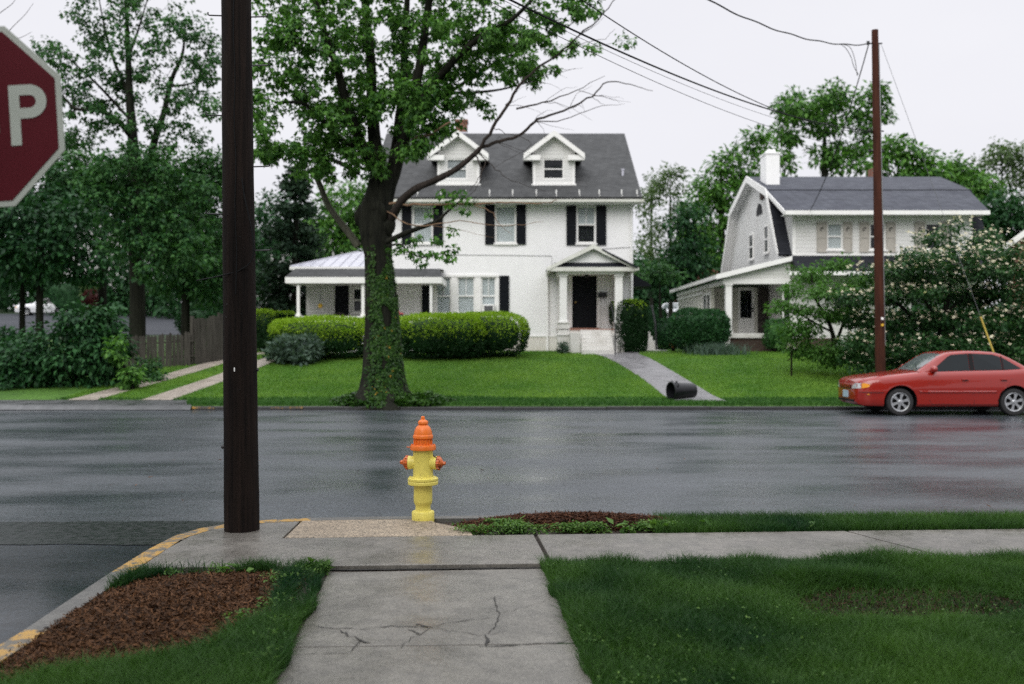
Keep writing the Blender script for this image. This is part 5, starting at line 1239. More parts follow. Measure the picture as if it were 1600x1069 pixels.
TOP = [(0, .63), (.03, .715), (.12, .775), (.35, .825), (.8, .875), (1.15, .915), (1.36, .94), (2.2, .965), (3.2, .985), (3.52, 1.005), (3.75, 1.005), (4.1, .98), (4.2, .93), (4.26, .78)]
BOT = [(0, .30), (.04, .235), (.15, .20), (.5, .19), (1, .185), (3.3, .19), (3.9, .22), (4.15, .27), (4.26, .36)]
WID = [(0, .48), (.03, .62), (.10, .71), (.25, .78), (.5, .815), (1, .832), (3.2, .832), (3.8, .81), (4.05, .77), (4.18, .70), (4.26, .58)]
def body_mesh():
    mb = MB(); xs = sorted({0, .015, .03, .06, .10, .15, *np.arange(.2, 4.05, .06), 4.05, 4.1, 4.15, 4.2, 4.23, 4.26}); n = None; vs = []
    for x in xs:
        t, b, w = interp(x, TOP), interp(x, BOT), interp(x, WID); h = t - b
        sh = .05 if 1.3 < x < 3.55 else .09
        sec = [(0, b), (w * .6, b), (w * .93, b + .015), (w * .975, b + .06), (w * .995, b + h * .30), (w * 1.0, b + h * .44), (w * 1.012, b + h * .50), (w * 1.006, b + h * .56), (w * .998, b + h * .72), (w * .975, b + h * .86), (w * .945, b + h * .94), (w * .90, b + h * .985), (w * .78, t + .006), (w * .4, t + .022), (0, t + .028)]
        full = sec + [(-y, z) for y, z in sec[-2:0:-1]]; n = len(full)
        vs += [(x, y, z) for y, z in full]
    f = [(i * n + k, i * n + (k + 1) % n, (i + 1) * n + (k + 1) % n, (i + 1) * n + k) for i in range(len(xs) - 1) for k in range(n)]
    f += [tuple(range(n))[::-1], tuple((len(xs) - 1) * n + k for k in range(n))]
    mb.add(vs, f); return mb
# greenhouse: base line (belt) and roof line as rails
def gh_mesh(grow=0.0):
    """cabin shell: stations from windscreen foot to rear window foot"""
    st = [(1.30, .93, .93, .66, .74), (1.46, .935, 1.045, .655, .735), (1.62, .94, 1.155, .64, .73), (1.80, .945, 1.275, .615, .725), (1.95, .95, 1.352, .59, .725), (2.10, .95, 1.378, .575, .725), (2.4, .955, 1.395, .57, .725), (2.75, .965, 1.392, .565, .725), (3.0, .97, 1.372, .565, .722), (3.15, .975, 1.335, .575, .72), (3.35, .98, 1.245, .60, .715), (3.55, .985, 1.13, .635, .71), (3.74, 1.0, 1.012, .67, .70)]
    return st
def cabin():
    mb = MB(); vs = []; n = None; st = gh_mesh()
    for x, zb_, zt2, wr, wb in st:
        zr = zt2 - .028
        sec = [(wb, zb_ - .03), (wb, zb_), (wr + .025, zr - .03), (wr, zr), (wr * .93, zr + .016), (wr * .5, zt2 - .004), (0, zt2)]
        full = sec + [(-y, z) for y, z in sec[-2::-1]]; n = len(full); vs += [(x, y, z) for y, z in full]
    f = [(i * n + k, i * n + k + 1, (i + 1) * n + k + 1, (i + 1) * n + k) for i in range(len(st) - 1) for k in range(n - 1)]
    mb.add(vs, f); return mb
def side_pt(x, s, frac, off=.006):
    """point on the cabin side at x; frac 0 belt .. 1 roof rail"""
    st = gh_mesh(); zb_ = interp(x, [(q[0], q[1]) for q in st]); zr = interp(x, [(q[0], q[2] - .058) for q in st]); wr = interp(x, [(q[0], q[3] + .025) for q in st]); wb = interp(x, [(q[0], q[4]) for q in st])
    return Vector((x, s * (wb + (wr - wb) * frac + off), zb_ + (zr - zb_) * frac))
def side_at_z(x, s, z, off):
    t, b, w = interp(x, TOP), interp(x, BOT), interp(x, WID); h = t - b; q = (z - b) / h
    tab = [(0, .93), (.08, .975), (.30, .995), (.44, 1.0), (.50, 1.012), (.56, 1.006), (.72, .998), (.86, .975), (.94, .945), (1, .90)]
    return Vector((x, s * (w * interp(q, tab) + off), z))
def make_car(loc, rz, lab, group=None):
    root = empty('parked_car', loc, lab, 'car', group, rz)
    B_ = lambda mb, nm, m, par=root, **k: mb.build(nm, m, par, world=False, **k)
    body = B_(body_mesh(), 'body', [M_CRED, M_CTRIM], smooth=32)
    # wheel arches cut from the body
    for xw in (XW0, XW1):
        mb = MB(); mb.lathe([(.355, -1.2), (.355, 1.2)], (xw, 0, .30), 40, (0, 1, 0)); cut = mb.build('arch_cutter', M_CTRIM, None)
        cut.parent = root; md = body.modifiers.new('arch', 'BOOLEAN'); md.operation = 'DIFFERENCE'; md.object = cut; md.solver = 'EXACT'; md.material_mode = 'TRANSFER'
        bpy.context.view_layer.update(); dg = bpy.context.evaluated_depsgraph_get(); me = bpy.data.meshes.new_from_object(body.evaluated_get(dg)); body.modifiers.clear(); body.data = me
        bpy.data.objects.remove(cut)
    # keep a middle block so the arches are not a tunnel
    mb = MB(); mb.box(XW0 - .36, XW0 + .36, -.55, .55, .22, .70); mb.box(XW1 - .36, XW1 + .36, -.55, .55, .22, .70); mb.box(.3, 4.0, -.6, .6, .17, .195); B_(mb, 'underbody', M_CTRIM)
    B_(cabin(), 'roof', M_CRED, smooth=40, flip=True)
    # glass
    for s in (-1, 1):
        def pane(pts, nm='side_window'):
            mb = MB(); v = [side_pt(x, s, f, .006) for x, f in pts]; mb.add([tuple(q) for q in v], [tuple(range(len(v)))]); return B_(mb, nm, M_CGLASS)
        pane([(1.66, .03), (1.60, .15), (1.98, .90), (2.06, .97), (2.42, .985), (2.42, .03)]); pane([(2.52, .03), (2.52, .985), (2.95, .975), (3.08, .93), (3.12, .88), (3.12, .03)]); pane([(3.16, .03), (3.16, .90), (3.24, .86), (3.52, .30), (3.50, .12), (3.40, .03)])
        mb = MB()
        for xa, xb in ((2.425, 2.515), (3.125, 3.155)): mb.add([tuple(side_pt(xa, s, .02, .009)), tuple(side_pt(xb, s, .02, .009)), tuple(side_pt(xb, s, .985, .009)), tuple(side_pt(xa, s, .985, .009))], [(0, 1, 2, 3)])
        for i in range(20):   # black strip along the belt
            xa, xb = 1.6 + i * .096, 1.6 + (i + 1) * .096; mb.add([tuple(side_pt(xa, s, -.02, .007)), tuple(side_pt(xb, s, -.02, .007)), tuple(side_pt(xb, s, .03, .008)), tuple(side_pt(xa, s, .03, .008))], [(0, 1, 2, 3)])
        B_(mb, 'window_trim', M_CTRIM)
        # door gaps
        mb = MB()
        def gap(pts, w=.006):
            for a, b in zip(pts[:-1], pts[1:]): mb.tube([a, b], w, 4)
        for xs_ in ([(1.52, .90), (1.50, .70), (1.49, .50), (1.53, .30), (1.56, .25)], [(2.47, .94), (2.47, .6), (2.47, .26)], [(3.30, .95), (3.28, .78), (3.16, .62), (3.02, .48), (2.97, .30)], [(1.56, .248), (2.2, .248), (2.97, .25)]): gap([side_at_z(x, s, z, -.003) for x, z in xs_])
        B_(mb, 'door_gap', M_DARKRED)
        mb = MB()   # side rubbing strip
        pts = [side_at_z(x, s, .515, .004) for x in np.linspace(1.30, 2.94, 14)]; mb.tube(pts, .02, 6); B_(mb, 'side_moulding', M_CRED, smooth=True)
        for xh in (2.27, 3.10):
            c = side_at_z(xh, s, .775, .006); mb = MB(); mb.box(c.x - .07, c.x + .07, *sorted((c.y - s * .01, c.y + s * .022)), c.z - .02, c.z + .018); hd = B_(mb, 'door_handle', M_CRED, bev=.008)
            mb = MB(); mb.box(c.x - .055, c.x + .045, *sorted((c.y + s * .0225, c.y + s * .025)), c.z - .017, c.z - .004); B_(mb, 'handle_recess', M_CTRIM, hd)
        # mirror
        c = side_pt(1.66, s, .08, .0); mb = MB(); ctr = Vector((1.60, s * .83, 1.0))
        prof = [(.0, 0), (.055, .005), (.072, .03), (.075, .06), (.06, .10), (.03, .125), (0, .13)]
        mb.lathe(prof, ctr + Vector((.06, 0, 0)), 20, (-1, 0, 0)); mr = B_(mb, 'wing_mirror', M_CRED, smooth=True)
        for vv in mr.data.vertices: vv.co.y = ctr.y + (vv.co.y - ctr.y) * 1.25
        mb = MB(); mb.box(1.60, 1.68, *sorted((s * .74, s * .78)), .945, 1.0); B_(mb, 'mirror_arm', M_CRED, mr)
        # lamps
        def on_nose(y, z, off=.006):
            # find x of the nose surface at half width y
            for x in np.linspace(0, 1.2, 400):
                if side_at_z(x, 1, z, 0).y >= y: return Vector((x - off, s * y, z))
            return Vector((0, s * y, z))
        def lens(ys, z0f, z1f, nm, m, off=.008):
            mb = MB(); v = []
            for i, y in enumerate(ys):
                q = i / (len(ys) - 1); z0, z1 = z0f(q), z1f(q)
                v += [tuple(on_nose(y, z0, off)), tuple(on_nose(y, z1, off))]
            k = len(ys); mb.add(v, [(2 * i, 2 * i + 2, 2 * i + 3, 2 * i + 1) for i in range(k - 1)]); return B_(mb, nm, m, flip=False)
        hl = lens(list(np.linspace(.40, .70, 9)), lambda q: .565 + .02 * q, lambda q: .60 + .095 * math.sin(min(1, q * 1.6) * 1.57) , 'headlight', M_LAMP)
        lens(list(np.linspace(.703, .775, 8)), lambda q: .587 + .03 * q * q, lambda q: .695 - .03 * q * q, 'indicator_lens', M_AMBER).parent = hl
        mb = MB(); c = on_nose(.765, .455, .004); mb.box(c.x - .02, c.x + .09, *sorted((c.y - s * .01, c.y + s * .012)), .445, .465); B_(mb, 'side_marker', M_AMBER)
        # tail lamp
        mb = MB(); v = []
        for x in np.linspace(3.98, 4.2, 6): v += [tuple(side_at_z(x, s, .74, .006)), tuple(side_at_z(x, s, .91, .006))]
        mb.add(v, [(2 * i, 2 * i + 2, 2 * i + 3, 2 * i + 1) for i in range(5)]); B_(mb, 'tail_light', M_TAIL, flip=False)
        # wheels
        for xw in (XW0, XW1):
            yo = s * .80; mb = MB(); mb.lathe([(.19, -.175), (.275, -.172), (RW, -.150), (RW + .002, -.09), (RW, -.03), (.275, -.006), (.235, .0), (.20, -.006), (.19, -.02), (.19, -.175)], (xw, yo, RW), 40, (0, s, 0)); ty = B_(mb, 'wheel', M_TYRE, smooth=40)
            mb = MB(); mb.lathe([(.198, -.03), (.206, -.006), (.198, .002), (.180, -.004), (.176, -.05)], (xw, yo, RW), 36, (0, s, 0), cap=False)
            mb.lathe([(.05, -.03), (.045, -.004), (.035, .004), (.0, .006)], (xw, yo, RW), 18, (0, s, 0))
            for i in range(6):
                a = i * math.pi / 3 + .3; da = Vector((math.cos(a), 0, math.sin(a))); db = Vector((-math.sin(a), 0, math.cos(a))); o_ = Vector((xw, yo - s * .012, RW))
                v = [o_ + da * .03 + db * .030, o_ + da * .03 - db * .030, o_ + da * .11 - db * .022, o_ + da * .192 - db * .045, o_ + da * .192 + db * .045, o_ + da * .11 + db * .022]
                v2 = [q - Vector((0, s * .03, 0)) for q in v]; mb.add([tuple(q) for q in v + v2], [(0, 1, 2, 3, 4, 5), (11, 10, 9, 8, 7, 6)] + [(j, 6 + j, 6 + (j + 1) % 6, (j + 1) % 6) for j in range(6)])
            B_(mb, 'rim', M_RIM, ty, smooth=35)
            mb = MB(); mb.lathe([(.188, -.075), (.188, -.07), (0, -.07)], (xw, yo, RW), 28, (0, s, 0)); B_(mb, 'brake_disc', M_CTRIM, ty)
    def screen(x0, f0, x1, f1, nm):
        mb = MB(); v = []; st = gh_mesh()
        for i in range(9):
            x = x0 + (x1 - x0) * i / 8; z = interp(x, [(q[0], q[2]) for q in st]); wr = interp(x, [(q[0], q[3]) for q in st])
            for k in range(9):
                y = -1 + 2 * k / 8; yy = y * (wr - .035); zz = z + .004 - .024 * max(0, (abs(y) - .45) / .55) ** 1.5
                v.append((x - (.004 if x1 < 2.5 else -.004), yy, zz))
        mb.add(v, [(i * 9 + k, i * 9 + k + 1, (i + 1) * 9 + k + 1, (i + 1) * 9 + k) for i in range(8) for k in range(8)]); return B_(mb, nm, mat('windscreen glass', (.10, .12, .12), (.07, .085, .085), .04, 2, spec=1.0) if 'windscreen glass' not in bpy.data.materials else bpy.data.materials['windscreen glass'], smooth=True)
    ws = screen(1.345, 0, 1.90, 0, 'windscreen'); screen(3.22, 0, 3.70, 0, 'rear_window')
    mb = MB(); mb.tube([(1.36, -.55, .972), (1.50, -.1, 1.088)], .008, 5); mb.tube([(1.36, .0, .972), (1.50, .42, 1.083)], .008, 5); B_(mb, 'wiper', M_CTRIM, ws)
    mb = MB(); mb.box(-.012, .03, -.36, .36, .555, .660); gr = B_(mb, 'grille', M_CTRIM, bev=.02)
    for vv in gr.data.vertices: vv.co.x += .16 * (vv.co.z - .56) - .004
    mb = MB()
    for zz in (.585, .612, .640): mb.box(-.026 + .16 * (zz - .56), .0 + .16 * (zz - .56), -.33, .33, zz - .006, zz + .006)
    for yy in (-.22, -.11, 0, .11, .22): mb.box(-.020, .012, yy - .008, yy + .008, .565, .652)
    B_(mb, 'grille_bars', M_CRED, gr)
    mb = MB(); mb.box(-.018, .01, -.155, .155, .365, .515); B_(mb, 'number_plate', M_PLATE, bev=.004)
    mb = MB(); mb.box(-.006, .05, -.50, .50, .285, .335); B_(mb, 'lower_intake', M_CTRIM, bev=.01)
    mb = MB(); 
    for s in (-1, 1):
        pts = [on for on in [side_at_z(x, s, .50, .003) for x in (.06, .12, .25, .40, .53)]]; mb.tube(pts, .008, 5)
    B_(mb, 'bumper_seam', M_DARKRED)
    mb = MB(); mb.tube([(.15, -.70, .775), (.16, -.3, .80), (.155, .3, .80), (.15, .70, .775)], .004, 4); B_(mb, 'bonnet_seam', M_DARKRED)
    mb = MB(); mb.tube([(3.1, -.5, .20), (3.0, -.3, .18), (2.6, -.35, .16)], .03, 8); B_(mb, 'exhaust', M_STEEL)
    return root
car = make_car((7.42, 22.12, 0), 0, 'red four-door saloon car parked at the far kerb')
def copy_tree(o, parent=None):
    c = o.copy(); COL.objects.link(c)
    if parent: c.parent = parent; c.matrix_parent_inverse = o.matrix_parent_inverse
    for ch in o.children: copy_tree(ch, c)
    return c
def repaint(o):
    if o.type == 'MESH':
        for sl in o.material_slots:
            if sl.material == M_CRED: sl.link = 'OBJECT'; sl.material = M_CWHT
            elif sl.material == M_DARKRED: sl.link = 'OBJECT'; sl.material = M_CTRIM
    for ch in o.children: repaint(ch)
def far_car(x, y, rz, lab):
    c = copy_tree(car); c.location = (x, y, zt(y) + .02); c.rotation_euler.z = rz; c['label'] = lab; repaint(c); return c
far_car(X(66, 80) - 2.1, 80, R(14), 'white car parked on the back street behind the big dark bush at the left')
far_car(X(1040, 66) - .2, 66, R(62), 'white car seen far off between the two white houses')

# ================================================================ vegetation
M_BARK = wood('grey brown bark', (.075, .066, .055), (.022, .019, .016), .9, 1.0); M_BARKD = wood('dark wet bark', (.021, .022, .015), (.0055, .006, .0045), .85, 1.0, 16)
M_BARKP = wood('pale bare wood', (.30, .19, .115), (.09, .062, .045), .7, .6); M_BARKG = wood('greenish grey limb', (.12, .12, .085), (.06, .06, .045), .85, .8)
M_DEAD = wood('dead branch bark', (.050, .040, .034), (.018, .015, .013), .85, .6)
M_LMAP = leafmat('maple leaves', (.009, .050, .013), (.165, .360, .062), .34, .5, .6, .6)
M_LMID = leafmat('mid green leaves', (.007, .040, .016), (.090, .225, .055), .25, .5, .7, .3)
M_LDRK = leafmat('dark green leaves', (.005, .027, .012), (.045, .140, .040), .20, .5, .7, .3)
M_LPAL = leafmat('pale haze-tinted leaves', (.050, .085, .036), (.120, .190, .070), .40, .55, .6, .4)  # washed-out colour paints haze onto the far trees
M_LCON = leafmat('conifer needles', (.010, .026, .015), (.036, .072, .036), .15, .6, .6, .5)
M_LDOG = leafmat('dogwood leaves', (.009, .035, .013), (.048, .125, .034), .30, .5, .6, .7)
M_LYNG = leafmat('young green leaves', (.045, .125, .024), (.110, .235, .050), .40, .5, .6, .8)
M_BRCT = leafmat('cream dogwood bracts', (.60, .52, .34), (.84, .80, .66), .30, .5, .5, 1.0)
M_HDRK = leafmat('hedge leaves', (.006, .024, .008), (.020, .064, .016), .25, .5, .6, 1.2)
M_HTOP = leafmat('fresh hedge tips', (.140, .260, .014), (.330, .490, .036), .35, .5, .6, 1.2)  # fresh growth, its colour also carrying light that falls on the tops
M_BLUE = leafmat('blue green leaves', (.045, .080, .060), (.110, .165, .120), .25, .5, .5, 2)
M_IVY = leafmat('ivy leaves', (.008, .034, .008), (.065, .150, .022), .25, .38, .6, 1.5)
M_IVYY = leafmat('yellowed ivy leaves', (.28, .17, .02), (.50, .33, .05), .25, .5, .5, 1.5)
M_RUSTY = leafmat('rusty leaves', (.20, .09, .02), (.36, .19, .05), .25, .5, .5, 2)

# ---------------------------------------------------------------- street maple with ivy and a dead limb
Yt = 23.85; tb = P(597, 0, Yt); zb_t = zt(Yt)
def T(px, py, dy=0.0): return tuple(P(px, py, Yt + dy))
mp = empty('maple_tree', (tb.x, Yt, zb_t), 'large street maple with ivy-covered trunk and a bare broken limb', 'tree')
mb = MB(); sk = []
prof = [(638, 597, 62), (626, 597, 50), (608, 597, 40), (585, 597, 34.5), (555, 597, 31.5), (510, 596, 28.5), (470, 595, 26.5), (430, 592, 24), (400, 590, 22.5), (370, 587, 26), (345, 585, 29), (322, 587, 27), (300, 594, 24), (275, 600, 23)]
n = 40; vs = []
for j, (py, px, hw) in enumerate(prof):
    c = P(px, py, Yt); r = hw * .93 * Yt / F
    for k in range(n):
        a = 2 * math.pi * k / n
        lob = 1 + .055 * math.sin(5 * a + .6) + .03 * math.sin(9 * a + j * .15) + (.16 * max(0, math.sin(5 * a + 1.2)) * max(0, (2.2 - j) / 2.2)) + rng.normal() * .012
        vs.append((c.x + r * lob * math.cos(a), c.y + r * lob * math.sin(a), c.z if j else zb_t - .15))
mb.add(vs, [(i * n + k, i * n + (k + 1) % n, (i + 1) * n + (k + 1) % n, (i + 1) * n + k) for i in range(len(prof) - 1) for k in range(n)])
def burl(px, py, dy, r, seed):   # knotty swelling on the trunk
    c0 = np.array(T(px, py, dy)); bm_ = bmesh.new(); bmesh.ops.create_icosphere(bm_, subdivisions=3, radius=1); q = np.array([v.co for v in bm_.verts]); k_ = 1 + .22 * noise2(q[:, 0] * 3 + seed, q[:, 1] * 3 + q[:, 2] * 2, 1.3, seed)
    mb.add([tuple(c0 + v_ * w_ * r * np.array([1, 1, 1.35])) for v_, w_ in zip(q, k_)], [tuple(v.index for v in f.verts) for f in bm_.faces]); bm_.free()
burl(568, 338, -.05, .20, 2); burl(577, 362, -.15, .22, 5); burl(603, 352, -.12, .19, 9); burl(590, 330, -.2, .24, 12)
M0 = [([T(594, 300), T(588, 240), T(582, 180, .2), T(580, 110, .3), T(572, 20, .4), T(560, -90, .5)], [.21, .17, .14, .12, .10, .06]),
      ([T(602, 300), T(618, 255), T(632, 215), T(642, 165, -.1), T(655, 110, -.2), T(668, 20, -.3), T(690, -110, -.4)], [.22, .18, .15, .13, .11, .09, .05]),
      ([T(612, 270), T(622, 200, .3), T(630, 130, .5), T(634, 40, .7), T(640, -80, .9)], [.12, .11, .10, .08, .05]),
      ([T(586, 262), T(565, 225, -.4), T(541, 160, -.7), T(528, 110, -1), T(510, 60, -1.2), T(490, -10, -1.5), T(470, -90, -1.6)], [.15, .13, .11, .09, .075, .06, .04]),
      ([T(645, 180, -.1), T(672, 140, -.6), T(700, 105, -1), T(745, 62, -1.4), T(800, 30, -1.8), T(850, -20, -2)], [.12, .10, .085, .07, .05, .03]),
      ([T(650, 150, 0), T(690, 110, .5), T(720, 90, .8), T(770, 75, 1.2), T(830, 66, 1.5), T(890, 40, 1.8)], [.10, .08, .07, .055, .04, .02]),
      ([T(640, 200, 0), T(680, 160, .6), T(740, 120, 1.0), T(800, 85, 1.2)], [.07, .055, .04, .02]),
      ([T(570, 235, -.4), T(530, 215, -.9), T(480, 165, -1.4), T(430, 160, -1.8)], [.08, .06, .045, .025]),
      ([T(645, 140), T(700, 145, .8), T(770, 142, 1.2), T(830, 128, 1.4)], [.06, .045, .03, .012]),
      ([T(560, 270, .2), T(520, 250, .8), T(470, 240, 1.2), T(425, 225, 1.5)], [.07, .05, .035, .02])]
for pts, rad in M0:
    c = curve(pts, 5); rr = lerp_r(rad, len(c)); mb.tube(c, rr, 10, wob=.06); sk += along(c, rr)
# leafy low twigs on the right of the trunk
LOW = [([T(604, 378, -.35), T(640, 362, -.7), T(680, 347, -.9), T(700, 330, -1), T(726, 308, -1.1)], [.07, .06, .045, .03, .012]),
       ([T(604, 385, -.3), T(625, 382, -.9), T(640, 395, -1.2), T(665, 402, -1.4), T(705, 392, -1.6)], [.03, .025, .02, .014, .006])]
for pts, rad in LOW:
    c = curve(pts, 5); mb.tube(c, lerp_r(rad, len(c)), 7)
# crown: leaf clusters in uneven clumps (px, py, depth, radius px, clusters)
CL = [(478, 55, -1.5, 62, 22), (440, 40, -1.0, 45, 10), (432, 105, -1.6, 42, 11), (470, 130, -1.3, 45, 12), (415, 165, -1.7, 38, 9), (440, 215, -1.6, 45, 12), (500, 190, -1.0, 52, 18), (470, 250, -1.1, 42, 13), (520, 240, -.6, 45, 17), (545, 200, -.4, 50, 20), (560, 150, .2, 50, 17), (545, 100, -.5, 45, 13), (530, 40, -.5, 52, 14), (580, 60, .4, 50, 12), (565, 250, -.6, 38, 13), (600, 165, -.6, 45, 14), (600, 110, .4, 42, 8),
      (640, 60, .5, 50, 13), (665, 20, 0, 55, 14), (620, 10, .8, 50, 10), (650, 150, -.9, 48, 17), (690, 160, -.6, 48, 18), (665, 205, -.7, 36, 10), (640, 235, -.8, 30, 7), (715, 120, -.5, 52, 18), (745, 80, -.9, 52, 17), (700, 60, -.8, 48, 12), (760, 35, -1.4, 52, 15), (800, 95, .9, 45, 11), (800, 55, 1.2, 45, 12), (845, 45, -1.6, 45, 11), (840, 95, 1.3, 35, 7), (880, 75, 1.6, 30, 5), (880, 20, -1.8, 42, 10), (915, 5, -1.8, 30, 6), (825, 118, 1.3, 25, 4), (935, 20, 1.9, 16, 2), (975, 72, 1.9, 14, 2), (925, 72, 1.9, 12, 1), (745, 165, .6, 26, 4),
      (500, -30, -1.2, 70, 20), (600, -60, .3, 90, 26), (700, -60, -.2, 90, 26), (800, -40, -1.4, 80, 22), (880, -60, -1.2, 60, 12), (410, -10, -1.2, 50, 9), (560, -150, .2, 110, 24), (700, -170, 0, 120, 26), (660, 100, .8, 42, 8), (400, 250, -1.6, 30, 5), (410, 60, -1.4, 25, 4), (400, 115, -1.5, 22, 3)]
cen = []; outs = []
for px, py, dy, r, k in CL:
    k = max(1, int(k * .95))
    q = unit(rng.normal(size=(k, 3))) * rng.uniform(.35, 1, (k, 1)); rw = r * Yt / F
    cen.append(np.array(T(px, py, dy)) + q * np.array([rw, rw * 1.5, rw * .85])); outs.append(q)
cen = np.vstack(cen); outs = unit(np.vstack(outs)); grow(sk, cen, mb, r0=.010, rmax=.05, sag=.05, n=5)
mb.build('trunk', M_BARKD, mp, smooth=60, flip=False)
low = np.array([T(x, y, d_) for x, y, d_ in ((700, 318, -1), (718, 300, -1.1), (735, 312, -1.1), (692, 302, -1), (672, 330, -.9), (726, 327, -1), (640, 378, -1.1), (632, 392, -1.2), (650, 398, -1.3), (668, 395, -1.4), (690, 398, -1.5), (704, 390, -1.6), (660, 408, -1.4), (683, 372, -1.3), (706, 402, -1.5), (650, 372, -1.2), (708, 362, -1.3), (618, 388, -.9))])
nup = len(cen)
cen2 = np.vstack([cen, low]); out2 = np.vstack([outs, unit(rng.normal(size=low.shape))])
rad2 = np.concatenate([rng.uniform(.14, .33, nup), np.full(len(low), .17)])
LK = 50; pos, d, nr, sz = cluster_leaves(cen2, out2, LK, rad2, .125, .75, .75)
keep = np.concatenate([np.ones(nup * LK, bool), np.tile(np.arange(LK) < 20, len(low))]); leaves('crown', pos[keep], d[keep], nr[keep], sz[keep], M_LMAP, mp, 'maple')
# broken pale stub on the left, dead limb on the right
mb = MB(); c = curve([T(560, 385, .2), T(540, 358, .2), T(515, 325, .1), T(500, 290, 0), T(487, 262, -.1)], 5); mb.tube(c, lerp_r([.10, .085, .075, .07, .062], len(c)), 9, wob=.06); mb.build('broken_limb', M_BARKG, mp, smooth=60)
mb = MB(); c = curve([T(608, 345, -.1), T(625, 318, -.5), T(645, 298, -.8), T(672, 285, -1), T(700, 272, -1.2), T(728, 253, -1.3), T(750, 232, -1.4)], 5); mb.tube(c, lerp_r([.13, .10, .085, .075, .07, .06, .055], len(c)), 9, wob=.08); dl = mb.build('dead_limb', M_DEAD, mp, smooth=60)
mb = MB()
def twig(pts, r0, r1, n=4, k=6):
    c = curve([T(*p) for p in pts], n); c = [q + rng.normal(size=3) * .012 for q in c]; mb.tube(c, list(np.linspace(r0, r1, len(c))), k)
twig([(746, 236, -1.4), (770, 200, -1.5), (792, 165, -1.6), (815, 130, -1.7), (845, 102, -1.8), (872, 85, -1.8), (905, 55, -1.9), (935, 30, -2), (965, -5, -2)], .045, .010)
twig([(748, 234, -1.4), (775, 222, -1.3), (808, 214, -1.2), (835, 190, -1.2), (850, 184, -1.1), (890, 170, -1), (925, 150, -.9), (950, 128, -.8), (985, 132, -.7), (1020, 142, -.6)], .042, .006)
twig([(808, 170, -1.6), (850, 160, -1.6), (900, 142, -1.5), (945, 118, -1.4)], .022, .004)
twig([(812, 120, -1.7), (850, 118, -1.6), (900, 108, -1.6)], .010, .003); twig([(835, 190, -1.2), (880, 188, -1.2), (930, 168, -1.2), (975, 162, -1.2)], .014, .003)
twig([(770, 200, -1.5), (790, 208, -1.8), (830, 225, -2.0), (770, 262, -2.0)], .010, .004); twig([(742, 242, -1.3), (752, 262, -1.6), (748, 278, -1.8), (735, 300, -1.9)], .018, .005)
twig([(750, 240, -1.3), (775, 265, -1.5), (800, 282, -1.6), (855, 300, -1.6)], .012, .003); twig([(760, 250, -1.4), (745, 290, -1.6), (728, 312, -1.7)], .014, .004)
twig([(880, 80, -1.8), (905, 70, -1.7), (945, 60, -1.7), (960, 45, -1.7)], .008, .003); twig([(905, 142, -1.5), (935, 150, -1.5), (985, 160, -1.4)], .007, .002)
for i in range(26):
    q = [(790, 165), (845, 102), (905, 55), (835, 190), (890, 170), (925, 150), (775, 222), (850, 160), (815, 130)][i % 9]; ex, ey = q[0] + rng.uniform(15, 75), q[1] + rng.uniform(-40, 30); twig([(q[0], q[1], -1.5), ((q[0] + ex) / 2 + rng.uniform(-6, 6), (q[1] + ey) / 2 + rng.uniform(-10, 4), -1.5 + rng.uniform(-.3, .3)), (ex, ey, -1.5 + rng.uniform(-.5, .5))], .007, .002, 3, 4)
mb.build('bare_twigs', M_DEAD, dl, smooth=True)
mb = MB(); twig([(608, 318, -.4), (660, 320, -.8), (735, 319, -1.0), (790, 316, -1.1), (840, 318, -1.1), (872, 312, -1.1)], .030, .008, 5); twig([(735, 318, -1.0), (765, 330, -1.1), (780, 350, -1.2), (800, 368, -1.2)], .012, .004); twig([(604, 330, -.3), (650, 352, -.9), (720, 346, -1.1), (790, 353, -1.2), (850, 345, -1.2)], .016, .004); twig([(665, 350, -.9), (720, 360, -1.1), (770, 372, -1.2)], .008, .003); twig([(645, 218, -.4), (675, 208, -.8), (705, 190, -1)], .035, .02)
mb.build('bare_twigs', M_BARKP, dl, smooth=True)
# ivy: follows the trunk on the side toward the road
def trunk_at(py):
    pr = sorted(prof); c = np.interp(py, [q[0] for q in pr], [q[1] for q in pr]); w = np.interp(py, [q[0] for q in pr], [q[2] for q in pr]); return c, w
N_ = 11000; py = rng.uniform(385, 632, N_); a = rng.uniform(-.95, 1.5, N_) - np.pi / 2
cov = np.clip((py - 385) / 60, .15, 1); ok = (rng.uniform(size=N_) < cov * np.clip(1.15 - np.abs((a + np.pi / 2) - .45) / 1.1, .0, 1)) & (noise2(a * 2.2, py / 26, 1.5, 61) > -.55 - (py > 520) * .15); py, a = py[ok], a[ok]
cw = np.array([trunk_at(q) for q in py]); rw = cw[:, 1] * Yt / F * .96 + rng.uniform(.0, .06, len(py))
pos = np.stack([(cw[:, 0] - CX) * Yt / F + rw * np.cos(a), Yt + rw * np.sin(a), H - (py - CY) * Yt / F], 1)
outw = np.stack([np.cos(a), np.sin(a), np.zeros(len(a))], 1); d = np.array([0, 0, -1.0]) + rng.normal(size=pos.shape) * .5 + outw * .25; sz = rng.uniform(.035, .068, len(py))
yel = (rng.uniform(size=len(py)) < np.where((py > 500) & (np.abs(a + np.pi / 2 - .15) < .5), .025, .003)).astype(int)
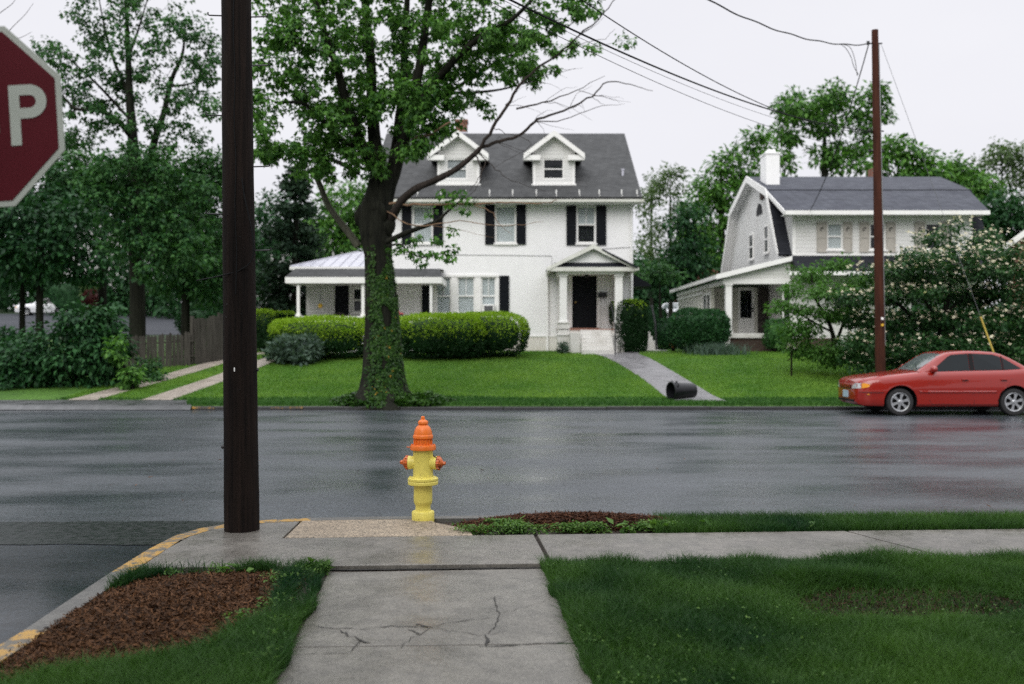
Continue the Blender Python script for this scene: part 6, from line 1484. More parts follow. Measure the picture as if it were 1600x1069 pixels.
# ground ivy skirt
k = 4200; aa = rng.uniform(-np.pi, 0, k); rr2 = rng.uniform(.7, 1.35, k); gp = np.stack([tb.x + .25 + rr2 * 1.15 * np.cos(aa), Yt + .12 + rr2 * .75 * np.sin(aa), np.zeros(k)], 1); gp[:, 1] = np.maximum(gp[:, 1], 23.16); gp[:, 2] = np.interp(gp[:, 1], KN_Y, KN_Z) + rng.uniform(.02, .36, k) * np.clip(1.55 - rr2, .2, 1)
pos = np.vstack([pos, gp]); d = np.vstack([d, rng.normal(size=gp.shape) * np.array([1, 1, .5])]); outw = np.vstack([outw, np.array([0, 0, 1.0]) + rng.normal(size=gp.shape) * .4]); sz = np.concatenate([sz, rng.uniform(.06, .11, k)]); yel = np.concatenate([yel, np.zeros(k, int)])
leaves('ivy', pos, d, outw + rng.normal(size=pos.shape) * .25, sz, [M_IVY, M_IVYY], mp, 'ivy', midx=yel)

# ---------------------------------------------------------------- left tall tree
def PT(px, py, Y, dy=0): return tuple(P(px, py, Y + dy))
Y1 = 34.0; f1 = lambda px, py, dy=0: PT(px, py, Y1, dy); w1_ = Y1 / F
CLL = [(75, 72, 14), (100, 85, 20), (128, 20, 26), (150, 55, 30), (185, 20, 32), (160, 100, 30), (190, 70, 26), (225, 20, 30), (250, 60, 26), (275, 30, 22), (300, 45, 24), (325, 60, 20), (320, 110, 26), (290, 100, 24), (265, 150, 22), (240, 110, 24), (205, 130, 26), (170, 145, 28), (130, 120, 26), (120, 160, 26), (150, 180, 24), (190, 195, 20), (280, 175, 22), (330, 160, 20), (345, 90, 18), (100, 210, 26), (135, 215, 22), (85, 150, 14), (70, 82, 10), (305, 140, 20), (200, -40, 50), (280, -30, 45), (130, -30, 40), (235, 190, 16), (260, 215, 20), (300, 215, 18), (100, 125, 18), (60, 120, 12)]
tree('tall_street_tree', (X(215, Y1), Y1, zt(Y1)), 'tall open-crowned tree rising behind the picket fence, left of the thick pole', 'tree',
     [([f1(215, 560), f1(214, 450), f1(212, 350), f1(210, 260), f1(206, 200), f1(202, 140), f1(200, 80), f1(198, 10)], [.30, .25, .23, .20, .16, .13, .09, .05]),
      ([f1(228, 300), f1(240, 225), f1(255, 180, .3), f1(268, 125, .5), f1(285, 85, .5), f1(290, 30, .5)], [.14, .12, .10, .08, .05, .03]),
      ([f1(207, 215), f1(180, 185, -.5), f1(150, 172, -.8), f1(118, 170, -1), f1(98, 150, -1)], [.11, .09, .07, .05, .03]),
      ([f1(203, 150), f1(180, 100, .4), f1(165, 50, .8), f1(155, 0, 1)], [.08, .06, .04, .02]),
      ([f1(200, 90), f1(215, 50), f1(230, 0)], [.06, .04, .02]), ([f1(265, 135, .5), f1(300, 130, .8), f1(330, 110, 1)], [.05, .03, .02]), ([f1(206, 190), f1(150, 130, .5), f1(105, 90, .8), f1(75, 65, .8)], [.06, .045, .03, .015])],
     [(f1(a, b, rng.uniform(-1, 1)), (r * w1_, r * w1_ * 1.4, r * w1_), max(2, int(r / 3.2))) for a, b, r in CLL] + [(f1(a, b, -1.3), (r * w1_, .8, r * w1_), int(r / 1.6)) for a, b, r in ((215, 255, 32), (180, 270, 30), (250, 265, 32), (215, 305, 34), (170, 320, 32), (255, 325, 34), (225, 360, 32), (190, 385, 26), (255, 385, 30), (290, 345, 30), (150, 285, 26), (275, 290, 30), (310, 300, 26), (235, 415, 24), (300, 395, 28))], M_LMID, M_BARKD, .15, 32, .34, droop=.7, rmax=.05)
# lower dense trees on the left
def crown(px, py, rx, ry, Y, n, dz=1.0): return (PT(px, py, Y), (rx * Y / F, max(rx, ry) * Y / F * dz, ry * Y / F), n)
def gtree(name, px, Y, top_py, blobs, lab, lm, bm=None, tw=.2, size=.22, k=26, crad=.5, cat='tree', shape='oval', droop=.5, lean=0, per=1.0, zbase=None):
    zb_ = zt(Y) if zbase is None else zbase; x = X(px, Y); zt_ = Z(top_py, Y)
    limbs = [([(x, Y, zb_ - .1), (x + lean * .3, Y, zb_ + (zt_ - zb_) * .35), (x + lean * .7, Y + .2, zb_ + (zt_ - zb_) * .65), (x + lean, Y + .2, zb_ + (zt_ - zb_) * .9)], [tw, tw * .8, tw * .5, tw * .15])]
    return tree(name, (x, Y, zb_), lab, cat, limbs, blobs, lm, bm or M_BARKD, size, k, crad, shape, droop=droop, per=per, rmax=tw * .4)
gtree('shade_tree', 62, 37, 300, [crown(60, 400, 75, 50, 37, 80), crown(-10, 380, 70, 60, 37, 60), crown(110, 350, 60, 50, 37, 60), crown(30, 340, 60, 40, 37, 50), crown(140, 410, 45, 35, 37, 35)], 'dark shade tree with a low crown behind the big bush at far left', M_LDRK, tw=.16, size=.24)
gtree('shade_tree', 35, 39, 320, [crown(20, 415, 60, 30, 39, 30), crown(-30, 300, 70, 60, 39, 60), crown(60, 300, 70, 50, 39, 60)], 'second slim-trunked dark tree left of the low shade tree', M_LDRK, tw=.13, size=.24)
gtree('shade_tree', 160, 41, 230, [crown(150, 290, 65, 45, 41, 75), crown(110, 260, 50, 40, 41, 50), crown(190, 330, 50, 45, 41, 50), crown(100, 320, 50, 45, 41, 45), crown(215, 270, 45, 40, 41, 40)], 'mid green tree massed under the tall open-crowned tree', M_LMID, size=.24, tw=.2)
gtree('shade_tree', 290, 38, 235, [crown(290, 290, 55, 50, 38, 85), crown(330, 330, 45, 55, 38, 70), crown(260, 350, 45, 45, 38, 60), crown(310, 400, 50, 45, 38, 65), crown(340, 260, 35, 35, 38, 40), crown(270, 430, 40, 30, 38, 30), crown(335, 450, 35, 30, 38, 30)], 'mid green leafy tree just left of the thick wooden pole', M_LMID, size=.22, tw=.18)
gtree('shade_tree', 395, 48, 330, [crown(375, 400, 40, 60, 48, 60), crown(350, 460, 50, 40, 48, 45), crown(400, 450, 30, 40, 48, 35)], 'dark leafy tree behind the board fence', M_LDRK, size=.26, tw=.15)
# trees across the back street on the left (far)
for i, (px, Y, top, rx, ry, lab, lm) in enumerate([(-40, 97, 300, 80, 80, 'farthest left tree over the back street', M_LDRK), (60, 90, 320, 85, 80, 'far tree above the white car on the back street', M_LDRK), (150, 95, 330, 70, 70, 'far dark tree beside the hidden white house', M_LDRK), (250, 80, 310, 80, 95, 'far dark tree beyond the back street, right of the tall trunk', M_LDRK), (340, 74, 330, 75, 90, 'far dark tree beyond the board fence', M_LDRK)]):
    gtree('background_tree', px, Y, top, [crown(px, top + ry, rx, ry, Y, 110), crown(px - rx * .6, top + ry * 1.7, rx * .6, ry * .5, Y, 40), crown(px + rx * .6, top + ry * 1.7, rx * .6, ry * .5, Y, 40)], lab, lm, tw=.3, size=.5, k=26, crad=1.1)
# conifer
Yc = 43.0; xc = X(462, Yc); zc0 = zt(Yc); zct = Z(262, Yc)
cn = empty('conifer_tree', (xc, Yc, zc0), 'dark conical conifer behind the side porch of the white house', 'tree')
mb = MB(); mb.tube([(xc, Yc, zc0 - .1), (xc, Yc, zc0 + 4), (xc, Yc, zct)], [.22, .15, .02], 8); pp = []; dd = []
for i in range(150):
    t = rng.uniform(.06, 1) ** .9; z = zc0 + (zct - zc0) * t; Lb = (2.35 * (1 - t) ** .8 + .12) * rng.uniform(.6, 1.05); a = rng.uniform(0, 2 * np.pi); dirv = np.array([np.cos(a), np.sin(a), -.18 + .5 * t]); p0 = np.array([xc, Yc, z]); mb.tube([p0, p0 + dirv * Lb * .5, p0 + dirv * Lb * .95 + np.array([0, 0, .1])], [.03, .02, .006], 4)
    m = int(60 * Lb / 1.5) + 14; s = rng.uniform(.15, 1, m); pp.append(p0 + dirv * (Lb * s)[:, None] + rng.normal(size=(m, 3)) * np.array([.13, .13, .09]) * (.4 + s[:, None])); dd.append(np.repeat(dirv[None], m, 0) + rng.normal(size=(m, 3)) * .5 + np.array([0, 0, -.25]))
mb.build('trunk', M_BARKD, cn, smooth=True, flip=False); pp = np.vstack(pp); dd = np.vstack(dd); leaves('crown', pp, dd, rng.normal(size=pp.shape) + np.array([0, 0, 1]), rng.uniform(.16, .34, len(pp)), M_LCON, cn, 'oval')
gtree('background_tree', 545, 58, 275, [crown(545, 325, 42, 45, 58, 60), crown(515, 360, 35, 45, 58, 45), crown(585, 340, 40, 45, 58, 45), crown(560, 385, 45, 25, 58, 25)], 'lighter green tree between the conifer and the ivy trunk', M_LMAP, tw=.2, size=.34, crad=.7)
gtree('background_tree', 430, 62, 300, [crown(425, 350, 45, 50, 62, 50), crown(400, 400, 40, 50, 62, 45), crown(470, 380, 50, 60, 62, 40)], 'dull green tree directly behind the conifer', M_LDRK, tw=.2, size=.34, crad=.7)
gtree('background_tree', 640, 64, 240, [crown(640, 330, 60, 70, 64, 50), crown(720, 340, 60, 60, 64, 40)], 'tree hidden behind the white house roof', M_LMID, tw=.25, size=.4, crad=.8, per=.5)
# trees right of the white house
gtree('background_tree', 1012, 78, 380, [crown(1012, 445, 50, 42, 78, 90), crown(985, 470, 40, 26, 78, 40), crown(1045, 462, 36, 22, 78, 30)], 'dark dense tree closing the gap right of the white house', M_LDRK, tw=.2, size=.42, crad=.9)
gtree('thin_tree', 1048, 62, 255, [crown(1048, 285, 26, 28, 62, 30), crown(1020, 300, 18, 24, 62, 14), crown(1040, 345, 34, 20, 62, 14), crown(1015, 375, 30, 28, 62, 20), crown(1060, 385, 28, 24, 62, 18), crown(1035, 420, 34, 26, 62, 24), crown(1068, 318, 14, 16, 62, 6)], 'thin pale wispy tree just right of the white house', M_LPAL, tw=.16, size=.26, k=20, crad=.55)
gtree('thin_tree', 1018, 70, 260, [crown(1012, 320, 20, 32, 70, 18), crown(1022, 285, 12, 20, 70, 8), crown(1008, 400, 26, 36, 70, 22)], 'second wispy tree half behind the white house corner', M_LPAL, tw=.14, size=.28, k=18, crad=.6)
gtree('leafy_tree', 1128, 56, 215, [crown(1182, 222, 20, 20, 56, 15), crown(1142, 255, 26, 26, 56, 20), crown(1105, 295, 28, 30, 56, 24), crown(1150, 310, 40, 45, 56, 55), crown(1090, 345, 28, 40, 56, 36), crown(1120, 380, 40, 40, 56, 45), crown(1172, 268, 26, 24, 56, 16)], 'tall dense tree left of the gambrel gable', M_LMAP, tw=.28, size=.30, k=30, crad=.66)
gtree('leafy_tree', 1075, 50, 300, [crown(1075, 400, 38, 45, 50, 55), crown(1045, 440, 30, 30, 50, 30), crown(1100, 430, 34, 30, 50, 34), crown(1070, 340, 26, 28, 50, 22), crown(1020, 425, 26, 22, 50, 20)], 'dark lower tree between the two white houses', M_LDRK, tw=.14, size=.28, k=26, crad=.6)
gtree('layered_tree', 1032, 44, 410, [crown(1022, 421, 28, 9, 44, 16), crown(1045, 428, 22, 10, 44, 12), crown(1005, 432, 16, 8, 44, 8)], 'small flat-topped tree beside the white house side steps', M_LMID, tw=.09, size=.2, k=22, crad=.35)
Ym1 = 60.0
gtree('leafy_tree', 1290, Ym1, 150, [crown(1248, 165, 36, 26, Ym1, 30), crown(1298, 150, 30, 22, Ym1, 24), crown(1228, 205, 24, 20, Ym1, 16), crown(1290, 195, 36, 18, Ym1, 20), crown(1225, 250, 20, 18, Ym1, 11), crown(1290, 245, 28, 20, Ym1, 14), crown(1335, 228, 30, 16, Ym1, 17), crown(1340, 170, 14, 14, Ym1, 8), crown(1360, 150, 20, 18, Ym1, 13), crown(1378, 175, 13, 20, Ym1, 9), crown(1325, 262, 34, 14, Ym1, 12), crown(1355, 195, 12, 10, Ym1, 6)], 'big maple with a gap in its crown rising over the gambrel roof', M_LMAP, tw=.42, size=.32, k=34, crad=.62)
gtree('leafy_tree', 1405, 57, 215, [crown(1395, 232, 26, 16, 57, 15), crown(1430, 250, 28, 18, 57, 18), crown(1375, 260, 28, 18, 57, 12), crown(1455, 268, 20, 14, 57, 14), crown(1420, 278, 40, 14, 57, 20)], 'leafy tree behind the slim pole, above the roof ridge', M_LMAP, tw=.25, size=.36, k=28, crad=.68)
gtree('leafy_tree', 1500, 60, 245, [crown(1490, 258, 16, 14, 60, 12), crown(1500, 285, 28, 20, 60, 28), crown(1530, 300, 30, 24, 60, 30), crown(1478, 280, 16, 16, 60, 12)], 'mid green tree at the right end of the gambrel roof', M_LMAP, tw=.22, size=.36, k=28, crad=.65)
gtree('thin_tree', 1568, 66, 225, [crown(1565, 240, 30, 16, 66, 22), crown(1530, 265, 26, 16, 66, 16), crown(1600, 255, 28, 26, 66, 22), crown(1575, 285, 30, 20, 66, 18), crown(1640, 250, 40, 40, 66, 24)], 'hazy wispy tree at the far right edge', M_LPAL, tw=.2, size=.34, k=22, crad=.75)
gtree('leafy_tree', 1580, 54, 300, [crown(1570, 345, 45, 40, 54, 70), crown(1620, 330, 45, 45, 54, 50), crown(1530, 360, 30, 30, 54, 34), crown(1600, 390, 50, 30, 54, 40)], 'dark dense tree filling the gap before the brick house', M_LDRK, tw=.25, size=.32, k=28, crad=.7)
# distant belt closing the horizon
rngb = np.random.default_rng(3)
bp = []
for x in np.arange(-110, 120, 5.0): bp.append(((x + rngb.normal() * 1.5, 112 + rngb.uniform(-5, 10), 5 + rngb.uniform(2, 4)), (4.2, 4, 4.2 + rngb.uniform(0, 2)), 26))
cen = []; outs = []
for c, r, k in bp:
    q = unit(rng.normal(size=(k, 3))) * rng.uniform(.5, 1, (k, 1)); cen.append(np.array(c) + q * np.array(r)); outs.append(q)
cen = np.vstack(cen); outs = np.vstack(outs); pos, d, nr, sz = cluster_leaves(cen, outs, 22, 1.3, .75, .4)
tag(leaves('woodland', pos, d, nr, sz, M_LDRK, None, 'oval'), 'far belt of woodland closing the horizon behind the houses', 'woodland', kind='stuff')

# ---------------------------------------------------------------- hedges, bushes
def superball(c, r, n, e=.55, wob=.06, seed=0, cut=None, ph=2.2):
    q = unit(rng.normal(size=(n, 3))); nn_ = 2 / e; s = q / (np.abs(q) ** nn_).sum(1, keepdims=True) ** (1 / nn_); nrm = unit(np.sign(q) * np.abs(s) ** (nn_ - 1))
    k = 1 + wob * noise2(q[:, 0] * ph + seed, q[:, 2] * ph + q[:, 1] * ph, 1.6, seed + 50)
    p = np.array(c) + s * k[:, None] * np.array(r); return p, nrm
def bush(name, px, py0, py1, Y, rx_px, ry, lab, lm, top=None, n=9000, e=.6, size=.07, cat='bush', wob=.07, zfix=None, inner=True, depth_jit=.12, thr=.12, droop=.0, shape='oval', tilt=.9):
    zb_ = zt(Y); z1 = Z(py0, Y); z0 = Z(py1, Y) if py1 else zb_
    c = np.array([X(px, Y), Y, (z0 + z1) / 2]); r = np.array([rx_px * Y / F, ry, (z1 - z0) / 2])
    root = empty(name, (c[0], Y, zb_), lab, cat)
    p, nr = superball(c, r, n, e, wob, len(lab) % 17); p = c + (p - c) * rng.uniform(1 - depth_jit, 1.03, (n, 1))
    d = nr * .8 + rng.normal(size=p.shape) * tilt * .7 + np.array([0, 0, .25 - droop]); nn = nr + rng.normal(size=p.shape) * .6
    mi = None
    if top is not None:
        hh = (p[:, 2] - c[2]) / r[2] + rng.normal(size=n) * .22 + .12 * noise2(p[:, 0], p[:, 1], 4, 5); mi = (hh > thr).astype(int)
    base = None
    if inner:
        bm = bmesh.new(); bmesh.ops.create_icosphere(bm, subdivisions=3, radius=1); bv = [np.array(v.co) / (np.abs(np.array(v.co)) ** (2 / e)).sum() ** (e / 2) * r * .80 + c for v in bm.verts]; bf = [tuple(v.index for v in f.verts) for f in bm.faces]; bm.free(); base = (bv, bf, 0)
    leaves('foliage', p, d, nn, size * rng.uniform(.6, 1.3, n), [lm, top] if top else [lm], root, shape, midx=mi, base=base)
    mb = MB()
    for i in range(5): mb.tube([(c[0] + rng.normal() * r[0] * .15, Y + rng.normal() * r[1] * .15, zb_ - .1), (c[0] + rng.normal() * r[0] * .3, Y + rng.normal() * r[1] * .3, (zb_ + c[2]) / 2), (c[0] + rng.normal() * r[0] * .4, Y, c[2])], [.04, .03, .02], 5)
    mb.build('stems', M_BARKD, root); return root
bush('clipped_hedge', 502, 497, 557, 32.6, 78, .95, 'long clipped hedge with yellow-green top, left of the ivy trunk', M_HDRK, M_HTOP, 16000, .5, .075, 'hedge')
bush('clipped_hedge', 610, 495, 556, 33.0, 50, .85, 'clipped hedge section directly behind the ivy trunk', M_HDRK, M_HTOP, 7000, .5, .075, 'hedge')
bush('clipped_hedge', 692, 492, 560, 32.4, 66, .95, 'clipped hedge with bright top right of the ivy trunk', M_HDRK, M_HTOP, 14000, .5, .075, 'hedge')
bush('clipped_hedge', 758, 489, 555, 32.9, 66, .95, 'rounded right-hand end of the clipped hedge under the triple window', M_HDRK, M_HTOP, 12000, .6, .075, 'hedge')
bush('blue_shrub', 463, 527, 570, 31.2, 38, .7, 'low blue-green shrub in front of the left hedge', M_BLUE, None, 2600, .8, .17, 'shrub', .2, depth_jit=.4, shape='thin' if False else 'oval')
bush('columnar_shrub', 985, 471, 552, 35.6, 25, .55, 'clipped upright dark green shrub beside the porch column', M_HDRK, M_HTOP, 14000, .38, .07, 'shrub', .04, thr=.93)
bush('columnar_shrub', 962, 472, 508, 36.6, 9, .3, 'slim clipped shrub seen behind the right porch column', M_HDRK, M_HTOP, 1500, .5, .06, 'shrub', .04, thr=.9)
bush('round_bush', 1092, 484, 548, 35.0, 45, 1.0, 'round dark green bush in front of the sunroom porch', M_LDRK, None, 9000, .75, .10, 'bush', .08)
bush('rust_bush', 1052, 503, 540, 35.8, 8, .25, 'small rusty orange shrub between the houses', M_RUSTY, None, 500, .9, .1, 'shrub', .2, inner=False, depth_jit=.6)
bush('box_hedge', 412, 485, 552, 36.0, 16, .5, 'dark box hedge just right of the thick pole', M_HDRK, M_HTOP, 4000, .4, .07, 'hedge', .03, thr=.8)
bush('low_hedge', 1040, 500, 545, 39.5, 26, .5, 'dark low hedge between the side steps and the round bush', M_LDRK, None, 2600, .6, .1, 'hedge')
bush('fence_shrub', 287, 552, 577, 31.6, 15, .35, 'small round shrub at the foot of the picket fence', M_LMID, None, 1100, .8, .09, 'shrub', .12)
bush('foundation_plant', 880, 535, 556, 34.3, 9, .2, 'little grey-green plant at the left of the porch steps', M_BLUE, None, 300, .9, .1, 'plant', .25, inner=False, depth_jit=.7)
bush('back_hedge', 440, 488, 500, 41, 22, .4, 'trimmed low hedge far behind the left hedge', M_HDRK, M_HTOP, 1500, .5, .09, 'hedge', thr=.4)
bush('back_shrub', 140, 438, 472, 64, 12, .5, 'small yellowish cone shrub across the back street', M_LPAL, None, 700, .9, .2, 'shrub', .1)
bush('back_shrub', 145, 455, 480, 60, 14, .5, 'small dark red shrub across the back street', leafmat('red leaves', (.03, .008, .008), (.08, .018, .015), .2), None, 600, .9, .2, 'shrub', .1)
bush('back_hedge', 128, 436, None, 80.5, 62, .9, 'long dark hedge in front of the hidden pale house, behind the white car', M_LDRK, None, 3500, .5, .22, 'hedge', .1)
bush('back_bush', 315, 480, 528, 46, 34, .8, 'dark bush behind the board fence at the street bend', M_LDRK, None, 1800, .8, .16, 'bush', .15)
bush('back_bush', 1010, 478, 520, 50, 34, .8, 'dark bush in the gap right of the white house', M_LDRK, None, 2000, .8, .14, 'bush', .15)
bush('back_bush', 1215, 500, 545, 35.2, 20, .5, 'low bush at the brick foot of the gambrel porch', M_LMID, None, 1500, .8, .1, 'bush', .15)
# big dark bush at left with smaller plants in front
def wild(name, Y, blobs, lab, lm, k=26, crad=.34, size=.17, cat='bush', shape='oval', per=1.0, stems=5):
    b0 = blobs[0][0]; zb_ = zt(Y); limbs = []
    for i in range(stems):
        bb = blobs[i % len(blobs)][0]; limbs.append(([(b0[0] * .6 + bb[0] * .4 + rng.normal() * .15, Y + rng.normal() * .2, zb_ - .1), ((b0[0] + bb[0]) / 2, Y, (zb_ + bb[2]) / 2), tuple(bb)], [.05, .04, .02]))
    return tree(name, (b0[0], Y, zb_), lab, cat, limbs, blobs, lm, M_BARKD, size, k, crad, shape, shell=.4, per=per, rmax=.03)
wild('dark_bush', 27, [crown(100, 552, 80, 50, 27, 140, .8), crown(20, 572, 60, 46, 27, 90, .8), crown(160, 550, 42, 52, 27, 80, .8), crown(140, 502, 46, 30, 27, 50, .8), crown(60, 600, 90, 24, 27, 80, .8), crown(165, 598, 36, 18, 27, 32, .8)], 'big sprawling dark green bush at the left beside the driveway', M_LDRK)
wild('leafy_weed', 26.2, [crown(205, 590, 16, 20, 26.2, 14), crown(185, 545, 12, 30, 26.2, 12)], 'brighter leafy sapling at the right edge of the big dark bush', M_LMAP, size=.16, crad=.22, cat='plant')
wild('leafy_weed', 27.8, [crown(232, 575, 14, 16, 27.8, 10), crown(245, 590, 14, 8, 27.8, 8)], 'low leafy plants at the picket fence foot near the bush', M_LMID, size=.14, crad=.2, cat='plant')
wild('dark_bush', 33, [crown(10, 540, 50, 25, 33, 40), crown(-40, 540, 60, 40, 33, 40)], 'dark bush behind the big one at the very left', M_LDRK, size=.2)
wild('dark_bush', 31.5, [crown(1400, 520, 50, 45, 31.5, 75), crown(1470, 510, 60, 50, 31.5, 90), crown(1550, 515, 55, 50, 31.5, 80), crown(1360, 545, 34, 28, 31.5, 34), crown(1620, 500, 40, 50, 31.5, 40)], 'dark shrubs filling the space behind the flowering dogwood', M_LDRK, size=.19)
# iris-like plants by the round bush
ir = empty('iris_clump', (X(1125, 33.8), 33.8, zt(33.8)), 'blue-green strap-leaved plants at the foot of the round bush', 'plant')
k = 700; x = X(1122, 33.8) + rng.normal(size=k) * .40; y = 33.8 + rng.normal(size=k) * .22
bl = blades('foliage', np.stack([x, y, np.interp(y, KN_Y, KN_Z)], 1), rng.uniform(.25, .5, k), rng.uniform(.02, .045, k), M_BLUE, .7, None); bl.data.transform(Matrix.Translation(-Vector(ir.location))); bl.parent = ir
# small green tree and flowering dogwood on the right lawn
Yg = 28.6
def G_(px, py, dy=0): return PT(px, py, Yg, dy)
tree('young_tree', (X(1305, Yg), Yg, zt(Yg)), 'small spreading light green tree in front of the gambrel house', 'tree',
     [([G_(1306, 572), G_(1304, 545), G_(1300, 518), G_(1288, 490), G_(1272, 462), G_(1268, 430)], [.075, .07, .06, .045, .03, .015]), ([G_(1307, 535), G_(1318, 505), G_(1330, 478), G_(1345, 450)], [.05, .04, .03, .015]), ([G_(1302, 520), G_(1265, 500), G_(1235, 480), G_(1210, 468)], [.035, .028, .02, .01])],
     [(G_(a, b, rng.uniform(-.5, .5)), (rx * Yg / F, rx * Yg / F * 1.1, ry * Yg / F), k) for a, b, rx, ry, k in ((1265, 428, 36, 14, 17), (1310, 415, 26, 12, 12), (1235, 455, 24, 10, 9), (1290, 455, 45, 14, 22), (1245, 485, 32, 14, 14), (1300, 488, 45, 14, 20), (1340, 440, 22, 16, 12), (1222, 478, 18, 8, 6), (1260, 515, 40, 14, 15), (1240, 538, 26, 12, 9), (1290, 545, 40, 18, 16), (1330, 500, 26, 20, 13), (1320, 545, 24, 22, 13), (1350, 470, 20, 20, 10), (1265, 548, 30, 14, 14), (1310, 560, 34, 12, 14), (1240, 515, 22, 14, 9), (1345, 535, 26, 20, 14))], M_LYNG, M_BARKD, .125, 34, .32, 'oval', droop=.35, flat=.5, shell=.2, rmax=.03)
Yd = 27.2
dw = empty('dogwood_tree', (X(1470, Yd), Yd, zt(Yd)), 'wide dogwood covered in cream flowers behind the red car', 'tree')
mb = MB(); sk = []
def D_(px, py, dy=0): return PT(px, py, Yd, dy)
for pts, rad in [([D_(1470, 600), D_(1468, 550), D_(1475, 500), D_(1485, 440), D_(1490, 385)], [.12, .11, .09, .06, .03]), ([D_(1469, 545), D_(1430, 500), D_(1395, 470), D_(1350, 455)], [.07, .06, .04, .02]), ([D_(1470, 530), D_(1520, 490), D_(1565, 460), D_(1620, 440)], [.07, .06, .04, .02]), ([D_(1472, 510), D_(1440, 460), D_(1420, 410)], [.05, .04, .02]), ([D_(1478, 490), D_(1530, 440), D_(1560, 400)], [.05, .04, .02])]:
    c = curve(pts, 4); rr = lerp_r(rad, len(c)); mb.tube(c, rr, 8); sk += along(c, rr)
tiers = [(1490, 356, 24, 6, 4), (1475, 374, 40, 8, 9), (1530, 372, 26, 8, 6), (1430, 402, 40, 8, 11), (1500, 398, 50, 9, 17), (1575, 392, 32, 10, 12), (1395, 425, 56, 10, 24), (1470, 425, 60, 12, 32), (1550, 425, 55, 12, 30), (1610, 415, 36, 14, 16), (1345, 465, 40, 10, 14), (1410, 460, 55, 13, 28), (1490, 462, 60, 14, 34), (1570, 462, 50, 14, 28), (1370, 500, 42, 13, 20), (1440, 500, 55, 14, 28), (1520, 500, 56, 14, 30), (1590, 500, 40, 16, 22), (1350, 535, 28, 16, 14), (1420, 540, 50, 16, 26), (1500, 540, 56, 16, 30), (1580, 540, 46, 18, 24), (1390, 572, 40, 12, 16), (1640, 470, 40, 40, 26), (1460, 575, 60, 12, 20), (1560, 572, 50, 12, 18), (1340, 565, 18, 14, 8)]
cen = []; outs = []
for px, py, rx, ry, k in tiers:
    q = ball(k); cen.append(np.array(D_(px, py, rng.uniform(-.7, .7))) + q * np.array([rx, rx * 1.5, ry]) * Yd / F); outs.append(unit(q + np.array([0, -.3, .3])))
cen = np.vstack(cen); outs = np.vstack(outs); grow(sk, cen, mb, r0=.006, rmax=.03, sag=.02); mb.build('trunk', M_BARKD, dw, smooth=60, flip=False)
pos, d, nr, sz = cluster_leaves(cen, outs, 52, rng.uniform(.26, .46, len(cen)), .125, .35, .5); leaves('crown', pos, d, nr, sz, M_LDOG, dw, 'oval')
# four bracts to a flower, flowers along the upper side of the layers
ii = rng.integers(0, len(cen), 4600); hz = cen[ii, 2]; zz0, zz1 = Z(580, Yd), Z(380, Yd); keep = rng.uniform(size=len(ii)) < np.clip(.18 + .60 * (hz - zz0) / (zz1 - zz0), .2, .95); ii = ii[keep]
fc = cen[ii] + rng.normal(size=(len(ii), 3)) * np.array([.26, .26, .07]) + np.array([0, -.14, .12]); fn = unit(np.array([0, -.55, 1.0]) + rng.normal(size=fc.shape) * .35); u = unit(np.cross(fn, rng.normal(size=fc.shape))); w = np.cross(fn, u)
bp_ = []; bd = []; bn_ = []
for q in (u, -u, w, -w): bp_.append(fc + q * .004); bd.append(q + fn * .15); bn_.append(fn)
leaves('flowers', np.vstack(bp_), np.vstack(bd), np.vstack(bn_), np.tile(rng.uniform(.030, .050, len(fc)), 4), M_BRCT, dw, 'bract')
# bare twig hanging into the sky at the very left
mb = MB(); Yl = 20
for pts in ([(-30, 75), (0, 62), (22, 40), (40, 22), (52, 5)], [(0, 62), (14, 64), (34, 58), (50, 50)], [(-30, 60), (-5, 25), (20, 5), (30, -15)]):
    c = curve([PT(a, b, Yl) for a, b in pts], 4); mb.tube(c, list(np.linspace(.010, .003, len(c))), 5)
tw_ = mb.build('bare_branch', M_DEAD, smooth=True); tag(tw_, 'bare grey twig against the sky above the stop sign', 'branch')

# unseen trees added behind and beside the camera: they shade verge and reflections
def near_tree(x, y, h, first=None):
    if first is None:
        r_ = tree('unseen_tree', (0, 0, 0), 'tall unseen tree added on the near side of the road for its shade', 'tree', [([(0, 0, -.1), (.05, 0, 2), (0, .1, 5), (.1, 0, 8.5)], [.26, .22, .17, .05])],
                  [((0, 0, 7.2), (4.0, 4.0, 3.0), 130), ((1.5, 1, 5.6), (2.6, 2.6, 1.3), 40), ((-1.6, -.8, 5.6), (2.6, 2.6, 1.3), 40), ((0, 0, 9.4), (2.4, 2.4, 1.6), 40)], M_LMAP, M_BARKD, .34, 26, .75, 'maple', 'unseen trees added on the near side for shade')
    else: r_ = copy_tree(first)
    r_.location = (x, y, ZN - .04); r_.scale = (h, h, h); r_.rotation_euler.z = x * 1.7; return r_
nt0 = near_tree(8.0, 1.6, 1.0)
for x, y, h in ((3.2, -7.0, 1.15), (-8.5, -1.0, 1.1), (-14.5, -9, 1.2), (11, -9, 1.2), (-4, -16, 1.3), (20, -12, 1.2), (-24, -14, 1.2), (4, -20, 1.4), (14, -21, 1.3)): near_tree(x, y, h, nt0)

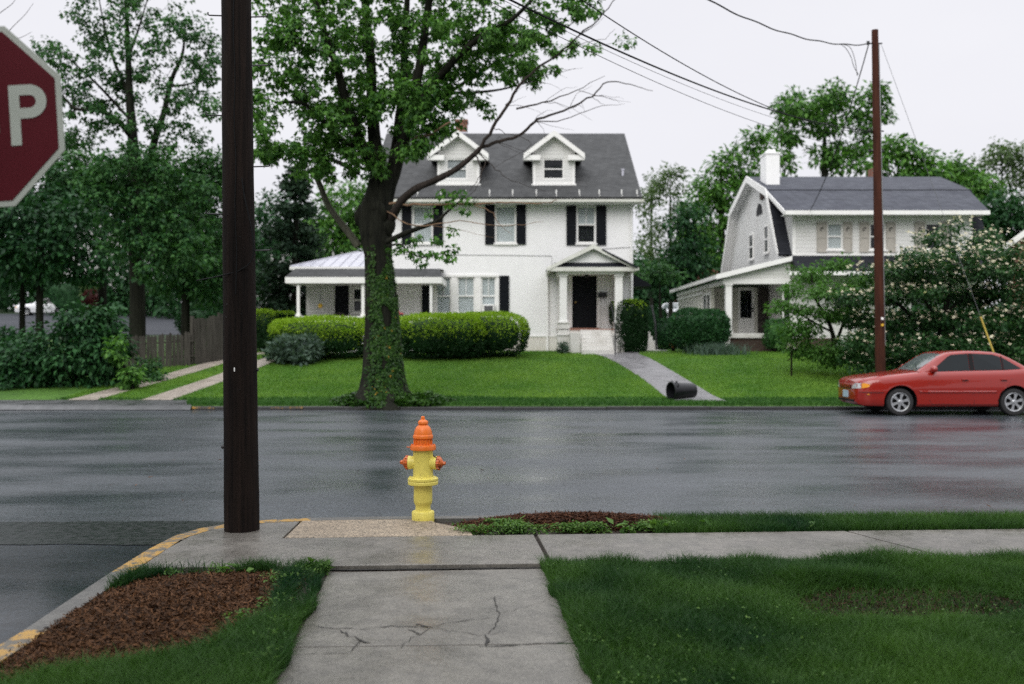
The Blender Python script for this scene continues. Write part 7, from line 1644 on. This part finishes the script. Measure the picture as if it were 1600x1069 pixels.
# more of the neighbourhood to either side of the picture
def side_tree(x, y, h):
    r_ = copy_tree(nt0); r_.location = (x, y, zt(y) - .05); r_.scale = (h, h, h); r_.rotation_euler.z = x * 2.3; r_['label'] = 'tree farther along the street, outside the picture'; r_['group'] = 'trees farther along the street outside the picture'
for x, y, h in ((-27, 34, 1.1), (-34, 41, 1.2), (-43, 36, 1.15), (-50, 46, 1.3), (-66, 84, 1.4), (-62, 92, 1.5), (-58, 38, 1.2), (-76, 86, 1.5), (36, 40, 1.2), (44, 46, 1.3), (56, 66, 1.4), (58, 52, 1.4)): side_tree(x, y, h)

# ================================================================ light, sky, camera
W = bpy.data.worlds.new('World'); SC.world = W; W.use_nodes = True; nt = W.node_tree
bg = nt.nodes['Background']; bg.inputs['Strength'].default_value = .10
SUN_EL, SUN_AZ = R(38), R(200)
sky = N(nt, 'ShaderNodeTexSky', sky_type='NISHITA'); sky.sun_disc = False; sky.sun_elevation = SUN_EL; sky.sun_rotation = SUN_AZ; sky.dust_density = 4
tc = N(nt, 'ShaderNodeTexCoord'); sp = N(nt, 'ShaderNodeSeparateXYZ'); nt.links.new(tc.outputs['Generated'], sp.inputs[0])
# overcast: a bright even cloud layer, brighter overhead, with faint structure
el = ramp(nt, sp.outputs[2], [(0.0, (8.0, 7.95, 8.5)), (.36, (8.4, 8.38, 8.85)), (1.0, (25.0, 25.3, 26.5))])
mp_ = N(nt, 'ShaderNodeMapping'); mp_.inputs['Scale'].default_value = (1, 1, 2.5); nt.links.new(tc.outputs['Generated'], mp_.inputs['Vector'])
cl = ramp(nt, noise(nt, mp_.outputs['Vector'], 1.6, 5, .5), [(.3, (.95, .95, .96)), (.7, (1.04, 1.04, 1.03))])
cloud = mixc(nt, 1.0, el, cl, 'MULTIPLY')
nt.links.new(mixc(nt, .96, sky.outputs[0], cloud), bg.inputs['Color'])
sd = bpy.data.lights.new('sun', 'SUN'); sd.energy = 1.5; sd.angle = R(40); sd.color = (1, .97, .93)
so = bpy.data.objects.new('sun', sd); COL.objects.link(so)
dirv = Vector((math.sin(SUN_AZ) * math.cos(SUN_EL), math.cos(SUN_AZ) * math.cos(SUN_EL), math.sin(SUN_EL)))
so.rotation_euler = dirv.to_track_quat('Z', 'Y').to_euler(); so.location = dirv * 60
cd = bpy.data.cameras.new('camera'); cam = bpy.data.objects.new('camera', cd); COL.objects.link(cam)
cam.location = (0, 0, H); cam.rotation_euler = (R(90), 0, 0); cd.lens = 35; cd.sensor_width = 36; cd.clip_end = 1500; cd.clip_start = .05
cd.dof.use_dof = True; cd.dof.focus_distance = 8.3; cd.dof.aperture_fstop = 1.6
SC.camera = cam
SC.view_settings.view_transform = 'Standard'; SC.view_settings.look = 'None'; SC.view_settings.exposure = .10; SC.view_settings.gamma = 1
SC.cycles.max_bounces = 7; SC.cycles.diffuse_bounces = 3; SC.cycles.glossy_bounces = 3; SC.cycles.transmission_bounces = 4; SC.cycles.transparent_max_bounces = 8
SC.cycles.use_denoising = False
